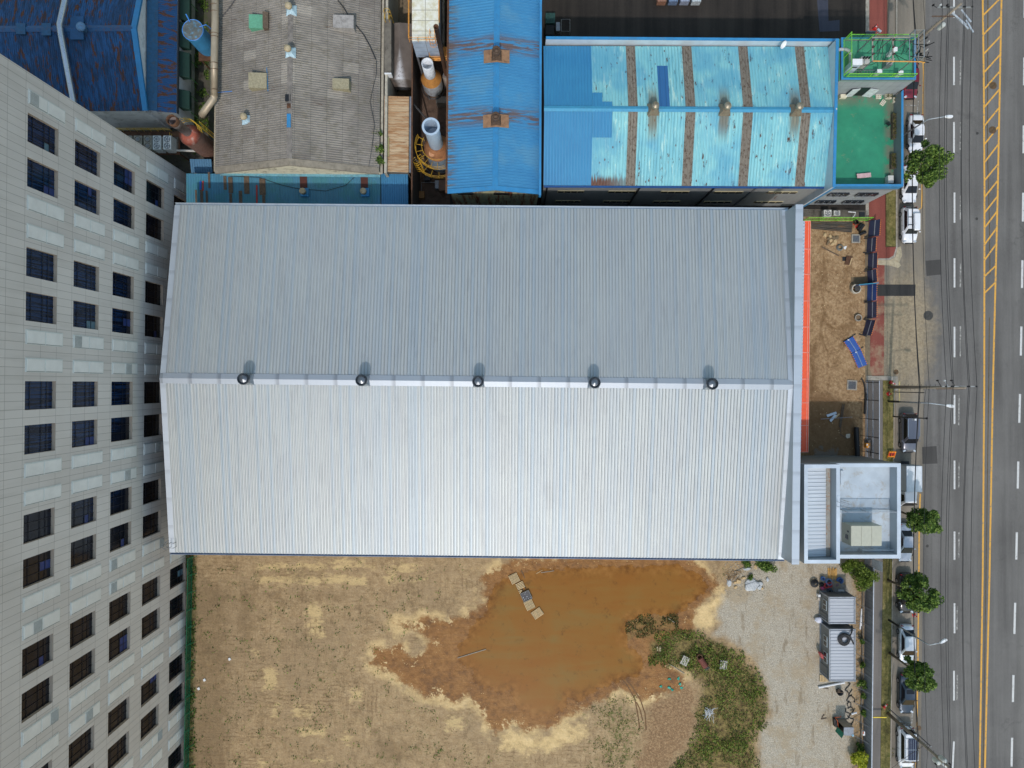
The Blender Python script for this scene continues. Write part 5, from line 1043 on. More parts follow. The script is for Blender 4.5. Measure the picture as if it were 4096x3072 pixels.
for xx in (-5.3, -1.2): m_.box((xx, e[1].y + .07, 7.4), (1.8, .1, .7))
build('window_strip', m_, GLASSD, fb)

# ------------------------------------------------------------------ light blue roof with skylight strips
zE, zR_ = 9.2, 11.1
n0, n1, s0, s1_ = P(2182, 184, zE), P(3319, 187, zE), P(2176, 741, zE), P(3308, 746, zE); r0, r1 = P(2176, 434.5, zR_), P(3345, 441, zR_)
gb = thing('light_blue_building', ((n0 + s1_) / 2 * Vector((1, 1, 0))), 'light blue ribbed roof with four brown skylight strips and three domed vents', 'factory')
def gx(t, c, v):
    s = t.sep(v); x = t.m('SUBTRACT', s[0], n0.x); ay = t.m('SUBTRACT', s[1], (r0.y + r1.y) / 2); nz_ = t.noise(1.0, 2)
    return c
LB = C(136, 196, 200)
def gsx(t, c, v):
    fl = t.step(t.noise(1.0, 6, .72, t.pos(.0098, scale=(2.2, .32, 1), loc=(9, 4, 0))), .56, .66); c = t.mix(t.m('MULTIPLY', fl, .75), c, C(186, 218, 208)); dr = t.step(t.noise(1.0, 6, .7, t.pos(.0098, scale=(3.2, .22, 1), loc=(1, 7, 0))), .54, .62); c = t.mix(t.m('MULTIPLY', dr, .5), c, C(70, 140, 160))
    fd = t.step(t.noise(.18, 3, .5, t.pos(loc=(2, 2, 0))), .5, .62); c = t.mix(t.m('MULTIPLY', fd, .5), c, C(76, 150, 182))
    sp = t.step(t.vor(1.25, t.pos(scale=(1.2, .62, 1))), .13, .10); c = t.mix(t.m('MULTIPLY', t.m('MULTIPLY', sp, t.step(t.noise(.4, 3), .42, .54)), .85), c, C(84, 46, 40))
    s = t.sep(t.pos())
    for vx in (15.5, 23.3, 31.1):   # rust run-off either side of each ridge vent
        d = t.m('ABSOLUTE', t.m('SUBTRACT', s[0], vx)); d2 = t.m('ABSOLUTE', t.m('SUBTRACT', s[1], 29.9))
        ms = t.m('MULTIPLY', t.step(t.m('ADD', t.m('ABSOLUTE', t.m('SUBTRACT', d, .0)), t.m('MULTIPLY', t.noise(1.0, 5, .7, t.pos(scale=(4, .5, 1))), .8)), 1.15, .7), t.step(d2, 3.6, 1.0)); c = t.mix(t.m('MULTIPLY', ms, .8), c, C(112, 92, 62))
    er = t.m('MULTIPLY', t.step(t.m('ADD', s[1], t.m('MULTIPLY', t.noise(1.0, 4, .6, t.pos(scale=(5, .3, 1))), -2.2)), 22.3, 21.6), t.step(s[0], 16, 10)); c = t.mix(er, c, C(92, 58, 42))
    return c
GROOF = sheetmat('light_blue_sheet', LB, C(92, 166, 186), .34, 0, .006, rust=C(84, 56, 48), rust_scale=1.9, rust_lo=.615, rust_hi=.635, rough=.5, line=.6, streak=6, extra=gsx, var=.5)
GBLUE = sheetmat('mid_blue_sheet2', C(56, 134, 176), C(48, 118, 164), .34, 0, .006, rough=.5, line=.35, streak=10); SKYL = sheetmat('old_skylight', C(130, 122, 110), C(108, 101, 90), .30, 0, .006, rust=C(98, 90, 78), rust_scale=5, rust_lo=.48, rust_hi=.62, rough=.8, line=.7, streak=2)
GDB = sheetmat('dark_blue_sheet', C(44, 100, 152), C(38, 92, 144), .6, 0, .006, rough=.45, line=.5)
def gl(px_, side, k=0.0):
    """point on the roof at photo-x px_ along the ridge, side +1 north / -1 south, k 0 ridge .. 1 eave"""
    f_ = (px_ - 2176) / (3345 - 2176); rr_ = r0.lerp(r1, f_); ee_ = n0.lerp(n1, f_) if side > 0 else s0.lerp(s1_, f_); ee_ = Vector((rr_.x, ee_.y, ee_.z)); return rr_.lerp(ee_, k)
def gpan(mb, x0, x1, side, k0=0.0, k1=1.0, up=0.0, pitch=.34, h=.05):
    U = Vector((0, 0, up)); A, B, Cc, D = gl(x0, side, k1) + U, gl(x1, side, k1) + U, gl(x1, side, k0) + U, gl(x0, side, k0) + U; mb.ribs(A, B, Cc, D, pitch, h)
SK = [(2514, 2552), (2743, 2783), (2974, 3013), (3206, 3244)]
xs = [2372] + [q for p_ in SK for q in p_] + [3343]
m_ = MB()
for i in range(0, len(xs), 2):
    for s_ in (1, -1): gpan(m_, xs[i], xs[i + 1], s_)
groof = build('roof', m_, GROOF, gb)
m_ = MB()
for s_ in (1, -1): gpan(m_, 2177, 2372, s_)
gpan(m_, 2372, 2450, -1, 0, .37, .06); gpan(m_, 2372, 2450, 1, 0, .11, .06); gpan(m_, 2372, 2411, 1, .11, .25, .06)
build('blue_roof_section', m_, GBLUE, gb)
m_ = MB(); gpan(m_, 2637, 2680, 1, 0, .68, .07, .6, .03); build('dark_blue_patch', m_, GDB, gb)
for a, b in SK:
    m_ = MB()
    for s_ in (1, -1): gpan(m_, a, b, s_, up=-.015, pitch=.30, h=.04)
    build('skylight_strip', m_, SKYL, gb)
m_ = MB(); up = Vector((0, 0, .12))
for s_ in (1, -1):
    d = Vector((0, s_ * .30, .03)); a, b = r0 + d, r1 + d; (m_.quad(a, b, r1 + up, r0 + up) if s_ < 0 else m_.quad(b, a, r0 + up, r1 + up))
build('ridge_cap', m_, plain('ridge_blue', C(62, 144, 180), .45, .1, var=.06, obj=False, dirt=C(70, 120, 150)), gb)
for px_, py_ in ((2622, 428), (2911, 428), (3200, 428)):
    f_ = (px_ - 2176) / (3345 - 2176); k_ = .976; rx = (px_ - 2048) / F * (H - 12.2); rp = r0.lerp(r1, (rx - r0.x) / (r1.x - r0.x)); m_ = MB(); s_, t_ = .66, .36
    m_.add([(rx + a * s_, rp.y + b * s_, 11.0) for a, b in ((-1, -1), (1, -1), (1, 1), (-1, 1))] + [(rx + a * t_, rp.y + b * t_, 11.75) for a, b in ((-1, -1), (1, -1), (1, 1), (-1, 1))], [(0, 1, 5, 4), (1, 2, 6, 5), (2, 3, 7, 6), (3, 0, 4, 7), (4, 5, 6, 7)])
    vb = build('roof_vent', m_, plain('old_vent_base', C(132, 122, 104), .6, .3, dirt=RUST), gb)
    m_ = MB(); m_.lathe((rx, rp.y, 11.7), [(.28, 0), (.28, .15), (.38, .22), (.43, .45), (.36, .66), (.12, .8)], 20); build('turbine', m_, plain('old_turbine', C(150, 142, 124), .45, .5, dirt=C(90, 76, 56)), vb, smooth=False)
GW = sheetmat('grey_siding', C(142, 146, 146), C(120, 124, 126), .5, 2, 0, rust=C(110, 66, 42), rust_scale=.9, rust_lo=.62, rust_hi=.72, rough=.6, line=.4)
m_ = MB(); ins_ = .15; zt = zE - .1
m_.quad((s0.x, s0.y + ins_, 0), (35.3, s1_.y + ins_, 0), (35.3, s1_.y + ins_, zt), (s0.x, s0.y + ins_, zt)); m_.quad((35.3, n1.y + .6, 0), (n0.x, n0.y + .6, 0), (n0.x, n0.y + .6, zt), (35.3, n1.y + .6, zt))
m_.poly([(s0.x, n0.y, 0), (s0.x, s0.y + .15, 0), (s0.x, s0.y + .15, zt), (s0.x, r0.y, 10.9), (s0.x, n0.y, zt)]); gwall = build('wall', m_, GW, gb)
ws = [(2230, 2336), (2432, 2542), (2642, 2755), (2855, 2970), (3070, 3186)]
for row, (z0_, z1_) in enumerate(((5.9, 6.6), (1.5, 2.2))):
    for a, b in ws:
        xa, xb = P(a, 770, 6.2).x, P(b, 770, 6.2).x; yw = s0.y + ins_ - .02; yw += (s1_.y - s0.y) * (xa - s0.x) / 32
        m_ = MB(); m_.box(((xa + xb) / 2, yw - .03, (z0_ + z1_) / 2), (xb - xa, .1, z1_ - z0_)); w_ = build('window', m_, plain('beige_frame', C(176, 166, 130), .6), gb)
        m_ = MB()
        for q in range(4): wq = (xb - xa) / 4; m_.box((xa + wq * (q + .5), yw - .09, (z0_ + z1_) / 2), (wq - .14, .04, z1_ - z0_ - .16))
        build('pane', m_, GLASSD, w_)
for px_ in (2190, 2565, 2868, 3040): xa = P(px_, 745, zE).x; m_ = MB(); m_.bar((xa, s0.y + .02, 0), (xa, s0.y + .02, zE - .2), .18); build('downpipe', m_, BLACK if px_ != 3040 else STEEL, gb)
m_ = MB(); m_.bar(s0 + Vector((0, -.12, -.1)), s1_ + Vector((0, -.12, -.1)), .2, .14); build('gutter', m_, plain('navy_gutter', C(26, 74, 130), .5), gb)
# parapets of the light blue building
zp = 10.35; pa, pb = P(2184, 148, zp), P(3350, 157, zp); m_ = MB()
m_.prism([(pa.x, pa.y - .22), (pb.x, pb.y - .22), (pb.x, pb.y), (pa.x, pa.y)], 0, zp); build('north_parapet', m_, WPAR, gb)
m_ = MB(); m_.prism([(pa.x, pa.y - .26), (pb.x, pb.y - .26), (pb.x, pb.y + .04), (pa.x, pa.y + .04)], zp + .003, zp + .08); build('parapet_coping', m_, BLUEP, gb)
m_ = MB(); m_.prism([(pa.x, n0.y - .05), (pb.x - .3, n1.y - .05), (pb.x - .3, pb.y - .23), (pa.x, pa.y - .23)], 8.6, 8.9); build('box_gutter', m_, plain('grubby_gutter', C(120, 120, 112), .8, obj=False, dirt=C(70, 66, 56)), gb)
zq = 11.35; a, b = P(3352, 157, zq), P(3338, 748, zq); m_ = MB(); m_.prism([(a.x - .20, a.y), (a.x, a.y), (b.x, b.y), (b.x - .20, b.y)], 0, zq); build('east_parapet', m_, WPAR, gb)
m_ = MB(); m_.prism([(a.x - .24, a.y + .04), (a.x + .08, a.y + .04), (b.x + .08, b.y - .04), (b.x - .24, b.y - .04)], zq + .003, zq + .08); build('parapet_coping', m_, BLUEP, gb)
m_ = MB(); pts = [P(3320, 187, 9.45), P(3344, 437, 11.3), P(3306, 745, 9.45)]; m_.tube(pts, .16, 8); build('verge_duct', m_, plain('pale_duct', C(196, 192, 184), .6, obj=False, dirt=C(150, 130, 100)), gb)
a, b = P(2171, -200, 11.2), P(2166, 772, 11.2); m_ = MB(); m_.prism([(a.x - .25, 55), (a.x + .0, 55), (b.x + .0, b.y), (b.x - .25, b.y)], 9.4, 10.25); build('valley_flashing', m_, BLUEP, gb)
m_ = MB(); p_ = T(4, 128, 372, 10.5); m_.lathe((0, 0, 0), [(.02, 0), (.32, .1), (.45, .22)], 18, cap=False); o = build('satellite_dish', m_, WHITE, None, local=False, loc=(0, 0, 0), label='small white satellite dish on the gutter of the light blue building', cat='satellite dish'); o.location = p_ + Vector((0, 0, -.2)); o.rotation_euler = (math.radians(60), 0, math.radians(40))
# ------------------------------------------------------------------ green-floored terrace building
tb = thing('terrace_building', (40, 30, 0), 'grey clad office block with blue-edged parapets and green-coated roof terraces', 'office block')
GF = NT('green_coating'); n1_ = GF.noise(.5, 6, .65); n2_ = GF.noise(.8, 8, .75, GF.pos(loc=(3, 1, 0))); s = GF.sep(GF.pos())
gc = GF.ramp(n1_, [(.3, C(36, 120, 92)), (.6, C(44, 138, 104)), (.8, C(84, 148, 116))])
edge = GF.m('MULTIPLY', GF.m('MAXIMUM', GF.step(s[1], 31.4, 33.2), GF.step(s[0], 42.6, 43.5)), GF.step(GF.m('ADD', n2_, 0.0), .40, .5)); upz = GF.step(s[2], 9, 9.5)
gc = GF.mix(GF.m('MULTIPLY', GF.m('MULTIPLY', edge, GF.step(s[2], 9, 8.5)), .8), gc, C(110, 104, 90)); gc = GF.mix(GF.m('MULTIPLY', GF.step(n2_, .60, .68), .6), gc, C(140, 128, 96)); gc = GF.mix(GF.m('MULTIPLY', upz, .35), gc, C(92, 160, 120)); GF = GF.out(gc, .6)
tx0, tx1 = 35.95, 44.24; zf, zpt = 7.0, 8.6; ys_, yn_ = 22.35, 33.3
SIDING = NT('terrace_cladding'); s = SIDING.sep(SIDING.pos()); jj = SIDING.m('MAXIMUM', SIDING.step(SIDING.m('FRACT', SIDING.m('DIVIDE', SIDING.m('ADD', s[0], s[1]), .9)), .95, .975), SIDING.step(SIDING.m('FRACT', SIDING.m('DIVIDE', s[2], .95)), .95, .975)); SIDING = SIDING.out(SIDING.mix(SIDING.m('MULTIPLY', jj, .55), SIDING.ramp(SIDING.noise(.5, 4), [(.3, C(140, 146, 150)), (.7, C(156, 162, 166))]), C(70, 74, 78)), .5)
yv = 37.95   # north edge of the upper block
m_ = MB(); m_.prism([(tx0, ys_ + .1), (tx1 - .1, ys_ + .1), (tx1 - .1, yn_), (tx0, yn_)], 0, zf - .02); m_.prism([(tx0, yn_ + .004), (tx1 - .1, yn_ + .004), (tx1 - .1, yv - .1), (tx0, yv - .1)], 0, 10.78); twl = build('wall', m_, SIDING, tb)
m_ = MB(); m_.quad((tx0, ys_, zf), (tx1, ys_, zf), (tx1, yn_, zf), (tx0, yn_, zf)); build('lower_terrace_floor', m_, GF, tb)
m_ = MB(); m_.quad((tx0, yn_, 10.8), (tx1, yn_, 10.8), (tx1, yv, 10.8), (tx0, yv, 10.8)); build('upper_terrace_floor', m_, GF, tb)
def ringwall(name, pts, z0, z1, th, mat, capm, parent, closed=True, ov=.03):
    m1, m2 = MB(), MB(); n = len(pts); ctr = Vector((sum(p[0] for p in pts) / n, sum(p[1] for p in pts) / n, 0))
    inn = [Vector((p[0] - math.copysign(th, p[0] - ctr.x), p[1] - math.copysign(th, p[1] - ctr.y), 0)) for p in pts]
    for i in range(n if closed else n - 1):
        a, b, ib, ia = pts[i], pts[(i + 1) % n], inn[(i + 1) % n], inn[i]; m1.prism([(a[0], a[1]), (b[0], b[1]), (ib.x, ib.y), (ia.x, ia.y)], z0, z1); 
        for P_, Q_ in (((a, b), (ib, ia)),):
            m2.prism([(a[0], a[1]), (b[0], b[1]), (ib.x, ib.y), (ia.x, ia.y)], z1 + .003, z1 + .06)
    w_ = build(name, m1, mat, parent); build('parapet_coping', m2, capm, parent); return w_
PIN = plain('parapet_grey', C(120, 126, 130), .6, obj=False, var=.06)
ringwall('parapet', [(tx0 + .1, yn_ - .02), (tx0 + .1, ys_), (tx1, ys_), (tx1, yn_ - .02)], zf + .01, zpt, .24, PIN, BLUEP, tb, closed=False)
ringwall('parapet', [(tx0 + .1, yv), (tx0 + .1, yn_ + .03), (tx1, yn_ + .03), (tx1, yv)], 10.81, 11.1, .22, PIN, BLUEP, tb)
m_ = MB(); m_.prism([(tx0, ys_ - .02), (tx1, ys_ - .02), (tx1, ys_ + .09), (tx0, ys_ + .09)], 7.6, 8.58); build('blue_band', m_, BLUEP, tb)
m_ = MB(); m_.box((tx0 + .35, ys_ - .1, 4.3), (.5, .24, 8.4)); build('blue_pilaster', m_, BLUEP, tb)
for a, b in ((37.4, 39.6), (40.7, 43.0)):
    for z0_ in (1.0, 4.4):
        m_ = MB(); m_.box(((a + b) / 2, ys_ + .02, z0_ + .7), (b - a, .16, 1.1)); w_ = build('window', m_, GLASSD, tb); m_ = MB()
        for q in range(4): m_.bar((a + (b - a) * q / 3, ys_ - .08, z0_ + .15), (a + (b - a) * q / 3, ys_ - .08, z0_ + 1.25), .08)
        m_.bar((a, ys_ - .08, z0_ + .13), (b, ys_ - .08, z0_ + .13), .08); build('frame', m_, STEEL, w_)
# doorway with two white open doors onto the terrace
m_ = MB(); m_.box((39.75, yn_ - .02, 8.1), (1.1, .1, 2.1)); build('doorway', m_, plain('door_dark', C(18, 20, 26), .4), tb)
for x_, rz_ in ((39.2, .0), (40.3, 0)):
    m_ = MB(); m_.quad((x_, yn_ - .06, 7.05), (x_ + .0 + (-.0), yn_ - 1.0, 7.05), (x_, yn_ - 1.0, 9.1), (x_, yn_ - .06, 9.1)); m_ = MB(); m_.prism([(x_, yn_ - .08), (x_ + (.95 if x_ > 40 else -.95), yn_ - .22), (x_ + (.95 if x_ > 40 else -.95), yn_ - .28), (x_, yn_ - .14)], 7.06, 9.1); build('door', m_, plain('scuffed_white', C(206, 214, 216), .5, dirt=RUST, dirt_amt=.4), tb)
# things on the lower terrace
def at(k, x, y, z): return T(k, x, y, z)
def boxthing(k, x0, y0, x1, y1, z0, h, mat, name, label, cat, grp=None, bev=.02): return crate(k, x0, y0, x1, y1, z0, h, mat, name, label, cat, bev, grp)
boxthing(4, 628, 812, 682, 842, zf, .5, plain('cream_plastic', C(220, 214, 190), .6), 'condenser_box', 'cream boxy unit against the terrace wall left of the doors', 'air conditioner')
def tray(k, x, y, z, ang, label, sz=(.62, .48)):
    c = T(k, x, y, z); m_ = MB(); m_.box((0, 0, .09), (sz[0], sz[1], .18)); o = thing('planter_tray', c, label, 'planter', 'trays on the green terrace', ang); build('tray', m_, plain('cream_tray', C(214, 208, 188), .6), o, local=True, bevel=.02)
    m_ = MB()
    for i in range(3):
        for j in range(2): m_.lathe((-.2 * sz[0] / .62 + i * .19, -.1 + j * .2, .18), [(.05, 0), (.05, .012)], 8)
    build('holes', m_, plain('tray_hole', C(40, 44, 34), .8), o, local=True); return o
tray(4, 950, 838, zf, 0, 'cream holed tray lying square on the terrace nearest the white doors'); tray(4, 988, 890, zf, math.radians(55), 'cream holed tray lying tilted on the green terrace floor')
def planter(k, x, y, z, sz, label, grp=None, n=60, mat=None, hh=.35, leafc=None):
    c = T(k, x, y, z); o = thing('planter_box', c, label, 'planter', grp); m_ = MB(); sx, sy = sz; w_ = .05
    for a, b, c_, d in ((-sx / 2, -sy / 2, sx / 2, -sy / 2 + w_), (-sx / 2, sy / 2 - w_, sx / 2, sy / 2), (-sx / 2, -sy / 2 + w_, -sx / 2 + w_, sy / 2 - w_), (sx / 2 - w_, -sy / 2 + w_, sx / 2, sy / 2 - w_)): m_.prism([(a, b), (c_, b), (c_, d), (a, d)], 0, hh)
    m_.prism([(-sx / 2 + w_, -sy / 2 + w_), (sx / 2 - w_, -sy / 2 + w_), (sx / 2 - w_, sy / 2 - w_), (-sx / 2 + w_, sy / 2 - w_)], 0, hh - .08); build('box', m_, mat or plain('cream_tray', C(214, 208, 188), .6), o, local=True)
    m_ = MB(); rr = random.Random(int(x)); leaves(m_, [(rr.uniform(-sx / 2, sx / 2), rr.uniform(-sy / 2, sy / 2), hh + rr.uniform(0, .25)) for _ in range(n)], .09, rr); build('plants', m_, leafc or LEAFDULL, o, local=True); return o
def leaves(mb, pts, sz, rr, flat=.6):
    for p_ in pts:
        a = rr.uniform(0, 6.283); n_ = Vector((rr.gauss(0, flat), rr.gauss(0, flat), 1)).normalized(); u_ = n_.orthogonal().normalized(); v_ = n_.cross(u_); U = (u_ * math.cos(a) + v_ * math.sin(a)) * sz * rr.uniform(.6, 1.3); V = (v_ * math.cos(a) - u_ * math.sin(a)) * sz * rr.uniform(.35, .7); c_ = Vector(p_)
        mb.add([c_ - U, c_ - V * .9, c_ + U, c_ + V * .9], [(0, 1, 2, 3)])
def leafm(name, a, b, c_, sc_=1.2, tr=.25):
    t = NT(name); g_ = t.n('ShaderNodeNewGeometry').outputs['Random Per Island']; f_ = t.noise(sc_, 3); k_ = t.m('ADD', t.m('MULTIPLY', g_, .6), t.m('MULTIPLY', f_, .4))
    col = t.ramp(k_, [(.25, a), (.5, b), (.75, c_)]); t.out(col, .6, 0, .3)
    tl = t.n('ShaderNodeBsdfTranslucent'); t.lk(col, tl.inputs[0]); mx = t.n('ShaderNodeMixShader'); mx.inputs[0].default_value = tr; o_ = t.t.nodes['Material Output']; t.lk(t.b.outputs[0], mx.inputs[1]); t.lk(tl.outputs[0], mx.inputs[2]); t.lk(mx.outputs[0], o_.inputs[0]); return t.mat
LEAF = leafm('tree_leaf', C(44, 68, 26), C(78, 108, 40), C(132, 156, 72)); LEAFDULL = leafm('dull_leaf', C(50, 56, 28), C(84, 88, 44), C(124, 118, 66)); LEAFB = leafm('shrub_leaf', C(70, 88, 30), C(98, 122, 42), C(136, 152, 66)); LEAFY = leafm('yellow_leaf', C(120, 132, 30), C(164, 172, 44), C(196, 198, 70))
LEAFW = leafm('weed_leaf', C(66, 76, 32), C(96, 112, 46), C(140, 148, 78))
planter(4, 1030, 840, zf, (.75, .5), 'cream planter box with grass near the terrace corner', n=50)
planter(4, 1087, 872, zf, (.45, .55), 'small cream planter box in the terrace corner', n=12)
planter(4, 1080, 1100, zf, (.6, 2.9), 'long wooden trough of dull plants along the terrace parapet by a chair', n=260, mat=DWOOD, hh=.5)
planter(4, 1078, 1400, zf, (.8, 1.7), 'shorter dark trough full of plants by the terrace parapet', n=240, mat=DWOOD, hh=.45)
boxthing(4, 1038, 1515, 1086, 1582, zf, .7, plain('white_shelf', C(206, 206, 200), .6), 'white_cupboard', 'worn white cupboard at the lower right corner of the green terrace', 'cupboard')
c = T(4, 822, 1522, zf); lc = thing('sun_lounger', c, 'pink sun lounger lying near the lower edge of the green terrace', 'sun lounger', rz=math.radians(6)); m_ = MB(); m_.box((.12, 0, .28), (1.3, .52, .06)); build('mattress', m_, plain('pink_fabric', C(206, 172, 172), .8), lc, local=True, bevel=.02)
m_ = MB(); m_.box((-.72, 0, .34), (.36, .5, .06), 0, 0, Matrix.Rotation(.25, 3, 'Y')); build('headrest', m_, plain('pink_fabric', C(206, 172, 172), .8), lc, local=True)
for sx in (-.7, .6):
    for sy in (-.2, .2): m_ = MB(); m_.bar((sx, sy, 0), (sx, sy, .27), .05); build('leg', m_, STEEL, lc, local=True)
c = T(4, 1025, 1082, zf); ch = thing('chair', c, 'dark chair standing beside the long wooden trough on the terrace', 'chair', rz=.5); m_ = MB(); m_.box((0, 0, .44), (.45, .45, .05)); build('seat', m_, DKSTEEL, ch, local=True); m_ = MB(); m_.box((-.2, 0, .75), (.05, .45, .4)); build('backrest', m_, DKSTEEL, ch, local=True)
for sx in (-.19, .19):
    for sy in (-.19, .19): m_ = MB(); m_.bar((sx, sy, 0), (sx, sy, .42), .04); build('leg', m_, DKSTEEL, ch, local=True)
# substation on the upper roof
zu = 10.82; zt_ = 14.0
fr = thing('substation_frame', (40, 35.3, zu), 'steel pole frame with insulators standing on the upper green roof', 'pole frame')
cols = [(38.0, 36.55), (38.0, 34.08), (40.15, 36.55), (40.15, 34.08), (42.0, 36.5), (42.0, 33.95), (42.95, 36.9), (42.95, 34.2)]
for x, y in cols[:6]: m_ = MB(); m_.tube([(x, y, zu), (x, y, zt_)], .06, 8); build('post', m_, STEEL, fr)
m_ = MB()
for y in (36.55, 34.05): m_.bar((38, y, zt_), (42.0, y, zt_), .10)
for x in (38.0, 40.15): m_.bar((x, 36.55, zt_ + .03), (x, 34.05, zt_ + .03), .12)
build('beam', m_, plain('pale_beam', C(166, 158, 146), .5, .2, dirt=RUST, dirt_amt=.3), fr)
m_ = MB(); 
for z_ in (13.9, 14.9): m_.tube([(42.0, 36.9, z_), (42.95, 36.9, z_), (42.95, 34.1, z_), (42.0, 34.1, z_)], .05, 5, closed=True)
for x, y in ((42.0, 36.9), (42.95, 36.9), (42.95, 34.1), (42.0, 34.1)): m_.bar((x, y, 13.9), (x, y, 14.9), .08)
build('bracket_frame', m_, plain('pale_alu', C(170, 176, 180), .4, .5), fr)
INS = plain('insulator', C(66, 30, 28), .3)
for x in (38.0, 40.15):
    for y in (36.2, 35.45, 34.7):
        m_ = MB(); m_.lathe((x, y, zt_ + .09), [(.05, 0), (.1, .05), (.05, .1), (.1, .15), (.05, .2), (.1, .25), (.04, .3)], 10); build('insulator', m_, INS, fr)
def cab(x, y, sx, sy, h, mat, label, name='switch_cabinet', z=zu, rz=0.0):
    o = thing(name, (x, y, z), label, 'cabinet', None, rz); m_ = MB(); m_.box((0, 0, h / 2), (sx, sy, h)); build('casing', m_, mat, o, local=True, bevel=.02)
    m_ = MB(); m_.box((0, 0, h + .03), (sx + .1, sy + .1, .06)); build('lid', m_, WHITE, o, local=True)
    m_ = MB(); m_.box((0, -sy / 2 - .012, h * .7), (sx * .6, .02, h * .12)); build('vent_grille', m_, DKSTEEL, o, local=True); return o
PB = plain('pale_blue_cabinet', C(176, 190, 204), .45)
cab(36.95, 34.45, .95, .55, 2.1, PB, 'tall pale blue cabinet standing near the left end of the upper green roof'); cab(39.9, 33.95, .42, .3, 1.0, WHITE, 'small white meter box on a stand, left one on the upper green roof'); cab(42.2, 33.8, .42, .3, 1.0, WHITE, 'small white meter box on a stand, right one on the upper green roof')
cab(41.3, 36.1, .4, .35, 1.5, WHITE, 'white box near the top right of the upper green roof')
tr = thing('transformer', (38.2, 35.0, zu), 'grey transformer with black bushings under the pole frame', 'transformer'); m_ = MB(); m_.box((38.2, 35.0, zu + .75), (.9, .8, 1.3)); build('tank', m_, plain('tr_grey', C(176, 176, 170), .5), tr, bevel=.05)
for q in (-.3, 0, .3): m_ = MB(); m_.lathe((38.2 + q, 35.15, zu + 1.4), [(.06, 0), (.1, .1), (.06, .2), (.1, .3), (.05, .5)], 10); build('bushing', m_, BLACK, tr)
m_ = MB()
for q in range(6): m_.box((37.68, 34.7 + q * .12, zu + .75), (.16, .03, 1.0))
build('cooling_fins', m_, STEEL, tr)
tr2 = thing('voltage_transformer', (41.0, 34.9, zu), 'cluster of pale voltage transformers right of centre on the upper roof', 'transformer'); m_ = MB(); m_.box((41.0, 34.9, zu + .5), (.7, .5, .9)); build('rack', m_, STEEL, tr2)
for q in (-.22, 0, .22): m_ = MB(); m_.box((41.0 + q, 34.95, zu + 1.15), (.16, .3, .35)); m_.lathe((41.0 + q, 35.05, zu + 1.3), [(.05, 0), (.08, .1), (.04, .3)], 8); build('unit', m_, plain('tr_grey', C(176, 176, 170), .5), tr2)
m_ = MB(); a_ = (37.9, 34.4)
for y in (34.0, 34.35): m_.bar((37.4, y, zu + .35), (39.8, y, zu + .35), .05)
for q in range(9): m_.bar((37.4 + q * .3, 34.0, zu + .35), (37.4 + q * .3, 34.35, zu + .35), .04)
build('cable_tray', m_, STEEL, None, label='ladder-like steel cable tray below the transformer on the upper roof', cat='cable tray')
m_ = MB(); p_, q = T('a', 190, 540, zu + .3), T('a', 450, 830, zu + .3); m_.tube([(p_.x - .2, p_.y, zu + .3), (p_.x + .8, p_.y, zu + .3), (q.x - .15, p_.y - .15, zu + .3), (q.x, p_.y - .6, zu + .3), (q.x, q.y - .3, zu + .3)], .19, 10); build('vent_duct', m_, plain('duct_grey', C(168, 172, 174), .5), None, smooth=True, label='bent grey ventilation duct at the left end of the upper green roof', cat='duct')
rr = random.Random(5)
for i in range(9):
    x0, y0 = 38.0 + rr.uniform(0, 4.8), rr.choice((36.5, 34.1)); x1, y1 = x0 + rr.uniform(-.8, .8), 34.9 + rr.uniform(-.4, 1); m_ = MB(); m_.tube([(x0, y0, zt_ - .1), ((x0 + x1) / 2 + .3, (y0 + y1) / 2, 12.6), (x1, y1, zu + 1.2)], .03, 5); build('cable', m_, BLACK, fr)
for i in range(10):
    a = Vector((42.6 + rr.uniform(-.3, 1.2), 36.4 + rr.uniform(-1.6, .3), 13.8 + rr.uniform(-.8, 1))); b = Vector((43.6 + rr.uniform(-.2, .7), 36.0 + rr.uniform(-2.0, .6), 13.6 + rr.uniform(-1, 1))); m_ = MB(); m_.tube([a, (a + b) / 2 + Vector((rr.uniform(-.2, .2), rr.uniform(-.2, .2), -.7)), b], .045, 5); build('jumper_cable', m_, BLACK, fr)
for i in range(5): m_ = MB(); x_, y_ = 43.2 + rr.uniform(-.4, .5), 36.3 - i * .42; m_.lathe((x_, y_, 14.2), [(.05, 0), (.1, .1), (.06, .2), (.1, .3), (.05, .45)], 8); build('cutout', m_, plain('cutout_grey', C(170, 170, 168), .4) if i % 2 else BLACK, fr)
# orange conduit from the frame down to the street
m_ = MB(); m_.tube([(38.0, 34.0, zt_ + .15), (43.0, 33.95, zt_ + .1), (43.6, 33.95, 13.9)], .06, 6); build('conduit', m_, plain('orange_conduit', C(206, 150, 70), .5), None, label='long orange-brown conduit along the near side of the pole frame', cat='conduit')
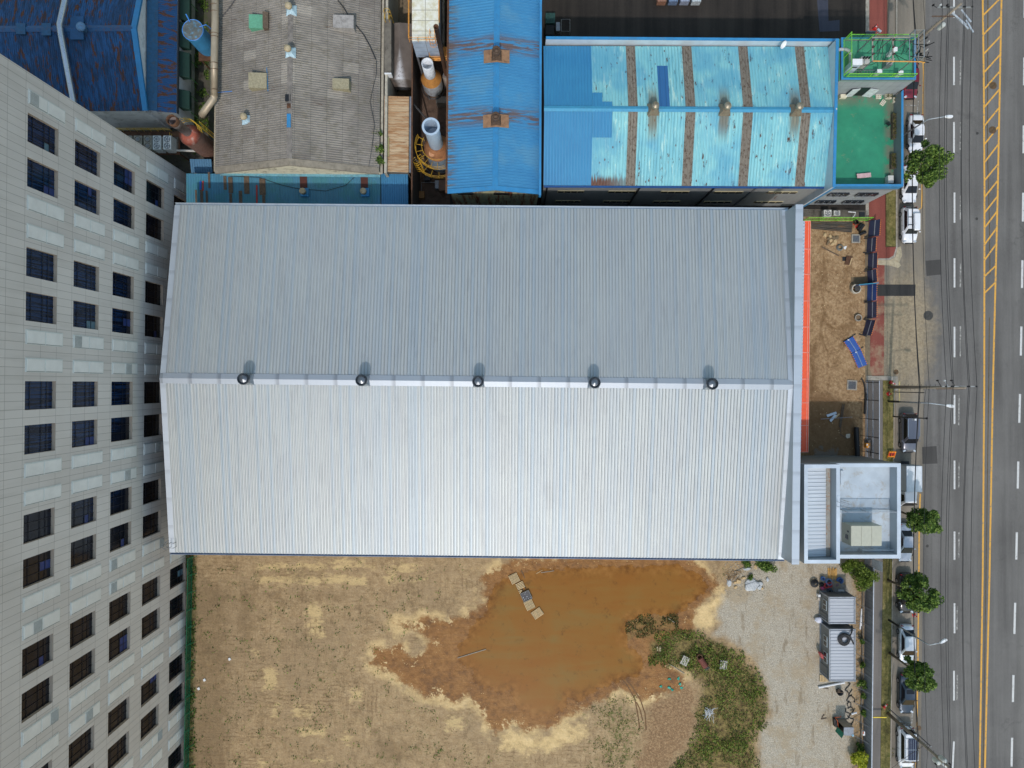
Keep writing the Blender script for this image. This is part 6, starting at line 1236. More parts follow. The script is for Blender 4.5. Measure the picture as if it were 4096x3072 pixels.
# lime post fences
def netfence(name, label, pts, h, z, net, postm, n=None, lean=0.0):
    c = sum((Vector((p[0], p[1], 0)) for p in pts), Vector()) / len(pts); th = thing(name, (c.x, c.y, z), label, 'fence'); m_ = MB()
    for a, b in zip(pts, pts[1:]):
        m_.quad((a[0], a[1], z + .05), (b[0], b[1], z + .05), (b[0], b[1], z + h - .03), (a[0], a[1], z + h - .03))
    build('net', m_, net, th)
    m_ = MB()
    for a, b in zip(pts, pts[1:]):
        for q in (z + .08, z + h - .03): m_.bar((a[0], a[1], q), (b[0], b[1], q), .04)
    build('rail', m_, postm, th)
    L_ = 0
    for a, b in zip(pts, pts[1:]):
        d = Vector((b[0] - a[0], b[1] - a[1], 0)); k_ = max(1, round(d.length / 2.2))
        for i in range(k_): m_ = MB(); x, y = a[0] + d.x * i / k_, a[1] + d.y * i / k_; m_.bar((x, y, z), (x, y, z + h), .07); build('post', m_, postm, th)
    m_ = MB(); m_.bar((pts[-1][0], pts[-1][1], z), (pts[-1][0], pts[-1][1], z + h), .07); build('post', m_, postm, th); return th
netfence('roof_fence', 'lime green netted fence along the near edge of the upper green roof', [(36.6, 33.62), (43.9, 33.62)], .85, 11.17, GNET, LIME)
netfence('roof_fence', 'tall lime green netted fence across the left end of the upper green roof', [(36.3, 37.6), (36.3, 33.75)], 1.9, 11.17, meshm('lime_mesh', C(110, 190, 70), .22), LIME)
netfence('roof_fence', 'lime green netted fence along the far edge of the upper green roof', [(36.6, 37.7), (43.9, 37.7)], 1.2, 11.17, TNET, LIME)
netfence('yard_fence', 'bright green netted fence between the grey office block and the dirt yard', [tuple(T('e', 55, 352, 0))[:2], tuple(T('e', 1130, 352, 0))[:2]], 1.75, .03, GNET, LIME)
ac_unit(T('e', 430, 245, .35), 'white air conditioner on the ground by the green net fence, larger of two', math.pi / 2, (.8, .95, .7), 1, 'air conditioners behind the netted fence'); ac_unit(T('e', 600, 235, .35), 'smaller white air conditioner beside the larger one by the green net fence', math.pi / 2, (.6, .8, .5), 1, 'air conditioners behind the netted fence')
m_ = MB(); m_.tube([T('e', 820, 200, .8), T('e', 945, 210, .8), T('e', 930, 260, .6), T('e', 890, 300, .3)], .06, 6); build('hose', m_, WHITE, None, label='white hose bent at the foot of the grey office block', cat='hose')
c = T('e', 1048, 250, .02); m_ = MB(); m_.box((c.x, c.y, c.z + .05), (.7, .6, .1)); build('drain_cover', m_, DKSTEEL, None, label='dark square drain cover on the old concrete by the netted fence', cat='drain cover')

# ------------------------------------------------------------------ white parapet building, lower right
ZL, ZPr, ZFl = 11.3, 9.3, 7.7
jb = thing('white_parapet_building', P(3400, 2050), 'white flat-roofed block with thick pale parapets next to the warehouse', 'office block')
A1, A2, A3, A4 = P(3217, 1858, ZL), P(3360, 1858, ZL), P(3360 - 1, 2254, ZL), P(3212, 2254, ZL)
B2, B3 = P(3603.5, 1853.5, ZPr), P(3600, 2234, ZPr)
JCOP = plain('pale_coping2', C(192, 203, 214), .45, .15, var=.07, scale=.6, obj=False); JIN = plain('parapet_inside', C(158, 168, 176), .55, .1, var=.05, scale=.5, obj=False); JW = plain('parapet_outside', C(122, 124, 124), .6, obj=False); JFL = plain('pale_roof', C(182, 194, 203), .4, .0, var=.08, scale=.6, obj=False, dirt=C(150, 134, 106), dirt_amt=.5)
m_ = MB(); m_.prism([(A1.x + .06, A1.y - .06), (A2.x - .02, A1.y - .06), (A2.x - .02, A4.y + .06), (A1.x + .06, A4.y + .06)], 0, 9.85); m_.prism([(A2.x, B2.y - .06), (B2.x - .06, B2.y - .06), (B2.x - .06, B3.y + .06), (A2.x, B3.y + .06)], 0, ZFl - .03); jw = build('wall', m_, JW, jb)
m_ = MB(); m_.quad((A2.x, B2.y, ZFl), (A2.x, B3.y, ZFl), (B2.x, B3.y, ZFl), (B2.x, B2.y, ZFl)); build('terrace_floor', m_, JFL, jb)
def rect_parapet(x0, x1, y0, y1, z0, z1, th, sides='NSEW'):
    m1, m2 = MB(), MB(); o = .06
    segs = {'N': (x0, x1, y1 - th, y1), 'S': (x0, x1, y0, y0 + th), 'W': (x0, x0 + th, y0 + th + .001, y1 - th - .001), 'E': (x1 - th, x1, y0 + th + .001, y1 - th - .001)}
    for k_ in sides: a, b, c_, d = segs[k_]; m1.prism([(a, c_), (b, c_), (b, d), (a, d)], z0, z1 - .06); m2.prism([(a - (0 if k_ in 'EW' else 0), c_), (b, c_), (b, d), (a, d)], z1 - .057, z1)
    build('parapet', m1, JIN, jb); return build('parapet_coping', m2, JCOP, jb)
rect_parapet(A1.x, A2.x, A4.y, A1.y, 9.87, ZL, .40); rect_parapet(A2.x + .002, B2.x, B3.y, B2.y, ZFl + .01, ZPr, .42, 'NSE')
m_ = MB(); m_.ribs(Vector((A2.x - .95, A4.y + .45, 9.95)), Vector((A2.x - .95, A1.y - .45, 9.95)), Vector((A1.x + .75, A1.y - .45, 10.15)), Vector((A1.x + .75, A4.y + .45, 10.15)), .42, .05); build('ribbed_roof', m_, sheetmat('ribbed_pale', C(198, 206, 212), C(184, 192, 200), .42, 1, 0, rough=.5, metal=.15, line=.45), jb)
m_ = MB(); m_.quad((A2.x - .9, A4.y + .45, 9.90), (A2.x - .45, A4.y + .45, 9.90), (A2.x - .45, A1.y - .45, 9.90), (A2.x - .9, A1.y - .45, 9.90)); build('roof_gutter', m_, plain('gutter_rust', C(150, 148, 140), .6, obj=False, dirt=C(150, 100, 60), dirt_amt=.9), jb)
p_ = T(8, 625, 1035, ZL); cage_ladder((A2.x + .15, p_.y), (1, 0), ZL, ZFl + .3, plain('alu_ladder', C(176, 180, 184), .4, .5), jb)
cb = cab(0, 0, 1, 1, 1, WHITE, 'x') ; [bpy.data.objects.remove(o_) for o_ in list(cb.children) + [cb]]
p0_, p1_ = T(8, 717, 1225, 10.0), T(8, 983, 1400, 10.0); cx_, cy_ = (p0_.x + p1_.x) / 2, (p0_.y + p1_.y) / 2; W1, W2 = p1_.x - p0_.x, p0_.y - p1_.y
BGE = plain('beige_cabinet', C(176, 176, 160), .5, .1, var=.04)
sw = thing('switchgear_cabinet', (cx_, cy_, ZFl), 'large beige switchgear cabinet standing on the white parapet terrace', 'electrical cabinet'); m_ = MB(); m_.box((cx_, cy_, ZFl + 1.2), (W1, W2, 2.15)); build('casing', m_, BGE, sw)
m_ = MB(); 
for q in range(3): m_.box((p0_.x + W1 * (q + .5) / 3, cy_, ZFl + 2.3), (W1 / 3 - .04, W2 - .02, .05))
build('lid', m_, BGE, sw); m_ = MB(); m_.box((cx_, cy_, ZFl + .06), (W1 - .1, W2 - .1, .12)); build('plinth', m_, CONC, sw)
m_ = MB(); m_.box((p0_.x - .02, cy_ - .3, ZFl + 1.3), (.04, .5, .6)); build('window', m_, GLASSD, sw); m_ = MB(); m_.box((p0_.x - .02, cy_ + .35, ZFl + 1.6), (.04, .2, .25)); build('meter_window', m_, GLASSD, sw)
GLW = NT('clear_panel'); GLW.b.inputs['Alpha'].default_value = .28; GLW = GLW.out(C(200, 224, 230), .15)
yy_ = T(8, 900, 1105, ZPr).y; gp = thing('glass_screen', (38.5, yy_, ZFl), 'clear glazed screen with pale rails across the white parapet terrace', 'screen')
m_ = MB(); m_.quad((A2.x + .1, yy_, ZFl + .1), (B2.x - .5, yy_, ZFl + .1), (B2.x - .5, yy_, ZFl + 1.7), (A2.x + .1, yy_, ZFl + 1.7)); build('glass', m_, GLW, gp)
m_ = MB(); ALU = plain('alu_ladder', C(176, 180, 184), .4, .5); m_.bar((A2.x + .1, yy_, ZFl + 1.72), (B2.x - .5, yy_, ZFl + 1.72), .06); m_.bar((A2.x + .1, yy_, ZFl + .08), (B2.x - .5, yy_, ZFl + .08), .05)
build('rail', m_, ALU, gp)
for x_ in (A2.x + .1, A2.x + 1.7, A2.x + 4.0, B2.x - .5): m_ = MB(); m_.bar((x_, yy_, ZFl), (x_, yy_, ZFl + 1.75), .07); build('post', m_, ALU, gp)
p_ = T(8, 930, 1445, ZFl); rk = thing('steel_rack', (p_.x, p_.y, ZFl), 'low pale steel rack behind the switchgear on the white parapet terrace', 'rack'); m_ = MB(); 
for z_ in (.1, .9):
    m_.tube([(p_.x - 1.9, p_.y - .35, ZFl + z_), (p_.x + 1.9, p_.y - .35, ZFl + z_), (p_.x + 1.9, p_.y + .35, ZFl + z_), (p_.x - 1.9, p_.y + .35, ZFl + z_)], .05, 5, closed=True)
for sx in (-1.9, -.4, 1.9):
    for sy in (-.35, .35): m_.bar((p_.x + sx, p_.y + sy, ZFl), (p_.x + sx, p_.y + sy, ZFl + .9), .06)
build('frame', m_, plain('pale_frame', C(196, 206, 214), .5), rk)
boxthing(8, 628, 748, 655, 872, ZFl, .25, JFL, 'roof_hatch', 'shallow pale hatch box against the parapet wall on the white terrace', 'hatch')
# ------------------------------------------------------------------ street poles, lamps, wires
PCON = plain('pole_concrete', C(142, 132, 118), .8, var=.1, scale=1.5, dirt=C(100, 92, 80)); LAMPM = plain('lamp_grey', C(176, 184, 190), .4, .3); XARM = plain('crossarm', C(160, 162, 160), .5, .4)
def upole(x, y, label, z_arm=14.0, trans=0, h=15.0, arm=1.85, grp='concrete utility poles along the kerb'):
    o = thing('utility_pole', (x, y, 0), label, 'utility pole', grp); m_ = MB(); m_.tube([(0, 0, 0), (0, 0, h * .5), (0, 0, h)], [.21, .17, .12], 12); build('shaft', m_, PCON, o, local=True, smooth=True)
    m_ = MB(); m_.bar((-arm, .12, z_arm), (arm, .12, z_arm), .11); build('crossarm', m_, XARM, o, local=True)
    m_ = MB(); m_.bar((-arm * .9, -.14, z_arm - 1.3), (arm * .7, -.14, z_arm - 1.3), .11); build('crossarm', m_, plain('crossarm_rust', C(110, 90, 76), .6, .2), o, local=True)
    for q in (-1.5, -.9, -.75, .8, .95, 1.7): m_ = MB(); m_.lathe((q * arm / 1.85, .12, z_arm + .06), [(.05, 0), (.09, .05), (.05, .1), (.09, .15), (.03, .22)], 8); build('insulator', m_, BLACK, o, local=True)
    for i in range(18): m_ = MB(); z_ = 3 + i * .45; s_ = 1 if i % 2 else -1; m_.bar((0, 0, z_), (0, s_ * .36, z_), .03); build('step_bolt', m_, DKSTEEL, o, local=True)
    for i in range(trans):
        a = (-.9, 2.0, 3.4)[i]; cx_, cy_ = .5 * math.cos(a), .5 * math.sin(a); m_ = MB(); m_.lathe((cx_, cy_, 10.6 + (i % 2) * .7), [(.24, 0), (.26, .05), (.26, .85), (.2, .95), (.05, .98)], 16); build('pole_transformer', m_, plain('tr_pale', C(188, 194, 190), .45), o, local=True, smooth=False)
    for i in range(3):
        x_ = -1.9 + i * .75; m_ = MB(); m_.lathe((x_, .75, z_arm - .9), [(.04, 0), (.09, .1), (.09, .3), (.04, .4)], 8); m_.bar((x_, .14, z_arm - .1), (x_, .75, z_arm - .7), .04); build('fuse_switch', m_, BLACK if i != 1 else WHITE, o, local=True)
    return o
UP = [upole(46.75, 39.6, 'concrete utility pole behind the grey office block, at the top of the photo', trans=1), upole(47.2, -.38, 'concrete utility pole with rusty crossarms by the two red cones', trans=0), upole(47.0, -41.2, 'concrete utility pole with three pale transformers over the white van', trans=3)]
m_ = MB(); 
for k_ in range(4): a = (.2, -.25, .5, -.6)[k_]; m_.tube([(46.9 + .5 * k_, 39.4 + a, 13.2), (48.3 + .25 * k_, 38.0 + a, 13.4)], .09, 6)
build('cutout_tube', m_, plain('pale_tube', C(176, 186, 196), .4), UP[0])
WIRE = plain('wire', C(28, 28, 30), .5)
def sag(a, b, s_, n=14): a, b = Vector(a), Vector(b); return [a.lerp(b, i / n) - Vector((0, 0, 4 * s_ * (i / n) * (1 - i / n))) for i in range(n + 1)]
yy = [82, 39.6, -.38, -41.2, -84]; px_ = [46.3, 46.75, 47.2, 47.0, 46.8]
lines = [(-1.5, 14.25, .9, .026), (-.9, 14.25, 1.0, .026), (-.75, 14.25, .85, .024), (.8, 14.25, .9, .026), (.95, 14.25, 1.0, .026), (1.7, 14.25, .9, .026), (-.25, 9.0, .9, .024), (-.45, 7.4, 1.0, .055), (-.15, 7.1, 1.3, .03)]
names = ['westernmost high wire over the kerb lane', 'second high wire from the kerb side', 'third high wire, close beside the second', 'fourth high wire, west of the white lane dashes', 'fifth high wire, close beside the fourth', 'high wire nearest the yellow centre lines', 'thin lower wire over the parking lane', 'thick black cable bundle low over the parking lane', 'thin cable beside the thick bundle']
for (dx, z_, s_, r_), nm in zip(lines, names):
    m_ = MB()
    for i in range(4): m_.tube(sag((px_[i] + dx, yy[i], z_), (px_[i + 1] + dx, yy[i + 1], z_), s_), r_, 5, cap=False)
    build('overhead_wire', m_, WIRE, None, label='black ' + nm + ' running the length of the street', cat='wire', group='wires strung between the utility poles')
def wire(a, b, s_, label, r_=.022):
    m_ = MB(); m_.tube(sag(a, b, s_), r_, 5); build('service_wire', m_, WIRE, None, label=label, cat='wire')
wire((46.9, -.3, 8.6), (47.4, -4.1, 7.1), .2, 'short black wire between the rusty-armed pole and the thin black pole'); wire((47.1, 39.4, 9), (43.3, 36.3, 13.5), .3, 'black wire from the top utility pole to the rooftop pole frame')
wire((47.3, -41.0, 8.0), (44.4, -49, 2), .4, 'black guy wire slanting from the lower utility pole'); 
def lamp(x, y, label, hx, hy, hz, z0=8.4, dark=True):
    o = thing('street_lamp', (x, y, 0), label, 'street lamp', 'street lamps along the kerb'); m_ = MB(); m_.tube([(0, 0, 0), (0, 0, 2.6)], .13, 10); build('base', m_, BLACK, o, local=True)
    m_ = MB(); m_.tube([(0, 0, 2.55), (0, 0, z0), ((hx - x) * .12, (hy - y) * .12, z0 + .35), (hx - x, hy - y, hz)], [.10, .075, .06, .045], 8); build('pole', m_, LAMPM, o, local=True, smooth=True)
    m_ = MB(); d = Vector((hx - x, hy - y, 0)); a = math.atan2(d.y, d.x); c_ = Vector((hx - x, hy - y, hz)) + d.normalized() * .35
    M = Matrix.Rotation(a, 3, 'Z'); prof = [(-.4, .07), (-.3, .14), (.1, .2), (.4, .18), (.5, .1)]; vs = []
    for xx, w_ in prof: vs += [c_ + M @ Vector((xx, -w_, 0)), c_ + M @ Vector((xx, -w_ * .7, .1)), c_ + M @ Vector((xx, w_ * .7, .1)), c_ + M @ Vector((xx, w_, 0)), c_ + M @ Vector((xx, 0, -.06))]
    fs = [(5 * i + j, 5 * i + (j + 1) % 5, 5 * i + 5 + (j + 1) % 5, 5 * i + 5 + j) for i in range(4) for j in range(5)] + [(4, 3, 2, 1, 0), (20, 21, 22, 23, 24)]; m_.add(vs, fs); build('lamp_head', m_, WHITE, o, local=True); return o
h1 = T(4, 1560, 1008, 9.4); lamp(47.0, 29.9, 'street lamp leaning over the white sedan beside the green terrace', h1.x - .4, h1.y, 9.4)
h2 = T(8, 1580, 185, 9.2); lamp(47.1, -2.16, 'street lamp beside the rusty-armed utility pole, head next to a lane dash', h2.x - .5, h2.y, 9.2)
h3 = T(13, 1525, 578, 9.3); lamp(47.1, -29.5, 'street lamp arching over the silver hatchback', h3.x - .5, h3.y, 9.3)
o = thing('sign_pole', (47.6, -1.0, 0), 'plain thin black pole between the utility pole and the street lamp', 'pole'); m_ = MB(); m_.tube([(0, 0, 0), (0, 0, 6.9)], .05, 7); build('shaft', m_, DKSTEEL, o, local=True); m_ = MB(); m_.lathe((0, 0, 0), [(.12, 0), (.12, .06)], 8); build('base', m_, DKSTEEL, o, local=True)
o = thing('camera_pole', (47.65, -4.05, 0), 'thin black pole with a small white camera box, above the dark grey people carrier', 'pole'); m_ = MB(); m_.tube([(0, 0, 0), (0, 0, 3), (0, .1, 7.2)], [.09, .08, .06], 7); build('shaft', m_, DKSTEEL, o, local=True); m_ = MB(); m_.box((0, -.16, 4.8), (.22, .2, .5)); build('camera_box', m_, WHITE, o, local=True); m_ = MB(); m_.lathe((0, .1, 7.2), [(.06, 0), (.13, .1), (.06, .3)], 10); build('camera_dome', m_, BLACK, o, local=True)
# second stay pole by the lower utility pole
o = thing('stay_pole', (47.15, -40.6, 0), 'thin grey pole leaning beside the lower utility pole over the white van', 'pole'); m_ = MB(); m_.tube([(0, 0, 0), (.35, -.5, 8.4)], .07, 7); build('shaft', m_, STEEL, o, local=True)
# traffic cones / barriers
CONEM = plain('cone_red', C(206, 44, 40), .5)
def cone(p_, label, rz=0, tip=False, grp='red traffic cones'):
    o = thing('traffic_cone', p_, label, 'traffic cone', grp, rz); 
    if tip: o.rotation_euler = (0, math.radians(86), rz); o.location.z += .22
    m_ = MB(); m_.box((0, 0, .02), (.42, .42, .04)); build('base', m_, CONEM, o, local=True); m_ = MB(); m_.lathe((0, 0, .04), [(.16, 0), (.04, .66)], 14); build('cone', m_, CONEM, o, local=True); m_ = MB(); m_.lathe((0, 0, .04), [(.118, .28), (.086, .44)], 14, cap=False); build('stripe', m_, plain('cone_white', C(226, 200, 196), .4), o, local=True); return o
cone(T('f', 1515, 205, .12), 'red traffic cone toppled on the verge above the rusty-armed pole', -.4, True); cone(T('f', 1505, 405, .12), 'red traffic cone on the verge below the rusty-armed pole', .6)
cone(T(13, 1262, 338, .01), 'red traffic cone on the yellow line behind the black pickup', .3); cone(T(13, 990, 1132, .12), 'red traffic cone on the pavement edge by the yellow bar', .8, True); cone(T('a', 960, 120, .1), 'red and white cone at the corner of the dark yard', 1.0, True)
o = thing('barrier_board', T('f', 1542, 1497, .12), 'orange and red folding barrier on the verge by the white parapet building', 'barrier'); m_ = MB()
for xx in (-.42, .42): m_.bar((xx, 0, 0), (xx, 0, .95), .08)
for zz in (.25, .9): m_.bar((-.42, 0, zz), (.42, 0, zz), .1, .16)
build('frame', m_, plain('safety_orange', C(244, 140, 30), .5), o, local=True); m_ = MB()
for q in range(3): m_.box((-.28 + q * .28, -.01, .57), (.12, .04, .5))
build('stripe', m_, CONEM, o, local=True); o.rotation_euler = (math.radians(-62), 0, 0)
m_ = MB(); m_.bar(T('d', 1615, 935, .95), T('d', 1915, 935, .95), .12, .10); yb = build('yellow_bar', m_, plain('bar_yellow', C(232, 204, 60), .5), None, label='long yellow bar lying across the path by the lower utility pole', cat='bar')
m_ = MB(); 
for q in range(14): p_ = T('d', 1625, 935, .95).lerp(T('d', 1905, 935, .95), q / 13); m_.box((p_.x, p_.y + .07, .95), (.07, .03, .07))
build('dark_teeth', m_, BLACK, yb)
# ------------------------------------------------------------------ fences along the pavement
fx_ = lambda y: 44.15 - (y + 24) * -.006
def pv(y): return P(3461, y).x - (y - 2304) / 768 * .25
fp = thing('panel_fence', P(3460, 2700), 'long grey corrugated panel fence with stay bars beside the pavement', 'fence')
pts = [(pv(2254), P(0, 2254).y), (pv(3260), P(0, 3260).y)]; m_ = MB(); a, b = Vector((pts[0][0], pts[0][1], .1)), Vector((pts[1][0], pts[1][1], .1)); FPN = sheetmat('fence_sheet', C(150, 158, 166), C(128, 136, 146), .46, 1, 0, rough=.45, metal=.25, line=.4)
m_.ribs(a, b, b + Vector((0, 0, 1.85)), a + Vector((0, 0, 1.85)), .23, .05); build('panel', m_, FPN, fp); m_ = MB(); m_.bar(a + Vector((.04, 0, 1.9)), b + Vector((.04, 0, 1.9)), .09, .07); build('top_rail', m_, plain('rail_pale', C(196, 204, 214), .4, .3), fp)
for i, y_ in enumerate([2290, 2349] + [2422 + 66 * k_ for k_ in range(11)]):
    Y_ = P(0, y_).y; x_ = pv(y_); m_ = MB(); m_.bar((x_ - .03, Y_, 1.75), (x_ - 1.35, Y_ + .35, .05), .055); m_.bar((x_ - .06, Y_ - .02, 0), (x_ - .06, Y_ - .02, 1.85), .06); build('stay', m_, STEEL, fp)
m_ = MB(); m_.prism([(a.x - .45, a.y), (a.x - .3, a.y), (b.x - .3, b.y), (b.x - .45, b.y)], 0, .22); build('kerb_wall', m_, OLDC, None, label='low concrete footing along the inner side of the grey panel fence', cat='footing')
fm = thing('mesh_fence', P(3470, 1690), 'tall grey translucent mesh fence along the pavement above the white parapet building', 'fence')
y0_, y1_ = P(0, 1523).y, P(0, 1845).y; xm = P(3467, 1700).x; hh = 3.05; m_ = MB(); m_.quad((xm, y0_, .1), (xm, y1_, .1), (xm, y1_, hh), (xm, y0_, hh)); build('mesh_panel', m_, GREYNET, fm)
m_ = MB(); 
for z_ in (.12, hh / 2, hh): m_.bar((xm, y0_, z_), (xm, y1_, z_), .06)
build('rail', m_, plain('rail_pale', C(196, 204, 214), .4, .3), fm)
for ty in (212, 510, 828, 1125, 1385): Y_ = T('f', 0, ty).y; m_ = MB(); m_.bar((xm - .04, Y_, 0), (xm - .04, Y_, hh), .08); m_.bar((xm - .05, Y_, 2.1), (xm - 1.0, Y_ + .1, 0), .05); build('post', m_, DKSTEEL, fm)
fs_ = thing('panel_fence_end', T('c', 1640, 290, 0), 'short pale fence panel leaning at the corner below the white parapet building', 'fence'); m_ = MB(); p_ = T('c', 1590, 190, .1); q = T('c', 1590, 400, .1); m_.ribs(p_, q, q + Vector((.35, 0, 1.9)), p_ + Vector((.35, 0, 1.9)), .24, .04); build('panel', m_, plain('white_sheet', C(196, 204, 208), .5), fs_)
# green fence beside the tower
t0, t1 = P(771, 2225), P(752, 3250); m_ = MB(); tf = thing('green_mesh_fence', P(762, 2700), 'dark green mesh fence at the foot of the tower along the dirt lot', 'fence'); m_.quad(t0 + Vector((0, 0, .05)), t1 + Vector((0, 0, .05)), t1 + Vector((0, 0, 1.35)), t0 + Vector((0, 0, 1.35))); build('mesh_panel', m_, meshm('dark_green_mesh', C(16, 92, 62), .7), tf)
DG = plain('fence_green', C(34, 120, 84), .5); m_ = MB(); m_.bar(t0 + Vector((0, 0, 1.35)), t1 + Vector((0, 0, 1.35)), .07); m_.bar(t0 + Vector((0, 0, .15)), t1 + Vector((0, 0, .15)), .06); build('rail', m_, DG, tf)
for i in range(16): p_ = t0.lerp(t1, i / 15); m_ = MB(); m_.bar(p_, p_ + Vector((0, 0, 1.4)), .10); m_.bar(p_ + Vector((0, 0, 1.5)), p_ + Vector((.55, 0, 0)), .05); build('post', m_, DG, tf)
# blue construction barriers
BB = plain('navy_barrier', C(54, 60, 88), .55, var=.06); BB2 = plain('blue_barrier', C(40, 72, 132), .55, var=.06); STR = plain('barrier_stripe', C(150, 152, 160), .5); DOT = plain('reflector', C(226, 130, 50), .5)
bs = [((862, 395), (872, 250)), ((850, 530), (858, 402)), ((862, 672), (866, 535)), ((864, 792), (856, 680)), ((856, 948), (860, 800)), ((858, 1095), (860, 952)), ((812, 1240), (852, 1105))]
blab = ['topmost, beside the red pavement', 'second from the top, with an orange edge', 'third from the top', 'fourth from the top', 'fifth, at the black asphalt strip', 'sixth from the top', 'lowest standing one, slanted towards the lying pair']
for i, (a_, b_) in enumerate(bs):
    a, b = T(7, *a_), T(7, *b_); d = (b - a); L_ = d.length; an = math.atan2(d.y, d.x); o = thing('construction_barrier', (a + b) / 2, 'dark blue construction barrier panel, ' + blab[i], 'barrier', 'blue barrier panels by the dirt yard', an); m_ = MB(); lean = .30 if i != 0 else .5
    w_ = Matrix.Rotation(-lean, 3, 'X'); m_.box((0, -lean * .75, .72), (L_ - .06, .06, 1.45), 0, 0, Matrix.Rotation(lean, 3, 'X')); build('panel', m_, BB2 if i == 4 else BB, o, local=True)
    m_ = MB(); m_.box((0, -lean * .8 - .005, .80), (L_ - .1, .10, .10), 0, 0, Matrix.Rotation(lean, 3, 'X')); build('stripe', m_, STR, o, local=True)
    m_ = MB()
    for q in range(8): m_.box((-L_ / 2 + .15 + q * (L_ - .3) / 7, -lean * 1.5, 1.42), (.1, .08, .09))
    build('reflector', m_, DOT, o, local=True)
    for sx in (-1, 1): m_ = MB(); m_.bar((sx * (L_ / 2 - .05), .45, .04), (sx * (L_ / 2 - .05), -.55, .04), .09); m_.bar((sx * (L_ / 2 - .05), .4, .05), (sx * (L_ / 2 - .05), -lean * .8, .9), .05); build('foot', m_, DKSTEEL, o, local=True)
a, b = T(7, 735, 815), T(7, 905, 800); d = b - a; o = thing('construction_barrier', (a + b) / 2, 'bright blue barrier panel running out from the row past the concrete ring', 'barrier', 'blue barrier panels by the dirt yard', math.atan2(d.y, d.x)); m_ = MB(); m_.box((0, 0, .72), (d.length, .06, 1.45)); build('panel', m_, BB2, o, local=True)
m_ = MB(); m_.bar((-d.length / 2, 0, 1.47), (d.length / 2, 0, 1.47), .08); build('top_rail', m_, plain('teal_rail', C(60, 150, 180), .5), o, local=True)
for (x0, y0, x1, y1, lb) in ((655, 1295, 735, 1245, 'upper'), (720, 1390, 800, 1355, 'lower')):
    pass
for quad_, lb in ((((655, 1295), (735, 1247), (800, 1355), (722, 1392)), 'upper'), (((722, 1396), (802, 1359), (858, 1492), (778, 1522)), 'lower')):
    Q_ = [T(7, x, y, .25) for x, y in quad_]; c_ = sum(Q_, Vector()) / 4; o = thing('fallen_barrier', (c_.x, c_.y, 0), 'bright blue barrier panel lying flat in the dirt yard, %s of the pair' % lb, 'barrier', 'fallen blue barrier panels'); m_ = MB(); m_.prism([q[:2] for q in Q_], .17, .25); build('panel', m_, plain('fallen_blue', C(44, 84, 156), .5, var=.06), o)
    m_ = MB(); m_.bar((Q_[0] + Q_[1]) / 2 + Vector((0, 0, .02)), (Q_[2] + Q_[3]) / 2 + Vector((0, 0, .02)), .09); build('stripe', m_, plain('stripe_blue', C(120, 140, 170), .5), o)
    m_ = MB()
    for e0, e1 in ((0, 3), (1, 2)):
        for q in range(7): p_ = Q_[e0].lerp(Q_[e1], (q + .5) / 7); m_.box(p_, (.09, .09, .09))
    build('reflector', m_, DOT, o); m_ = MB(); p_ = (Q_[0] + Q_[1]) / 2; m_.box(p_ + Vector((0, -.1, .03)), (.22, .16, .05)); build('white_tag', m_, WHITE, o)
    m_ = MB(); m_.bar(Q_[0] + Vector((0, 0, -.15)), Q_[1] + Vector((.4, .3, -.15)), .08); build('foot', m_, DKSTEEL, o)

# ------------------------------------------------------------------ things in the dirt yard
def grate(c, s_, rz, label):
    o = thing('drain_grate', c, label, 'drain', 'steel drain grates in the dirt yard', rz); m_ = MB(); w_ = .14
    for a in (-1, 1): m_.box((0, a * (s_ / 2 + w_ / 2), .06), (s_ + 2 * w_, w_, .16)); m_.box((a * (s_ / 2 + w_ / 2), 0, .06), (w_, s_, .16))
    build('kerb', m_, CONC, o, local=True); m_ = MB()
    for i in range(9): q = -s_ / 2 + s_ * (i + .5) / 9; m_.box((q, 0, .11), (.03, s_, .03)); m_.box((0, q, .111), (s_, .03, .03))
    build('grid', m_, STEEL, o, local=True); m_ = MB(); m_.box((0, 0, .03), (s_, s_, .02)); build('pit', m_, BLACK, o, local=True)
grate(T('e', 945, 660), .80, 0, 'square steel drain grate near the black pipes at the top of the dirt yard'); grate(T('f', 878, 258), .95, -.06, 'larger square steel drain grate lower down the dirt yard')
def ring(c, r0_, r1_, h, label, mat=CONC, lid=None):
    o = thing('concrete_ring', c, label, 'concrete ring'); m_ = MB(); m_.lathe((0, 0, 0), [(r0_, 0), (r0_, h), (r1_, h), (r1_, .02)], 28, cap=False); build('ring', m_, mat, o, local=True)
    m_ = MB(); m_.lathe((.12 if lid else 0, .06 if lid else 0, 0), [(r1_ * (.95 if not lid else .85), .03), (.02, .05)] if not lid else [(r1_ * .85, h - .05), (r1_ * .8, h + .03), (.02, h + .05)], 24); build('lid' if lid else 'pit', m_, lid or plain('pit_dirt', C(120, 100, 76), .9), o, local=True); return o
ring(T('e', 930, 1520, .2), .58, .46, .5, 'concrete manhole ring with an iron lid at the end of the bright blue barrier', plain('ring_pale', C(190, 184, 168), .9), IRON2); ring(T(7, 775, 1088, .1), .44, .34, .25, 'empty concrete ring half buried in the middle of the dirt yard')
o = thing('pit_cover', T('e', 820, 1030, .02), 'brown steel sheet lying askew over a dark square hole in the dirt', 'steel sheet'); m_ = MB(); a = T('e', 720, 965, .012); b = T('e', 800, 1037, .012); m_.quad(*[Vector((x, y, .012)) for x, y in ((a.x, b.y), (b.x, b.y), (b.x, a.y), (a.x, a.y))]); build('dark_hole', m_, BLACK, o); m_ = MB(); m_.prism([T('e', *q)[:2] for q in ((788, 950), (890, 965), (858, 1112), (752, 1100))], .10, .14); build('sheet', m_, RUSTM, o)
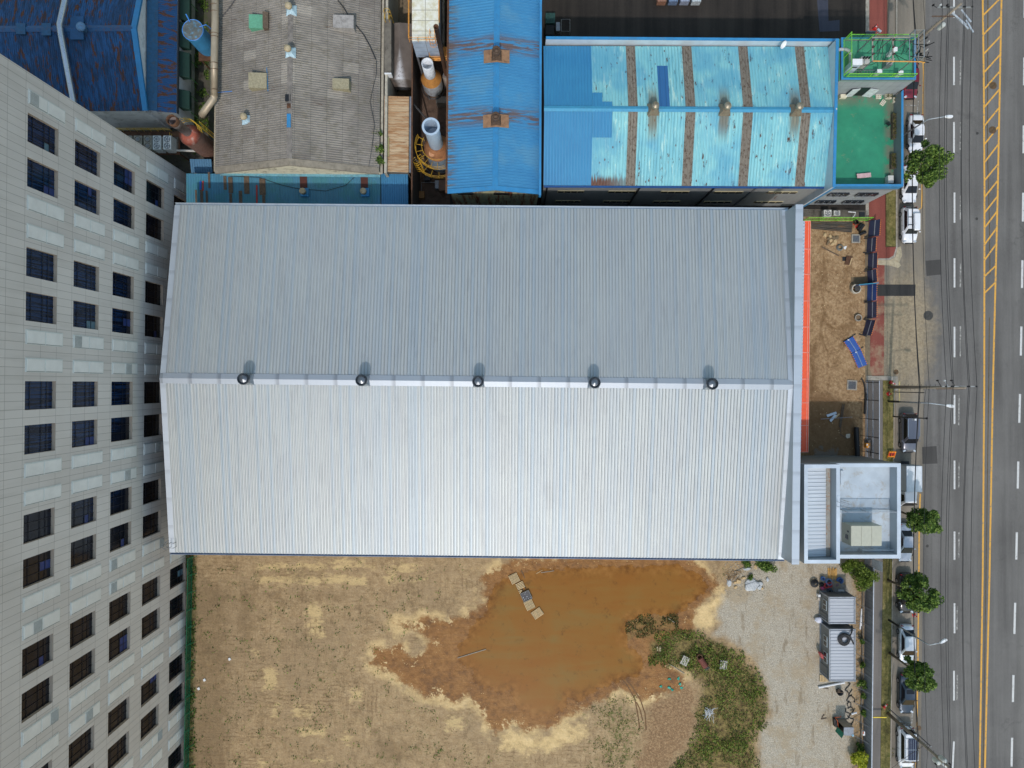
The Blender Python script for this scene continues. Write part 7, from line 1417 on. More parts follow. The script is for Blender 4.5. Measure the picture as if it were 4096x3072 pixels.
m_ = MB(); m_.bar(T('e', 845, 1112, .1), T('e', 882, 985, .1), .12, .1); build('timber', m_, WOOD, o)
def pipe(name, a, b, r_, mat, label, cat='pipe', grp=None, hollow=True):
    m_ = MB(); a, b = Vector(a), Vector(b); a.z += r_; b.z += r_; m_.tube([a, b], r_, 12); return build(name, m_, mat, None, label=label, cat=cat, group=grp, smooth=False)
pipe('black_pipe', T('e', 985, 530, .02), T('e', 1062, 425, .02), .24, BLACK, 'fat short black pipe lying diagonally by the netted fence, right one of the pair'); pipe('black_pipe', T('e', 965, 500, .02), T('e', 1035, 410, .02), .2, BLACK, 'fat short black pipe lying diagonally by the netted fence, left one of the pair'); pipe('black_pipe', T('e', 1000, 590, .02), T('e', 1105, 548, .02), .19, BLACK, 'single short black pipe lying above the upper drain grate')
pipe('black_main', T('f', 962, 1530, .3), T('f', 938, 970, .2), .30, BLACK, 'long black plastic main pipe laid along the right edge of the dirt yard')
pipe('black_hose', T('f', 1095, 750, .1), T('f', 1115, 400, .1), .12, BLACK, 'long black hose lying along the foot of the mesh fence')
m_ = MB(); m_.tube([T('f', *q, .15) for q in ((1050, 145), (1085, 210), (1105, 290), (1112, 400))], .09, 7); build('black_hose', m_, BLACK, None, label='curved black hose at the top end of the mesh fence', cat='hose')
o = thing('barrier_tape_reel', T('e', 940, 405, .02), 'black bucket with tangled red and white tape by the netted fence', 'bucket'); m_ = MB(); m_.lathe((-.05, .1, 0), [(.22, 0), (.28, .5), (.24, .5), (.2, .1)], 16, cap=False); build('bucket', m_, BLACK, o, local=True); m_ = MB(); rr = random.Random(3)
for i in range(8): p_ = Vector((rr.uniform(-.3, .5), rr.uniform(-.5, .1), .1)); m_.tube([p_, p_ + Vector((rr.uniform(-.25, .25), rr.uniform(-.2, .2), .1)), p_ + Vector((rr.uniform(-.3, .3), rr.uniform(-.3, .3), 0))], .035, 4)
build('tape', m_, CONEM, o, local=True)
def coil(c, r_, n, t_, mat, label, tilt=0, cat='coil', turns_r=.0, name='hose_coil', hgt=.05):
    o = thing(name, c, label, cat); m_ = MB(); pts = []
    for i in range(n * 14): a = i / 14 * 2 * math.pi; q = r_ - (i / (n * 14)) * turns_r; pts.append((q * math.cos(a), q * math.sin(a), t_ + hgt * (i / 14)))
    m_.tube(pts, t_, 7); build('hose', m_, mat, o, local=True, smooth=True); o.rotation_euler = (tilt, 0, 0); return o
coil(T('e', 672, 812, .02), .42, 4, .04, plain('grey_hose', C(110, 114, 110), .6), 'grey cable coil beside a scrap of white sheet in the dirt yard', turns_r=.16)
m_ = MB(); m_.poly([T('e', x, y, .1) for x, y in ((740, 800), (770, 785), (795, 785), (790, 815), (770, 842), (752, 835))]); sc_o = build('white_scrap', m_, WHITE, None, label='white crumpled scrap beside the grey cable coil', cat='scrap')
m_ = MB(); m_.bar(T('e', 370, 798, .05), T('e', 660, 948, .05), .12, .06); build('long_plank', m_, DWOOD, None, label='long thin brown plank lying diagonally in the upper dirt yard', cat='plank')
def rock(c, sx, sy, sz, seed, rz=0, amp=.25, sub=2):
    import bmesh
    bm = bmesh.new(); bmesh.ops.create_icosphere(bm, subdivisions=sub + 1, radius=1); rr = Vector((seed * 3.1, seed * 1.7, 0)); vs = []
    M = Matrix.Rotation(rz, 3, 'Z')
    for v_ in bm.verts: k_ = 1 + amp * mnoise.noise(v_.co * 1.3 + rr) * 2; p_ = v_.co * k_; p_.z = min(p_.z, .72); vs.append(Vector(c) + M @ Vector((p_.x * sx, p_.y * sy, p_.z * sz)))
    fs = [[v_.index for v_ in f_.verts] for f_ in bm.faces]; bm.free(); return vs, fs
GRANITE = NT('granite'); GRANITE = GRANITE.out(GRANITE.ramp(GRANITE.noise(6, 8, .8, GRANITE.pos(obj=True)), [(.3, C(128, 132, 136)), (.5, C(176, 180, 182)), (.7, C(204, 206, 206))]), .85)
TANR = plain('tan_rock', C(196, 170, 128), .9, var=.15); 
def rockobj(k, x, y, sx, sy, sz, seed, mat, label, grp, rz=0):
    m_ = MB(); c_ = T(k, x, y, .05); vs, fs = rock(c_, sx, sy, sz, seed, rz); m_.add(vs, fs); build('rock', m_, mat, None, label=label, cat='rock', group=grp)
G1 = 'rocks by the gravel at the warehouse corner'
rockobj('k', 700, 605, .80, .80, .5, 1, GRANITE, 'largest pale granite boulder below the warehouse eave', G1); rockobj('k', 862, 655, .28, .32, .4, 2, GRANITE, 'grey boulder chunk split off right of the largest boulder', G1); rockobj('k', 900, 575, .26, .3, .4, 3, GRANITE, 'upper right grey chunk beside the largest boulder', G1, .8)
rockobj('k', 200, 560, .28, .42, .3, 4, GRANITE, 'flat grey rock at the left end of the rock pile', G1); rockobj('k', 418, 525, .29, .29, .25, 5, TANR, 'round tan rock left of the largest boulder', G1); rockobj('k', 515, 450, .3, .18, .25, 6, TANR, 'long tan rock above the round tan one', G1); rockobj('k', 345, 660, .22, .2, .2, 7, TANR, 'small tan rock below the round tan one', G1); rockobj('k', 1050, 485, .2, .24, .2, 8, GRANITE, 'lone small grey rock right of the boulders', G1); rockobj('k', 925, 680, .2, .14, .2, 9, TANR, 'tan stone tucked under the split boulder', G1); rockobj('k', 335, 555, .2, .2, .2, 10, TANR, 'tan stone next to the round tan one', G1)
rockobj('k', 600, 245, .5, .18, .25, 11, GRANITE, 'pale rubble lump near the warehouse wall', G1, .1); rockobj('k', 785, 205, .2, .3, .2, 12, TANR, 'pale stone by the green weeds under the eave', G1)
G2 = 'stones in the dirt yard'
rr = random.Random(11)
for i, (x, y) in enumerate(((560, 640), (600, 700), (520, 690), (480, 720), (550, 750), (420, 600), (620, 650), (510, 620), (590, 740), (490, 660))): rockobj('e', x, y, .18 + rr.random() * .2, .14 + rr.random() * .14, .16, 20 + i, TANR if i % 3 else plain('brown_rock', C(120, 104, 80), .9), 'stone %s of the small rubble heap beside the grey cable coil' % ['at the centre', 'at the right', 'at the left', 'at the lower left', 'at the bottom', 'farthest to the upper left', 'nearest the right edge', 'at the top', 'at the lower right', 'left of centre'][i], G2, rr.random() * 3)
for i, (q, lb) in enumerate(((((445, 760), (605, 708), (625, 740), (462, 800)), 'upper'), (((490, 855), (575, 755), (620, 765), (520, 885)), 'lower'))): m_ = MB(); m_.prism([T('f', *p_)[:2] for p_ in q], .05 + i * .08, .11 + i * .08); build('metal_offcut', m_, GALV, None, label='%s pale ribbed metal offcut lying in the shaded dirt yard' % lb, cat='metal sheet', group='metal offcuts in the dirt yard')
for i, (a_, b_, w_) in enumerate((((725, 580), (670, 970), .11), ((755, 580), (685, 980), .13), ((680, 1090), (790, 1165), .1), ((590, 820), (670, 745), .16), ((735, 740), (680, 1060), .07))): m_ = MB(); m_.bar(T('f', *a_, .08), T('f', *b_, .08), w_, .07); build('timber', m_, DWOOD if i != 3 else WOOD, None, label=['left long timber lying in the shaded dirt yard', 'right long timber lying in the shaded dirt yard', 'short timber leading to the torn white sheet', 'short pale board by the metal offcuts', 'thin lath beside the two long timbers'][i], cat='timber', group='timbers in the dirt yard')
m_ = MB(); m_.poly([T('f', *q, .12) for q in ((785, 1090), (855, 1085), (850, 1150), (800, 1165), (780, 1130))][::-1]); build('torn_sheet', m_, plain('off_white', C(200, 190, 172), .8), None, label='torn off-white sheet near the black main pipe', cat='scrap'); m_ = MB(); m_.poly([T('f', *q, .35) for q in ((985, 1265), (1025, 1280), (1000, 1330), (982, 1320))][::-1]); build('white_scrap', m_, WHITE, None, label='white scrap leaning on the black main pipe', cat='scrap')
m_ = MB(); m_.bar(T('f', 355, 835, .3), T('f', 890, 800, .3), .05); build('steel_rod', m_, STEEL, None, label='long thin steel rod lying across the shaded dirt yard', cat='rod')
o = thing('power_box', T('f', 1122, 1278, .02), 'orange and white site power box with black cables at the mesh fence', 'power box'); m_ = MB(); m_.box((0, 0, .3), (.5, .6, .6)); build('case', m_, plain('box_orange', C(232, 156, 50), .5), o, local=True, bevel=.02); m_ = MB(); m_.box((-.15, .1, .62), (.16, .2, .05)); m_.box((.1, -.18, .62), (.2, .12, .05)); build('label_plate', m_, WHITE, o, local=True)
m_ = MB(); m_.tube([(0, .3, .5), (-.1, .7, .3), (.3, .75, .3), (.6, .6, .25), (.6, -.6, .2), (.5, -1.4, .1)], .06, 6); build('cable', m_, BLACK, o, local=True)
m_ = MB(); m_.prism([T('e', *q)[:2] for q in ((190, 372), (890, 372), (880, 556), (190, 490))], .02, lambda x, y: .08 + .06 * math.sin(y * 9) * math.cos(x * 2)); TARP = NT('black_tarp'); TARP.bump(TARP.noise(1.0, 4, .6, TARP.pos(scale=(.6, 6, 1))), .25, 1); TARP = TARP.out(TARP.ramp(TARP.noise(1, 5, .6, TARP.pos(scale=(.6, 5, 1))), [(.35, C(44, 40, 38)), (.55, C(74, 66, 58)), (.68, C(104, 74, 44))]), .55); build('tarpaulin', m_, TARP, None, label='creased black tarpaulin strip along the netted fence in the dirt yard', cat='tarpaulin')
m_ = MB(); a, b = T('e', 868, 1312, 0), T('e', 1150, 1425, 0); m_.prism([(a.x, a.y), (b.x, a.y), (b.x, b.y), (a.x, b.y)], .005, .03); build('soil_sheet', m_, plain('soil_sheet', C(112, 96, 72), .9), None, label='thin brown sheet on the ground above the concrete manhole ring', cat='sheet')
# ------------------------------------------------------------------ site cabins and clutter on the gravel
CBR = sheetmat('cabin_roof', C(176, 180, 186), C(160, 164, 172), .41, 1, 0, rough=.5, metal=.1, line=.4); CBW = sheetmat('cabin_wall', C(112, 116, 118), C(96, 100, 104), .30, 1, 0, rough=.6, line=.35); CBF = plain('cabin_frame', C(150, 156, 164), .5, .1)
def cabin(x0, y0, x1, y1, label, wins_, ribs=None, zc=2.75):
    a, b = T(13, x0, y0, zc), T(13, x1, y1, zc); o = thing('site_cabin', ((a.x + b.x) / 2, (a.y + b.y) / 2, 0), label, 'site cabin', 'grey site cabins by the fence'); m_ = MB(); m_.prism([(a.x + .04, a.y - .04), (b.x - .04, a.y - .04), (b.x - .04, b.y + .04), (a.x + .04, b.y + .04)], .12, zc - .06); build('wall', m_, CBW, o)
    m_ = MB(); m_.ribs(Vector((a.x + .12, b.y + .12, zc - .03)), Vector((a.x + .12, a.y - .12, zc - .03)), Vector((b.x - .12, a.y - .12, zc - .03)), Vector((b.x - .12, b.y + .12, zc - .03)), .41, .05, fr=(0, .5, .58, .88, .96)); build('roof', m_, CBR, o)
    m_ = MB()
    for p_, q in (((a.x, a.y), (b.x, a.y)), ((b.x, a.y), (b.x, b.y)), ((b.x, b.y), (a.x, b.y)), ((a.x, b.y), (a.x, a.y))): m_.bar((p_[0], p_[1], zc - .02), (q[0], q[1], zc - .02), .14, .14); m_.bar((p_[0], p_[1], .12), (q[0], q[1], .12), .12, .14)
    for p_ in ((a.x, a.y), (b.x, a.y), (b.x, b.y), (a.x, b.y)): m_.bar((p_[0], p_[1], 0), (p_[0], p_[1], zc), .13); 
    build('frame', m_, CBF, o); m_ = MB()
    for p_ in ((a.x, a.y), (b.x, a.y), (b.x, b.y), (a.x, b.y)): m_.box((p_[0], p_[1], zc + .06), (.19, .19, .05))
    build('corner_casting', m_, plain('casting', C(120, 124, 130), .5), o)
    for t0_, t1_ in wins_:
        ya, yb_ = T(13, 0, t0_, 1.7).y, T(13, 0, t1_, 1.7).y; m_ = MB(); m_.box((a.x - .03, (ya + yb_) / 2, 1.7), (.10, ya - yb_, .95)); w_ = build('window', m_, plain('cabin_win', C(196, 204, 208), .5), o); m_ = MB(); yy_ = (ya + yb_) / 2; dd = (ya - yb_) / 2
        for s_ in (-1, 1): m_.box((a.x - .09, yy_ + s_ * dd / 2, 1.7), (.03, dd - .12, .75))
        build('pane', m_, GLASSD, w_)
    ya, yb_ = T(13, 0, wins_[-1][1] + 20, 1.2).y, b.y + .25; m_ = MB(); m_.box((a.x - .01, (ya + yb_) / 2, 1.15), (.08, ya - yb_, 2.0)); d_ = build('door', m_, plain('cabin_door', C(104, 108, 110), .6), o); m_ = MB(); m_.bar((a.x - .07, yb_ + .08, .2), (a.x - .07, yb_ + .08, 2.15), .06); build('handle', m_, CBF, d_)
    return o
cabin(527, 185, 750, 408, 'smaller grey ribbed site cabin, the upper of the two', [(205, 292)]); cabin(533, 462, 750, 905, 'longer grey ribbed site cabin with a black hose coil on its roof', [(515, 605), (655, 748)])
BH = plain('black_hose_ribbed', C(34, 36, 40), .6, var=.1, scale=8); c_ = T(13, 662, 552, 3.0)
for i, (r_, zz) in enumerate(((.76, .0), (.60, .0), (.44, .02), (.70, .17), (.52, .17))): pass
o = thing('hose_coil', c_ + Vector((0, 0, -.22)), 'big black ribbed hose coiled on the longer cabin roof', 'hose'); m_ = MB(); pts = [((.76 - i / 64 * .42) * math.cos(i * .393), (.76 - i / 64 * .42) * math.sin(i * .393), .12 + .05 * math.sin(i * .7) + i * .001) for i in range(60)]; m_.tube(pts, .09, 8)
pts = [(.5 * math.cos(-a * .2 - .5), .9 * math.sin(-a * .25 + .3) + .0, .3) for a in range(2)]; m_.tube([(.75, .0, .2), (.62, .5, .28), (.85, .95, .25), (1.0, 1.35, .1), (1.02, 1.7, -.1)], .09, 8); m_.tube([(-.2, .74, .3), (.35, .6, .34), (.8, .1, .3), (1.15, -.55, .12)], .09, 8); build('hose', m_, BH, o, local=True, smooth=True)
coil(T('c', 315, 735, .25), .48, 6, .075, BH, 'fat black ribbed hose coil at the left end of the junk pile', turns_r=.34, hgt=.06); coil(T('c', 470, 760, .1), .26, 4, .06, BH, 'small black hose coil beside the larger one in the junk pile', turns_r=.12)
def reel(k, x, y, r_, mat, label, mat2=None, tilt=(0, 0)):
    o = thing('cable_reel', T(k, x, y, .1), label, 'reel', 'reels and hoses by the smaller site cabin'); m_ = MB(); m_.tube([(r_ * math.cos(a * .314), r_ * math.sin(a * .314), .1) for a in range(20)], .07, 7, closed=True); m_.tube([(r_ * math.cos(a * .314), r_ * math.sin(a * .314), .35) for a in range(20)], .05, 6, closed=True); build('rim', m_, mat, o, local=True, smooth=True)
    m_ = MB(); m_.lathe((0, 0, 0), [(r_ * .85, .05), (r_ * .5, .12), (r_ * .5, .32), (.05, .34)], 18); build('core', m_, mat2 or plain('reel_core', C(30, 40, 60), .6), o, local=True)
    o.rotation_euler = (tilt[0], tilt[1], 0); return o
reel('c', 868, 665, .34, plain('reel_blue', C(58, 104, 168), .5), 'blue ringed reel lying right of the stick bundle', plain('navy_core', C(26, 50, 100), .6)); reel('c', 800, 755, .36, plain('reel_yellow', C(206, 172, 80), .5), 'yellow and red ringed reel under the wire mesh', plain('red_core', C(150, 50, 70), .6), (.15, .1)); reel('c', 650, 745, .30, plain('reel_red', C(196, 60, 60), .5), 'red hose ring in the middle of the junk pile', BLACK, (.2, -.2)); reel('c', 570, 790, .26, plain('reel_red', C(196, 60, 60), .5), 'red and black reel left of the red hose ring', BLACK, (-.3, 0)); reel('c', 640, 870, .3, plain('reel_slate', C(90, 104, 118), .5), 'slate grey reel against the wall of the smaller cabin', BLACK, (.5, 0)); reel('c', 625, 700, .36, plain('reel_sky', C(110, 140, 184), .5), 'pale blue hose ring behind the red one', BLACK, (-.1, 0)); reel('c', 490, 620, .2, plain('reel_bl2', C(70, 110, 170), .5), 'small blue bucket-like reel behind the hose coils', BLACK)
m_ = MB(); c_ = T('c', 495, 840, .2); vs, fs = rock(c_, .24, .22, .25, 33); m_.add(vs, fs); build('pink_bag', m_, plain('pink_bag', C(168, 72, 110), .7), None, label='crumpled pink bag in front of the junk pile', cat='bag', smooth=True)
m_ = MB(); c_ = T('c', 415, 1550, .25); vs, fs = rock(c_, .48, .34, .4, 35, 0, .3); m_.add(vs, fs); build('white_sack', m_, plain('white_sack', C(208, 212, 226), .7), None, label='lumpy white sack beside the gap between the two cabins', cat='sack', smooth=True)
m_ = MB(); m_.box(T('c', 410, 1000, .35), (.28, .32, .6)); build('white_bin', m_, WHITE, None, label='small white box at the corner of the smaller site cabin', cat='box', bevel=.02); m_ = MB(); m_.box(T('c', 425, 1085, .15), (.5, .35, .3), -.2); build('pale_carton', m_, plain('carton', C(196, 186, 172), .8), None, label='pale carton below the small white box by the cabin', cat='carton', bevel=.02)
m_ = MB(); vs, fs = rock(T(13, 462, 685, .9), .18, .5, .5, 44, .5); m_.add(vs, fs); build('red_cloth', m_, plain('red_cloth', C(170, 84, 84), .8), None, label='dull red cloth bundle hanging at the lower window of the longer cabin', cat='cloth', smooth=True)
o = thing('wire_mesh_roll', T('c', 870, 820, .1), 'sagging sheets of pale wire mesh leaning between the reels and the smaller cabin', 'wire mesh'); m_ = MB(); A_, B_, C_, D_ = T('c', 690, 690, .5), T('c', 1010, 780, .9), T('c', 1110, 1010, .7), T('c', 780, 930, .9)
for i in range(15):
    k_ = i / 14; m_.tube([A_.lerp(B_, k_), D_.lerp(C_, k_)], .014, 4); m_.tube([A_.lerp(D_, k_), B_.lerp(C_, k_)], .014, 4)
build('mesh', m_, plain('wire_pale', C(160, 168, 176), .4, .5), o); m_ = MB(); m_.box(T('c', 910, 895, .9), (.75, .26, .05), -.05); build('clip_board', m_, plain('clip', C(170, 174, 176), .6), o)
o = thing('stick_bundle', T('c', 730, 520, .05), 'bundle of long yellow-brown wooden stakes below the white parapet building', 'stakes'); m_ = MB(); rr = random.Random(4)
for i in range(13): x_ = 625 + i * 16; m_.bar(T('c', x_ + rr.uniform(-8, 8), 385 + rr.uniform(0, 60), .1 + .06 * (i % 2)), T('c', x_ + rr.uniform(-12, 12), 620 + rr.uniform(-20, 50), .1 + .06 * (i % 2)), .07)
build('stakes', m_, plain('stake_wood', C(206, 162, 92), .8, var=.15), o)
m_ = MB(); m_.tube([T(13, 810, 282, .1), T(13, 795, 460, .1)], .10, 8); m_.tube([T(13, 818, 300, .1), T(13, 806, 430, .1)], .09, 8); build('white_pipe', m_, WHITE, None, label='pair of white plastic pipes lying beside the smaller site cabin', cat='pipe')
pipe('white_pipe', T('d', 400, 265, .02), T('d', 975, 155, .02), .13, WHITE, 'long fat white pipe lying below the longer site cabin'); pipe('white_pipe', T('d', 1130, 855, .3), T('d', 1245, 822, .3), .11, WHITE, 'short white pipe lying in the tangle of black hoses'); m_ = MB(); m_.bar(T('d', 440, 272, .04), T('d', 630, 302, .04), .12, .06); build('brown_lath', m_, DWOOD, None, label='brown lath lying just under the long white pipe', cat='timber')
o = thing('wooden_step', T('d', 520, 75, .0), 'low wooden pallet step at the corner of the longer cabin', 'pallet'); m_ = MB()
for i in range(5): m_.bar(T('d', 455 + i * 34, 0, .2), T('d', 455 + i * 34, 150, .2), .16 if i % 2 == 0 else .12, .04)
build('boards', m_, WOOD, o); m_ = MB(); m_.bar(T('d', 440, 20, .1), T('d', 605, 20, .1), .08, .16); m_.bar(T('d', 440, 130, .1), T('d', 605, 130, .1), .08, .16); build('bearers', m_, DWOOD, o)
o = thing('rubber_tub', T('d', 868, 370, .3), 'round black rubber tub with brown scraps standing on the gravel', 'tub'); o.location.z = 0; m_ = MB(); m_.lathe((0, 0, 0), [(.30, 0), (.40, .6), (.36, .62), (.30, .2), (.05, .18)], 20, cap=False); build('tub', m_, BLACK, o, local=True, smooth=True); m_ = MB(); rr = random.Random(8)
for i in range(7): m_.bar((rr.uniform(-.2, .2), rr.uniform(-.2, .25), .3), (rr.uniform(-.45, .35), rr.uniform(0, .5), .7), .07)
build('scraps', m_, DWOOD, o, local=True)
for a_, b_, lb in (((480, 945), (535, 872), 'upper'), ((465, 975), (590, 952), 'lower')): m_ = MB(); m_.bar(T('d', *a_, .04), T('d', *b_, .04), .12, .07); build('timber_scrap', m_, DWOOD, None, label='%s of two brown timber scraps on the gravel left of the hopper' % lb, cat='timber')
# grey hopper with green lid
o = thing('steel_hopper', T('d', 1000, 1150, 0), 'grey open-sided steel cabin with a tilted green board, lower gravel area', 'kiosk'); z_ = 2.3; r4 = [T('d', x, y, z_) for x, y in ((972, 1160), (1188, 1160), (1185, 1345), (968, 1335))]; bb_ = [Vector((p_.x, p_.y, 0)) for p_ in r4]; GHM = plain('hopper_grey', C(136, 142, 150), .55, .1, dirt=C(110, 100, 92))
m_ = MB(); m_.prism([p_[:2] for p_ in r4], z_ - .05, z_); build('roof', m_, GHM, o); m_ = MB(); m_.quad(bb_[1], bb_[0], r4[0], r4[1]); m_.quad(bb_[2], bb_[1], r4[1], r4[2]); m_.quad(bb_[3], bb_[2], r4[2], r4[3]); build('wall', m_, plain('hopper_wall', C(150, 138, 122), .8), o); m_ = MB(); m_.prism([p_[:2] for p_ in bb_], .0, .08); build('floor', m_, BLACK, o)
m_ = MB(); a_, b_, c_, d_ = T('d', 825, 1145, .9), T('d', 970, 1290, 2.2), T('d', 920, 1400, 2.2), T('d', 775, 1240, .9); nn_ = Vector((0, 0, .05)); m_.add([a_, b_, c_, d_, a_ + nn_, b_ + nn_, c_ + nn_, d_ + nn_], [(3, 2, 1, 0), (4, 5, 6, 7), (0, 1, 5, 4), (1, 2, 6, 5), (2, 3, 7, 6), (3, 0, 4, 7)][:]); build('green_board', m_, plain('green_board', C(10, 116, 92), .5), o)
m_ = MB(); m_.lathe(T('d', 1165, 1335, 2.3), [(.13, 0), (.13, .05), (.06, .05), (.06, 0)], 14, cap=False); build('ring_fitting', m_, plain('sky_ring', C(150, 200, 226), .4), o)
m_ = MB(); m_.box(T('d', 780, 1040, .3), (.45, 1.0, .6), .1); build('black_bin', m_, BLACK, None, label='black plastic bin beside the grey open-sided steel cabin', cat='bin', bevel=.06); m_ = MB(); m_.tube([T('d', *q, .7) for q in ((850, 1160), (830, 1010), (770, 940), (890, 930), (910, 905))], .045, 5); build('orange_rope', m_, plain('orange_rope', C(206, 96, 50), .7), None, label='orange rope draped over the black bin', cat='rope')
m_ = MB(); m_.box(T('d', 1400, 1280, .9), (.25, .5, .35)); bx_ = build('rusty_sign_box', m_, WHITE, None, label='small white box with a rust stain on the inner side of the panel fence', cat='box'); m_ = MB(); m_.box(T('d', 1400, 1280, 1.085), (.14, .3, .015)); build('rust_stain', m_, plain('rust_patch', C(176, 92, 44), .8), bx_)
rr = random.Random(21)
hl = ['highest', 'second', 'third', 'fourth', 'fifth', 'sixth', 'lowest']
for i in range(7):
    y_ = 150 + i * 150; x_ = 1080 + rr.uniform(-30, 40); pts = []
    for q in range(7): pts.append(T('d', x_ + 60 * math.sin(q * 1.3 + i) + q * 12 * (1 if i % 2 else -.3), y_ + q * 48 + 25 * math.cos(q * 2 + i), .06 + .04 * (q % 2)))
    m_ = MB(); m_.tube(pts, .05, 6); build('black_hose', m_, BLACK, None, label='black hose tangled on the ground by the panel fence, %s of the tangle' % hl[i], cat='hose', group='black hoses tangled by the panel fence', smooth=True)
# pallets across the puddle
def pallet(x, y, rz, label, n=8, sx=1.15, sy=1.15, broken=False):
    c_ = T('l', x, y, .02); o = thing('wooden_pallet', c_, label, 'pallet', 'wooden pallets laid across the puddle', rz); m_ = MB()
    for i in range(n):
        if broken and i >= n - 2: continue
        xx = -sx / 2 + sx * (i + .5) / n; m_.box((xx, 0, .13), (sx / n * .52, sy, .025))
    if broken: m_.box((sx / 2 - .05, -.3, .12), (.09, .5, .025), .5); m_.box((sx / 2 - .2, -.35, .12), (.07, .3, .025), .1)
    build('deck_boards', m_, plain('pallet_wood', C(214, 190, 146), .85, var=.12, scale=8), o, local=True); m_ = MB()
    for yy_ in (-sy / 2 + .05, 0, sy / 2 - .05): m_.box((0, yy_, .06), (sx, .08, .1))
    build('bearers', m_, plain('wet_wood_gap_shade', C(60, 44, 32), .8), o, local=True)  # wet wood, darkened to paint shadow into the gaps between deck boards
pallet(430, 325, math.radians(26), 'uppermost wooden pallet of the crossing, its end on dry mud'); pallet(630, 575, math.radians(-64), 'broken wooden pallet, second in the puddle crossing', n=7, sx=1.2, sy=.98, broken=True); pallet(885, 1120, math.radians(25), 'wooden pallet just below the black tray in the puddle'); pallet(1125, 1375, math.radians(-35 - 20), 'last wooden pallet, turned most, at the end of the crossing', sx=1.05, sy=1.3)
c_ = T('l', 790, 850, .05); o = thing('black_pallet', c_, 'black plastic pallet tray in the middle of the puddle crossing', 'pallet', None, math.radians(25)); m_ = MB(); m_.box((0, 0, .1), (1.15, 1.15, .12)); build('tray', m_, plain('tray_black', C(48, 50, 58), .5, var=.3, scale=9, dirt=C(120, 120, 110)), o, local=True, bevel=.03)
m_ = MB()
for p_, q in (((-.56, -.56), (.56, -.56)), ((.56, -.56), (.56, .56)), ((.56, .56), (-.56, .56)), ((-.56, .56), (-.56, -.56))): m_.bar((p_[0], p_[1], .19), (q[0], q[1], .19), .07, .07)
build('rim', m_, plain('tray_rim', C(112, 112, 108), .6), o, local=True); m_ = MB()
for i in range(11): m_.lathe((R.uniform(-.45, .45), R.uniform(-.45, .45), .16), [(.035, 0), (.03, .02)], 6)
build('bolt_heads', m_, WHITE, o, local=True)
for (k_, a_, b_, lb, mt_, w_) in (('l', (1240, 155), (1630, 98), 'pale stick at the edge of the mud near the warehouse', GWOOD, .07), ('l', (645, 90), (745, 320), 'brown stick poking into the puddle beside the first pallet', DWOOD, .07), ('l', (1090, 190), (1275, 80), 'short yellowish stick left of the pale stick', WOOD, .06), (11, (1742, 708), (1987, 633), 'long pale pole lying in the shallow mud left of the puddle', GWOOD, .09), (12, (1350, 755), (1490, 842), 'long pale stick at the lower edge of the weeds', GWOOD, .08), (12, (1350, 366), (1405, 402), 'short stick at the right shore of the puddle', GWOOD, .07), ('k', (310, 330), (660, 165), 'long grey pole lying over the brushwood near the warehouse', GWOOD, .1)):
    m_ = MB(); m_.bar(T(k_, *a_, .06), T(k_, *b_, .06), w_, w_ * .8); build('stick', m_, mt_, None, label=lb, cat='stick')
m_ = MB(); rr = random.Random(9)
for i in range(26):
    p_ = T('k', rr.uniform(180, 520), rr.uniform(330, 560), .1); a = rr.uniform(0, 6.28); L_ = rr.uniform(.25, .7); m_.tube([p_, p_ + Vector((math.cos(a) * L_ * .5, math.sin(a) * L_ * .5, .12)), p_ + Vector((math.cos(a + .5) * L_, math.sin(a + .5) * L_, .02))], .03, 5)
build('brushwood', m_, plain('root_brown', C(140, 112, 80), .9), None, kind='stuff', label='tangled brown roots and brushwood left of the boulders', cat='brushwood')
def slat(k, x, y, rz, label, n=4, sx=.9, sy=1.1, mat=None):
    c_ = T(k, x, y, .35); o = thing('slatted_pallet', c_, label, 'pallet', 'old pallets in the weeds', rz); m_ = MB()
    for i in range(n): m_.box((-sx / 2 + sx * (i + .5) / n, 0, .13), (sx / n * .78, sy, .03))
    build('deck_boards', m_, mat or plain('silver_wood', C(182, 178, 166), .9, var=.12, scale=8), o, local=True); m_ = MB()
    for yy_ in (-sy / 2 + .12, sy / 2 - .12): m_.box((0, yy_, .06), (sx + .12, .1, .11))
    build('bearers', m_, DKSTEEL, o, local=True)
slat(12, 1492, 730, math.radians(-27), 'grey weathered pallet in the weeds, left of the rusty drum'); slat(12, 1825, 766, math.radians(-8), 'grey weathered pallet in the weeds, right of the rusty drum')
o = thing('rusty_burner', T(12, 1640, 735, .3), 'rust-brown ribbed drum lying between the two grey pallets in the weeds', 'drum', None, math.radians(-56)); m_ = MB(); prof = []; 
m_.tube([(-.65 + i * .1, 0, .4) for i in range(14)], [.36 + .03 * (i % 2) for i in range(14)], 16); build('drum', m_, plain('maroon_rust', C(112, 62, 52), .8, var=.15), o, local=True); m_ = MB(); m_.lathe((-.8, .05, .1), [(.34, 0), (.36, .5), (.26, .5), (.24, .1)], 16, cap=False); build('hopper', m_, RUSTM, o, local=True)
m_ = MB()
for i in range(4): m_.box((.65 + i * .17, 0, .12), (.1, .7, .1))
build('grill', m_, DKSTEEL, o, local=True)
m_ = MB(); rr = random.Random(14); TEAL = plain('teal_scrap', C(30, 160, 140), .6)
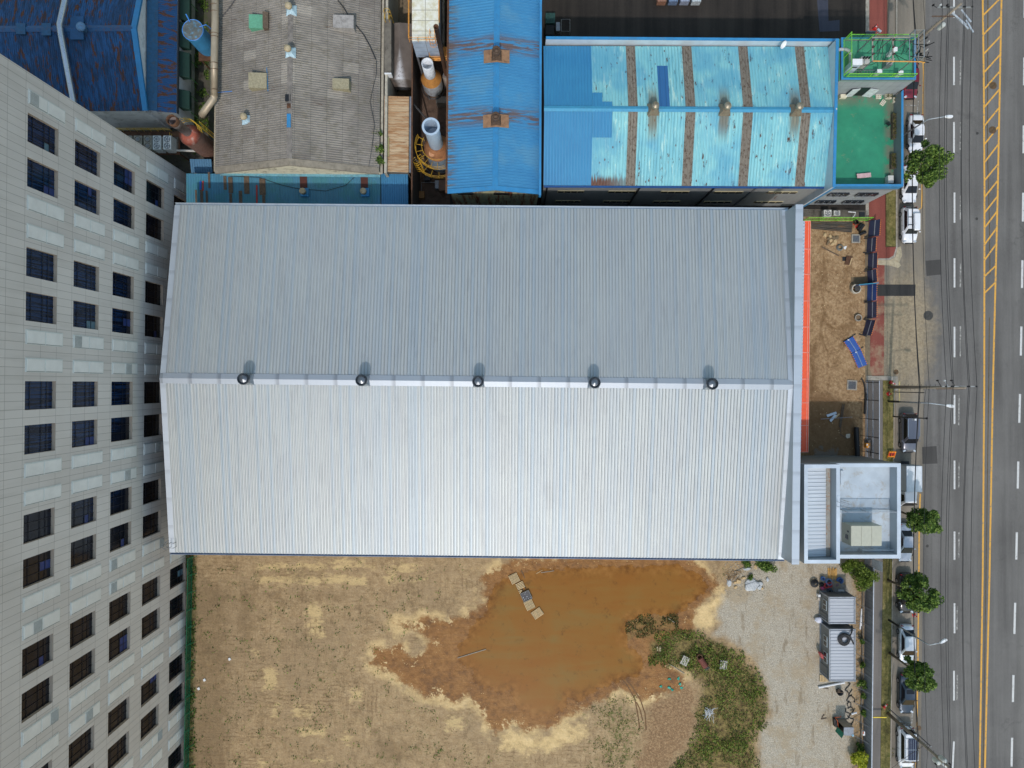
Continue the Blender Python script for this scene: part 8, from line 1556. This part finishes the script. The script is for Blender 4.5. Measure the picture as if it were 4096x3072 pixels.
for i, (x, y) in enumerate(((1440, 885), (1452, 932), (1362, 962), (1383, 982), (1463, 965), (1360, 888), (1290, 955))):
    m_ = MB(); c_ = T(12, x, y, .06); pp = [(c_.x + math.cos(a) * rr.uniform(.08, .3), c_.y + math.sin(a) * rr.uniform(.08, .28)) for a in (0, 1.2, 2.4, 3.5, 4.8, 5.6)]; m_.prism(pp, .03, lambda x_, y_: .10 + .06 * math.sin(x_ * 20)); build('teal_scrap', m_, TEAL, None, label='%s teal plastic scrap on the brown rubble beside the weeds' % ['topmost right', 'second right, largest', 'middle left', 'lower middle', 'lowest right', 'small upper', 'leftmost'][i], cat='plastic scrap', group='teal plastic scraps')
m_ = MB(); rr = random.Random(15); pts = [T(12, 1700 + rr.gauss(0, 28), 1190 + rr.gauss(0, 34), .35 + rr.random() * .25) for _ in range(60)] + [T(12, 1740, 1150, .5), T(12, 1780, 1140, .5)]
m_.tube(pts, .018, 4); build('white_wire_tangle', m_, WHITE, None, label='tangle of thin white wire lying on the weeds', cat='wire')
for x, y, r_, lb in ((1258, 630, .2, 'left'), (1280, 632, .22, 'right')): m_ = MB(); vs, fs = rock(T(12, x, y, .1), r_ * .55, r_ * 1.5, .12, 40 + x % 7); m_.add(vs, fs); build('pale_stone', m_, plain('pale_stone', C(196, 180, 150), .9), None, label='%s of two long pale stones at the tip of the weeds' % lb, cat='stone', group='pale stones by the weeds')
for x, y, lb in ((1985, 717, 'white scrap alone on the dry dirt near the green fence'), (1768, 897, 'white paper scrap beside the green fence'), (1718, 972, 'small white tub beside the green fence'),): m_ = MB(); c_ = T(10, x, y, .03); m_.box(c_ + Vector((0, 0, .05)), (.28, .3, .1), .5); build('litter', m_, WHITE, None, label=lb, cat='litter')
# top yard items
o = thing('tubular_stand', T(3, 465, 218, 0), 'rectangular grey steel frame standing at the left end of the dark yard', 'frame'); a, b = T(3, 425, 168, .9), T(3, 500, 270, .9); m_ = MB(); m_.tube([(a.x, a.y, .9), (b.x, a.y, .9), (b.x, b.y, .9), (a.x, b.y, .9)], .05, 5, closed=True)
build('top_rail', m_, STEEL, o)
for x_ in (a.x, b.x):
    for y_ in (a.y, b.y): m_ = MB(); m_.bar((x_, y_, 0), (x_, y_, .9), .07); build('leg', m_, STEEL, o)
crate(3, 290, 110, 372, 200, .01, 1.0, plain('green_bales', C(34, 74, 70), .8, var=.3, scale=6), 'covered_stack', 'dark green covered stack in the corner of the dark yard', 'stack'); crate(3, 290, 215, 365, 300, .01, .9, plain('black_stack', C(22, 26, 30), .8), 'dark_stack', 'black stack below the green one in the dark yard corner', 'stack'); crate(3, 380, 190, 415, 265, .01, .8, STEEL, 'metal_rack', 'narrow bundle of steel strips beside the rectangular frame', 'rack')
for i in range(4): c_ = P(2645 + i * 46, -4, .5); m_ = MB(); m_.box(c_, (1.1, 1.1, .9)); build('pallet_load', m_, plain('load%d' % i, [C(150, 110, 90), C(110, 130, 160), C(150, 160, 180), C(190, 200, 205)][i], .6, var=.3, scale=8), None, label='stacked pallet load at the top edge of the dark yard, %s of four' % ['first', 'second', 'third', 'fourth'][i], cat='pallet load', group='pallet loads at the top edge')
c_ = T('a', 920, 200, 2.6); gbx = thing('gate_booth', (c_.x, c_.y, 0), 'small dark gate booth with pale roof frame at the yard corner', 'booth'); m_ = MB(); m_.box((c_.x, c_.y, 1.2), (1.15, .8, 2.4)); build('wall', m_, plain('booth_dark', C(70, 74, 80), .5), gbx); m_ = MB(); m_.bar((c_.x - .6, c_.y + .4, 2.45), (c_.x + .6, c_.y + .4, 2.45), .08); m_.bar((c_.x - .6, c_.y - .4, 2.45), (c_.x + .6, c_.y - .4, 2.45), .08); build('roof_frame', m_, plain('booth_frame', C(120, 128, 138), .5), gbx)
c_ = T('a', 1085, 125, 3.2); m_ = MB(); m_.tube([(c_.x - .1, c_.y - .3, 0), (c_.x - .1, c_.y - .3, 3.1)], .05, 6); m_.box((c_.x, c_.y, 3.2), (.55, .25, .2), -.7); cc_ = build('security_camera', m_, WHITE, None, label='white security camera on a post beside the red pavement', cat='camera')
# ------------------------------------------------------------------ vehicles (built nose towards -Y, at the origin)
CGL = NT('car_glass'); CGL = CGL.out(C(16, 19, 26), .08, 0, .4); TYRE = plain('tyre', C(26, 26, 27), .8); RIM = plain('rim', C(150, 152, 156), .35, .7); HL = plain('headlight', C(210, 216, 222), .15, .3); TL = plain('taillight', C(130, 18, 22), .2); TRIM = plain('trim_black', C(20, 20, 22), .5); CHR = plain('chrome', C(200, 204, 208), .15, .9, var=.02)
def paint(name, col, metal=0.0, rough=.28):
    if name in _plain: return _plain[name]
    t = NT(name); t.setin(t.b.inputs['Coat Weight'], .6); t.setin(t.b.inputs['Coat Roughness'], .08); f_ = t.noise(1.5, 4, .6, t.pos(obj=True)); c_ = t.mix(t.m('MULTIPLY', t.step(f_, .5, .7), .15), col, C(120, 114, 104)); _plain[name] = t.out(c_, rough, metal); return _plain[name]
def car(label, x, y, L, W, Ht, pnt, kind='sedan', rz=0.0, cat='car', extras=None, dark_roof=None, grp='cars parked along the kerb'):
    """front at -Y. kind: sedan | hatch | suv | van"""
    o = thing('parked_car', (x, y, .03), label, cat, grp, rz); w_ = W / 2; h_ = L / 2
    K = dict(sedan=dict(hood=.70, belt=.92, f0=-.26, f1=-.09, r1=.19, r0=.34, tail=.96, rt=.66), hatch=dict(hood=.74, belt=.92, f0=-.27, f1=-.11, r1=.24, r0=.40, tail=.97, rt=.68), suv=dict(hood=.98, belt=1.06, f0=-.26, f1=-.14, r1=.40, r0=.47, tail=1.06, rt=.74), van=dict(hood=1.02, belt=1.10, f0=-.34, f1=-.22, r1=.42, r0=.475, tail=1.1, rt=.80))[kind]
    # body loft: sections along y (front -h_)
    st = [(-h_, .50, .52), (-h_ + .10, .76, .60), (-h_ + .38, .92, K['hood'] - .07), (-h_ + .9, .985, K['hood']), (L * K['f0'] - .05, 1.0, K['hood'] + .08), (L * K['f1'], 1.0, K['belt']), (0, 1.0, K['belt']), (L * K['r1'], 1.0, K['belt'] + .01), (L * K['r0'], .99, K['tail']), (h_ - .35, .95, K['tail'] - .02), (h_ - .10, .86, K['tail'] - .10), (h_, .70, .62)]
    vs = []; prof = lambda wf, zt: [(wf * w_ * .88, .24), (wf * w_ * .98, .36), (wf * w_, .55), (wf * w_ * .985, zt * .80), (wf * w_ * .90, zt * .965), (wf * w_ * .55, zt + .015)]
    n_ = 0
    for yy_, wf, zt in st:
        h2 = prof(wf, zt); row = [(a, yy_, b) for a, b in h2] + [(0, yy_, zt + .03)] + [(-a, yy_, b) for a, b in reversed(h2)] ; vs += row; n_ = len(row)
    fs = [(i * n_ + j, i * n_ + j + 1, (i + 1) * n_ + j + 1, (i + 1) * n_ + j) for i in range(len(st) - 1) for j in range(n_ - 1)] + [(i * n_ + n_ - 1, i * n_, (i + 1) * n_, (i + 1) * n_ + n_ - 1) for i in range(len(st) - 1)] + [tuple(range(n_)), tuple(range(len(st) * n_ - 1, (len(st) - 1) * n_ - 1, -1))]
    m_ = MB(); m_.add(vs, fs); body = build('body', m_, pnt, o, local=True, smooth=True, sub=1)
    # cabin
    yb0, yt0, yt1, yb1 = L * K['f0'], L * K['f1'], L * K['r1'], L * K['r0']; zb = K['belt'] - .02; wb, wt = w_ * .90, w_ * K['rt'] * 1.03; zt = Ht
    base = [(-wb * .9, yb0), (-wb, yb0 + .35), (-wb, yb1 - .35), (-wb * .85, yb1), (wb * .85, yb1), (wb, yb1 - .35), (wb, yb0 + .35), (wb * .9, yb0)]
    top = [(-wt * .90, yt0), (-wt, yt0 + .3), (-wt, yt1 - .3), (-wt * .86, yt1), (wt * .86, yt1), (wt, yt1 - .3), (wt, yt0 + .3), (wt * .90, yt0)]
    m_ = MB(); V = [(a, b, zb - .10) for a, b in base] + [(a, b, zt - .07) for a, b in top] + [(a * .86, b * .93 if abs(b) > .1 else b, zt) for a, b in top]; F_ = [(i, i + 8, (i + 1) % 8 + 8, (i + 1) % 8) for i in range(8)] + [(i + 8, i + 16, (i + 1) % 8 + 16, (i + 1) % 8 + 8) for i in range(8)] + [tuple(range(16, 24))]
    m_.add(V, [tuple(reversed(f_)) for f_ in F_]); cabn = build('cabin', m_, pnt, o, local=True, smooth=True, bevel=.07)
    def pane(name, i0, i1, k0, k1, off=.02, s0=.06):
        # between base pts i0,i1 and top pts, inset
        b0, b1 = Vector((*base[i0], zb)), Vector((*base[i1], zb)); t0_, t1_ = Vector((*top[i0], zt - .07)), Vector((*top[i1], zt - .07)); n2 = (b1 - b0).cross(t0_ - b0).normalized(); c_ = (b0 + b1 + t0_ + t1_) / 4
        if n2.dot(c_ - Vector((0, (yb0 + yb1) / 2, zb))) < 0: n2 = -n2
        q = [b0.lerp(t0_, k0).lerp(b1.lerp(t1_, k0), s0), b0.lerp(t0_, k0).lerp(b1.lerp(t1_, k0), 1 - s0), b0.lerp(t0_, k1).lerp(b1.lerp(t1_, k1), 1 - s0), b0.lerp(t0_, k1).lerp(b1.lerp(t1_, k1), s0)]
        m_ = MB(); m_.add([p_ + n2 * off for p_ in q] + [p_ - n2 * .03 for p_ in q], [(0, 1, 2, 3), (7, 6, 5, 4), (0, 4, 5, 1), (1, 5, 6, 2), (2, 6, 7, 3), (3, 7, 4, 0)]); return build(name, m_, CGL, o, local=True)
    pane('windscreen', 0, 7, .02, .97, .022, .03); pane('rear_window', 3, 4, .10, .95, .022, .05); pane('side_window', 1, 2, .12, .92, .022, .02); pane('side_window', 5, 6, .12, .92, .022, .02)
    if dark_roof:
        m_ = MB(); m_.box((0, L * dark_roof[0], zt + .006), (wt * 1.5, L * dark_roof[1], .014)); build('sunroof', m_, CGL, o, local=True)
    for sx in (-1, 1):
        for yy_ in (-h_ * .62, h_ * .60):
            m_ = MB(); m_.tube([(sx * (w_ - .20), yy_, .33), (sx * (w_ + .01), yy_, .33)], .33, 20); t_ = build('wheel', m_, TYRE, o, local=True); m_ = MB(); m_.tube([(sx * (w_ - .02), yy_, .33), (sx * (w_ + .025), yy_, .33)], .21, 12)
            build('rim', m_, RIM, t_, local=True)
        m_ = MB(); m_.box((sx * w_ * .66, -h_ + .24, .60 if kind in ('sedan', 'hatch') else .76), (.34, .20, .13), sx * -.55); build('headlight', m_, HL, o, local=True)
        m_ = MB(); m_.box((sx * w_ * .70, h_ - .12, K['tail'] - .16), (.30, .10, .14), sx * .35); build('taillight', m_, TL, o, local=True)
        m_ = MB(); m_.box((sx * (w_ + .10), L * K['f1'] - .30, K['belt'] + .02), (.20, .12, .13)); build('wing_mirror', m_, pnt, o, local=True, bevel=.02)
        if kind in ('suv', 'van'): m_ = MB(); m_.bar((sx * wt * .95, yt0 + .3, zt + .05), (sx * wt * .95, yt1 - .2, zt + .05), .05); build('roof_rail', m_, CHR, o, local=True)
    m_ = MB(); m_.box((0, -h_ + .03, .52), (w_ * 1.0, .10, .20)); build('grille', m_, TRIM, o, local=True)
    m_ = MB(); m_.box((0, -h_ + .06, .36), (w_ * 1.3, .14, .10)); m_.box((0, h_ - .05, .40), (w_ * 1.4, .10, .14)); build('bumper_trim', m_, TRIM, o, local=True)
    m_ = MB(); 
    for yy_ in (-.02 * L, .13 * L, L * K['f1'] - .1): 
        for sx in (-1, 1): m_.box((sx * (w_ + .002), yy_, .66), (.012, .015, .5))
    build('door_gap', m_, TRIM, o, local=True)
    if extras: extras(o, L, W, Ht, K, wt, yt0, yt1)
    return o
WP = paint('white_car', C(226, 228, 232)); 
car('dark red car mostly hidden behind the blue parapet at the top right', 49.5, 37.75, 4.6, 1.85, 1.5, paint('red_car', C(120, 24, 40), .3), 'hatch')
car('white sedan under the street lamp beside the green terrace', 50.2, 31.1, 4.75, 1.88, 1.45, WP, 'sedan', dark_roof=None)
car('white sedan half hidden under the topmost street tree', 49.4, 24.85, 4.7, 1.88, 1.45, WP, 'sedan')
def roofbox(o, L, W, Ht, K, wt, yt0, yt1):
    m_ = MB(); m_.box((.28, .15, Ht + .22), (.78, 2.15, .34)); build('roof_box', m_, WP, o, local=True, bevel=.14)
    m_ = MB()
    for yy_ in (-.2, .75): m_.bar((-wt * .95, yy_, Ht + .07), (wt * .95, yy_, Ht + .07), .07, .05)
    build('cross_bars', m_, TRIM, o, local=True)
car('white SUV with a white roof box, parked lowest of the three white cars', 49.35, 19.75, 4.55, 1.9, 1.62, WP, 'suv', extras=roofbox)
car('dark grey people carrier with chrome roof rails by the mesh fence', 49.3, -6.05, 4.95, 1.95, 1.72, paint('grey_car', C(104, 106, 116), .5), 'suv')
car('silver sedan beside the white parapet building', 48.85, -19.7, 4.8, 1.86, 1.45, paint('silver_car', C(168, 174, 184), .5), 'sedan')
car('black SUV partly under a leafy street tree', 48.95, -26.0, 4.95, 1.98, 1.72, paint('black_car', C(24, 26, 32), .2), 'suv')
car('silver-white hatchback under the arching street lamp', 49.05, -32.3, 4.85, 1.88, 1.47, paint('palesilver_car', C(198, 204, 210), .35), 'hatch')
car('dark slate sedan with a dark glass roof near the lower street tree', 49.05, -38.45, 5.0, 1.9, 1.47, paint('slate_car', C(48, 60, 74), .5), 'sedan', dark_roof=(.11, .11))
def rack(o, L, W, Ht, K, wt, yt0, yt1):
    m_ = MB(); m_.box((.12, .35, Ht + .10), (1.15, 2.6, .06)); p_ = build('solar_panel', m_, NAVY, o, local=True); m_ = MB()
    for q in range(5): m_.bar((-.42 + q * .27, -.92, Ht + .14), (-.42 + q * .27, 1.62, Ht + .14), .025)
    m_.bar((-.5, .35, Ht + .14), (.7, .35, Ht + .14), .04); build('panel_lines', m_, CHR, p_, local=True); m_ = MB()
    for yy_ in (-.95, .35, 1.6): m_.bar((-wt, yy_, Ht + .06), (wt, yy_, Ht + .06), .08, .06)
    build('cross_bars', m_, WHITE, o, local=True)
NAVY = plain('navy_panel', C(28, 34, 58), .2)
car('white van with a dark solar panel on its roof rack, bottom right', 48.95, -45.1, 5.15, 1.95, 1.88, WP, 'van', cat='van', extras=rack)
# box truck
o = thing('box_truck', (48.9, -12.5, .03), 'small white box truck parked beside the white parapet building', 'truck', 'cars parked along the kerb'); BX = plain('truck_box', C(214, 220, 224), .4, var=.05)
m_ = MB(); m_.box((0, .95, 1.62), (1.86, 3.15, 1.85)); bx_ = build('cargo_box', m_, BX, o, local=True, bevel=.03); m_ = MB()
for sx in (-.94, .94):
    for yy_ in (-.6, 2.5): m_.bar((sx, yy_, .72), (sx, yy_, 2.54), .05)
    m_.bar((sx, -.6, 2.54), (sx, 2.5, 2.54), .05); m_.bar((sx, -.6, .72), (sx, 2.5, .72), .05)
build('edge_trim', m_, GALV, bx_, local=True); m_ = MB(); m_.box((0, 2.55, 1.6), (1.7, .03, 1.6)); build('rear_door', m_, GALV, bx_, local=True)
m_ = MB(); A = [(-.82, -2.52, .45), (.82, -2.52, .45), (.84, -.72, .45), (-.84, -.72, .45), (-.82, -2.56, 1.0), (.82, -2.56, 1.0), (.86, -.72, 1.0), (-.86, -.72, 1.0), (-.70, -2.05, 1.85), (.70, -2.05, 1.85), (.76, -.72, 1.9), (-.76, -.72, 1.9)]
m_.add(A, [(3, 2, 1, 0), (0, 1, 5, 4), (1, 2, 6, 5), (2, 3, 7, 6), (3, 0, 4, 7), (4, 5, 9, 8), (5, 6, 10, 9), (6, 7, 11, 10), (7, 4, 8, 11), (8, 9, 10, 11)]); build('cab', m_, WP, o, local=True, bevel=.07)
m_ = MB(); m_.add([(-.74, -2.56, 1.08), (.74, -2.56, 1.08), (.64, -2.10, 1.80), (-.64, -2.10, 1.80)], [(0, 1, 2, 3)]); build('windscreen', m_, CGL, o, local=True)
for sx in (-1, 1):
    m_ = MB(); q = [(sx * .872, -2.1, 1.05), (sx * .872, -1.1, 1.05), (sx * .80, -1.1, 1.75), (sx * .79, -1.85, 1.75)]; m_.add(q, [(0, 1, 2, 3)]); build('side_window', m_, CGL, o, local=True)
    for yy_ in (-1.75, 1.5): m_ = MB(); m_.tube([(sx * .62, yy_, .33), (sx * .86, yy_, .33)], .33, 18); t_ = build('wheel', m_, TYRE, o, local=True); m_ = MB(); m_.tube([(sx * .84, yy_, .33), (sx * .88, yy_, .33)], .18, 10); build('rim', m_, RIM, t_, local=True)
    m_ = MB(); m_.box((sx * .98, -2.35, 1.25), (.12, .08, .3)); build('wing_mirror', m_, TRIM, o, local=True); m_ = MB(); m_.box((sx * .62, -2.58, .75), (.26, .06, .14)); build('headlight', m_, HL, o, local=True)
m_ = MB(); m_.box((0, .6, .55), (.9, 4.6, .16)); build('chassis', m_, TRIM, o, local=True); m_ = MB(); m_.box((0, -2.58, .5), (1.6, .08, .2)); build('bumper', m_, TRIM, o, local=True)

# ------------------------------------------------------------------ trees and plants
BARK = plain('bark', C(104, 92, 76), .9, var=.2, scale=5)
def tree(x, y, zc, rx, rz_, label, seed, n=5200, lean=(0, 0), squash=(1, 1)):
    rr = random.Random(seed); o = thing('street_tree', (x, y, .1), label, 'tree', 'leafy street trees along the kerb'); m_ = MB(); top = Vector((lean[0], lean[1], zc))
    m_.tube([(0, 0, -.1), (lean[0] * .25, lean[1] * .25, zc * .35), (lean[0] * .7, lean[1] * .7, zc * .75), top], [.17, .13, .10, .05], 9)
    tips = []
    for i in range(16):
        a = rr.uniform(0, 6.283); el = rr.uniform(-.25, 1.0); d = Vector((math.cos(a) * math.cos(el) * rx * squash[0], math.sin(a) * math.cos(el) * rx * squash[1], math.sin(el) * rz_)); k_ = rr.uniform(.55, .92); s_ = top.lerp(Vector((lean[0] * .6, lean[1] * .6, zc * .6)), rr.random()); e_ = top + d * k_; tips.append(e_)
        m_.tube([s_, s_.lerp(e_, .5) + Vector((0, 0, .2)), e_], [.06, .04, .02], 5)
    build('trunk', m_, BARK, o, local=True, smooth=True)
    # leaf clumps: lobes of different size round the crown
    lobes = []
    for i in range(34):
        a = rr.uniform(0, 6.283); cz = rr.uniform(-.9, 1); s_ = math.sqrt(max(0, 1 - cz * cz)); k_ = rr.uniform(.45, 1.08); lobes.append((top + Vector((math.cos(a) * s_ * rx * k_ * squash[0], math.sin(a) * s_ * rx * k_ * squash[1], cz * rz_ * k_)), rr.uniform(.32, .62) * rx * .62))
    lobes += [(t_, rx * .28) for t_ in tips]
    pts = []
    while len(pts) < n:
        c_, r_ = rr.choice(lobes); d = Vector((rr.gauss(0, 1), rr.gauss(0, 1), rr.gauss(0, 1))).normalized() * r_ * (rr.random() ** .35); pts.append(c_ + d)
    m_ = MB(); leaves(m_, pts, .17, rr, .7); build('crown', m_, LEAF, o, local=True); return o
tree(47.3, 24.9, 7.4, 2.05, 2.3, 'leafy street tree at the top, over the white sedan by the green terrace', 1, 6200, lean=(.1, .2), squash=(1.0, 1.1)); tree(47.6, -15.6, 6.3, 1.55, 1.9, 'leafy street tree in front of the white box truck cab', 2, 5000, lean=(.2, -.3))
tree(47.0, -24.5, 6.7, 1.85, 2.1, 'leafy street tree with a visible trunk leaning over the black SUV', 3, 5600, lean=(.2, .2), squash=(1, 1.05)); tree(47.2, -33.6, 6.2, 1.45, 2.3, 'leafy street tree between the silver hatchback and the slate sedan', 4, 5200, lean=(.1, -.2), squash=(.95, 1.1))
def shrub(x, y, r_, h, n, label, seed, mat, name='shrub', sz=.14, squash=(1, 1)):
    rr = random.Random(seed); o = thing(name, (x, y, 0), label, 'shrub'); m_ = MB(); lob = []
    for i in range(12): a = rr.uniform(0, 6.283); q = rr.uniform(0, .75) * r_; lob.append(Vector((math.cos(a) * q * squash[0], math.sin(a) * q * squash[1], rr.uniform(.3, .85) * h)))
    m_2 = MB()
    for l_ in lob: m_2.tube([(0, 0, 0), l_ * .5 + Vector((0, 0, .1)), l_], [.05, .035, .02], 5)
    build('stems', m_2, BARK, o, local=True); pts = []
    for _ in range(n): c_ = rr.choice(lob); d = Vector((rr.gauss(0, 1), rr.gauss(0, 1), rr.gauss(0, .8))).normalized() * r_ * .42 * rr.random() ** .4; pts.append(c_ + d)
    leaves(m_, pts, sz, rr, 1.0); build('foliage', m_, mat, o, local=True); return o
p_ = T('c', 1120, 370, 1.2); shrub(p_.x, p_.y, 1.3, 2.0, 1500, 'bright green shrub just below the white parapet building', 11, LEAFB, squash=(1.1, .8)); p_ = T('c', 1420, 700, 1.6); shrub(p_.x, p_.y, 1.6, 2.8, 2600, 'large bright green shrub spilling over the panel fence above the cabins', 12, LEAFB, squash=(.9, 1.3))
p_ = T(13, 790, 1600, 1.5); shrub(p_.x, p_.y, 1.3, 2.2, 1500, 'yellow-green shrub against the panel fence at the bottom', 13, LEAFY)
for i, (x, y, r_, lb) in enumerate(((812, 560, .5, 'beside the longer cabin near its top'), (818, 770, .6, 'beside the lower half of the longer cabin'), (808, 925, .9, 'at the lower corner of the longer cabin'), (820, 1030, .6, 'above the hose tangle'), (822, 1180, .6, 'beside the hose tangle'), (800, 1480, .7, 'above the yellow-green shrub'), (850, 30, .8, 'at the corner of the short pale fence'))):
    p_ = T(13, x, y, .5); shrub(p_.x, p_.y, r_ * .75, 1.0, int(500 * r_), 'low green weed clump along the panel fence, ' + lb, 30 + i, LEAF, 'weed_clump')
p_ = T('k', 1010, 175, .6); shrub(p_.x, p_.y, 1.2, 1.2, 1100, 'dense green weeds under the warehouse eave above the boulders', 51, LEAF, 'weed_clump', squash=(1.2, .7)); p_ = T('k', 600, 130, .3); shrub(p_.x, p_.y, .6, .6, 300, 'small green weeds under the eave left of the dense clump', 52, LEAF, 'weed_clump'); p_ = T('k', 680, 430, .3); shrub(p_.x, p_.y, .4, .5, 160, 'small dark weed directly above the largest boulder', 53, LEAF, 'weed_clump')
for i, (x, y, lb) in enumerate(((1050, 1150, 'upper'), (1075, 1300, 'middle'), (1075, 1400, 'lower'))): p_ = T(2, x, y, 6.6); o = shrub(p_.x, p_.y, .7, .7, 260, '%s green creeper growing on the gutter of the grey roof' % lb, 60 + i, LEAF, 'creeper'); o.location.z = 6.6
# loose vegetation nobody could count
def scatter(name, poly, n, sz, hmax, mat, label, seed, k_noise=.5, thr=.45, hfun=None, field=None):
    rr = random.Random(seed); xs_ = [p[0] for p in poly]; ys2 = [p[1] for p in poly]; nr = np.random.RandomState(seed); cand = np.stack([nr.uniform(min(xs_), max(xs_), n * 6), nr.uniform(min(ys2), max(ys2), n * 6)], 1); d = seg_dist(cand, poly); m_ = MB(); cnt = 0
    for (x, y), dd in zip(cand, d):
        if cnt >= n: break
        nn_ = mnoise.fractal(Vector((x * k_noise, y * k_noise, seed)), 1.0, 2.0, 4)
        if dd + nn_ * 1.2 < 0 or nn_ + rr.uniform(-.12, .12) < thr: continue
        cnt += 1; hgt = hmax * min(1, .3 + max(dd, 0) / 2.2) * (.35 + .9 * max(0, nn_ + .4)) * rr.uniform(.4, 1)
        leaves(m_, [(x + rr.uniform(-.08, .08), y + rr.uniform(-.08, .08), .02 + hgt * rr.uniform(.3, 1))], sz, rr, 1.1)
    return build(name, m_, mat, None, kind='stuff', label=label, cat='weeds')
scatter('weeds', WEED, 5200, .12, .7, LEAFW, 'tangled green and brown weeds covering the mound in the lot', 5, .45, -.12)
scatter('weeds', WEED, 2600, .15, .9, LEAFB, 'brighter green taller weeds on the mound', 8, .28, .08)
scatter('reeds', REED, 900, .12, .3, LEAFDULL, 'low reeds standing in the shallow end of the puddle', 6, .5, -.05)
scatter('sparse_weeds', GREEN, 900, .10, .2, LEAFW, 'sparse weeds on the rutted dirt left of the rubble', 7, .7, .0)
LOTP = xy(11, (-860, -100), (1800, -60), (1000, 760), (2000, 1600), (2300, 2200), (-860, 2200))
scatter('weed_tufts', LOTP, 4200, .11, .14, LEAF, 'tiny green tufts dotted over the dry dirt lot', 9, .8, .30)
scatter('weed_strip', FENCEV, 1500, .14, .5, LEAF, 'strip of green weeds along the mesh fence by the tower', 10, .5, -.1)
VERGE = [tuple(P(a, b))[:2] for a, b in ((3533, 1524), (3573, 1524), (3571, 2300), (3561, 3100), (3520, 3100), (3531, 2300))]
o_ = scatter('verge_weeds', VERGE, 2600, .10, .12, LEAFDULL, 'rough dry grass tufts on the kerbside verge', 12, .7, -.1)
ALLEY = [tuple(T(1, a, b))[:2] for a, b in ((1675, -50), (1800, -50), (1800, 1330), (1675, 1330))]
scatter('alley_weeds', ALLEY, 1800, .15, .3, LEAF, 'green weeds growing in the alley beside the blue workshop', 13, .6, -.05)
m_ = MB(); rr = random.Random(77)
for _ in range(900):
    q = (T(13, rr.uniform(755, 830), rr.uniform(150, 1650)) if rr.random() < .6 else T('k', rr.uniform(100, 1000), rr.uniform(60, 900))); s_ = rr.uniform(.03, .09); m_.box((q.x, q.y, s_ / 2), (s_, s_ * rr.uniform(.6, 1.4), s_), rr.random() * 3)
build('rubble_bits', m_, plain('rubble_pale', C(176, 168, 152), .9, var=.25, obj=False, scale=4), None, kind='stuff', label='loose pale rubble bits along the fence and the boulders', cat='rubble')
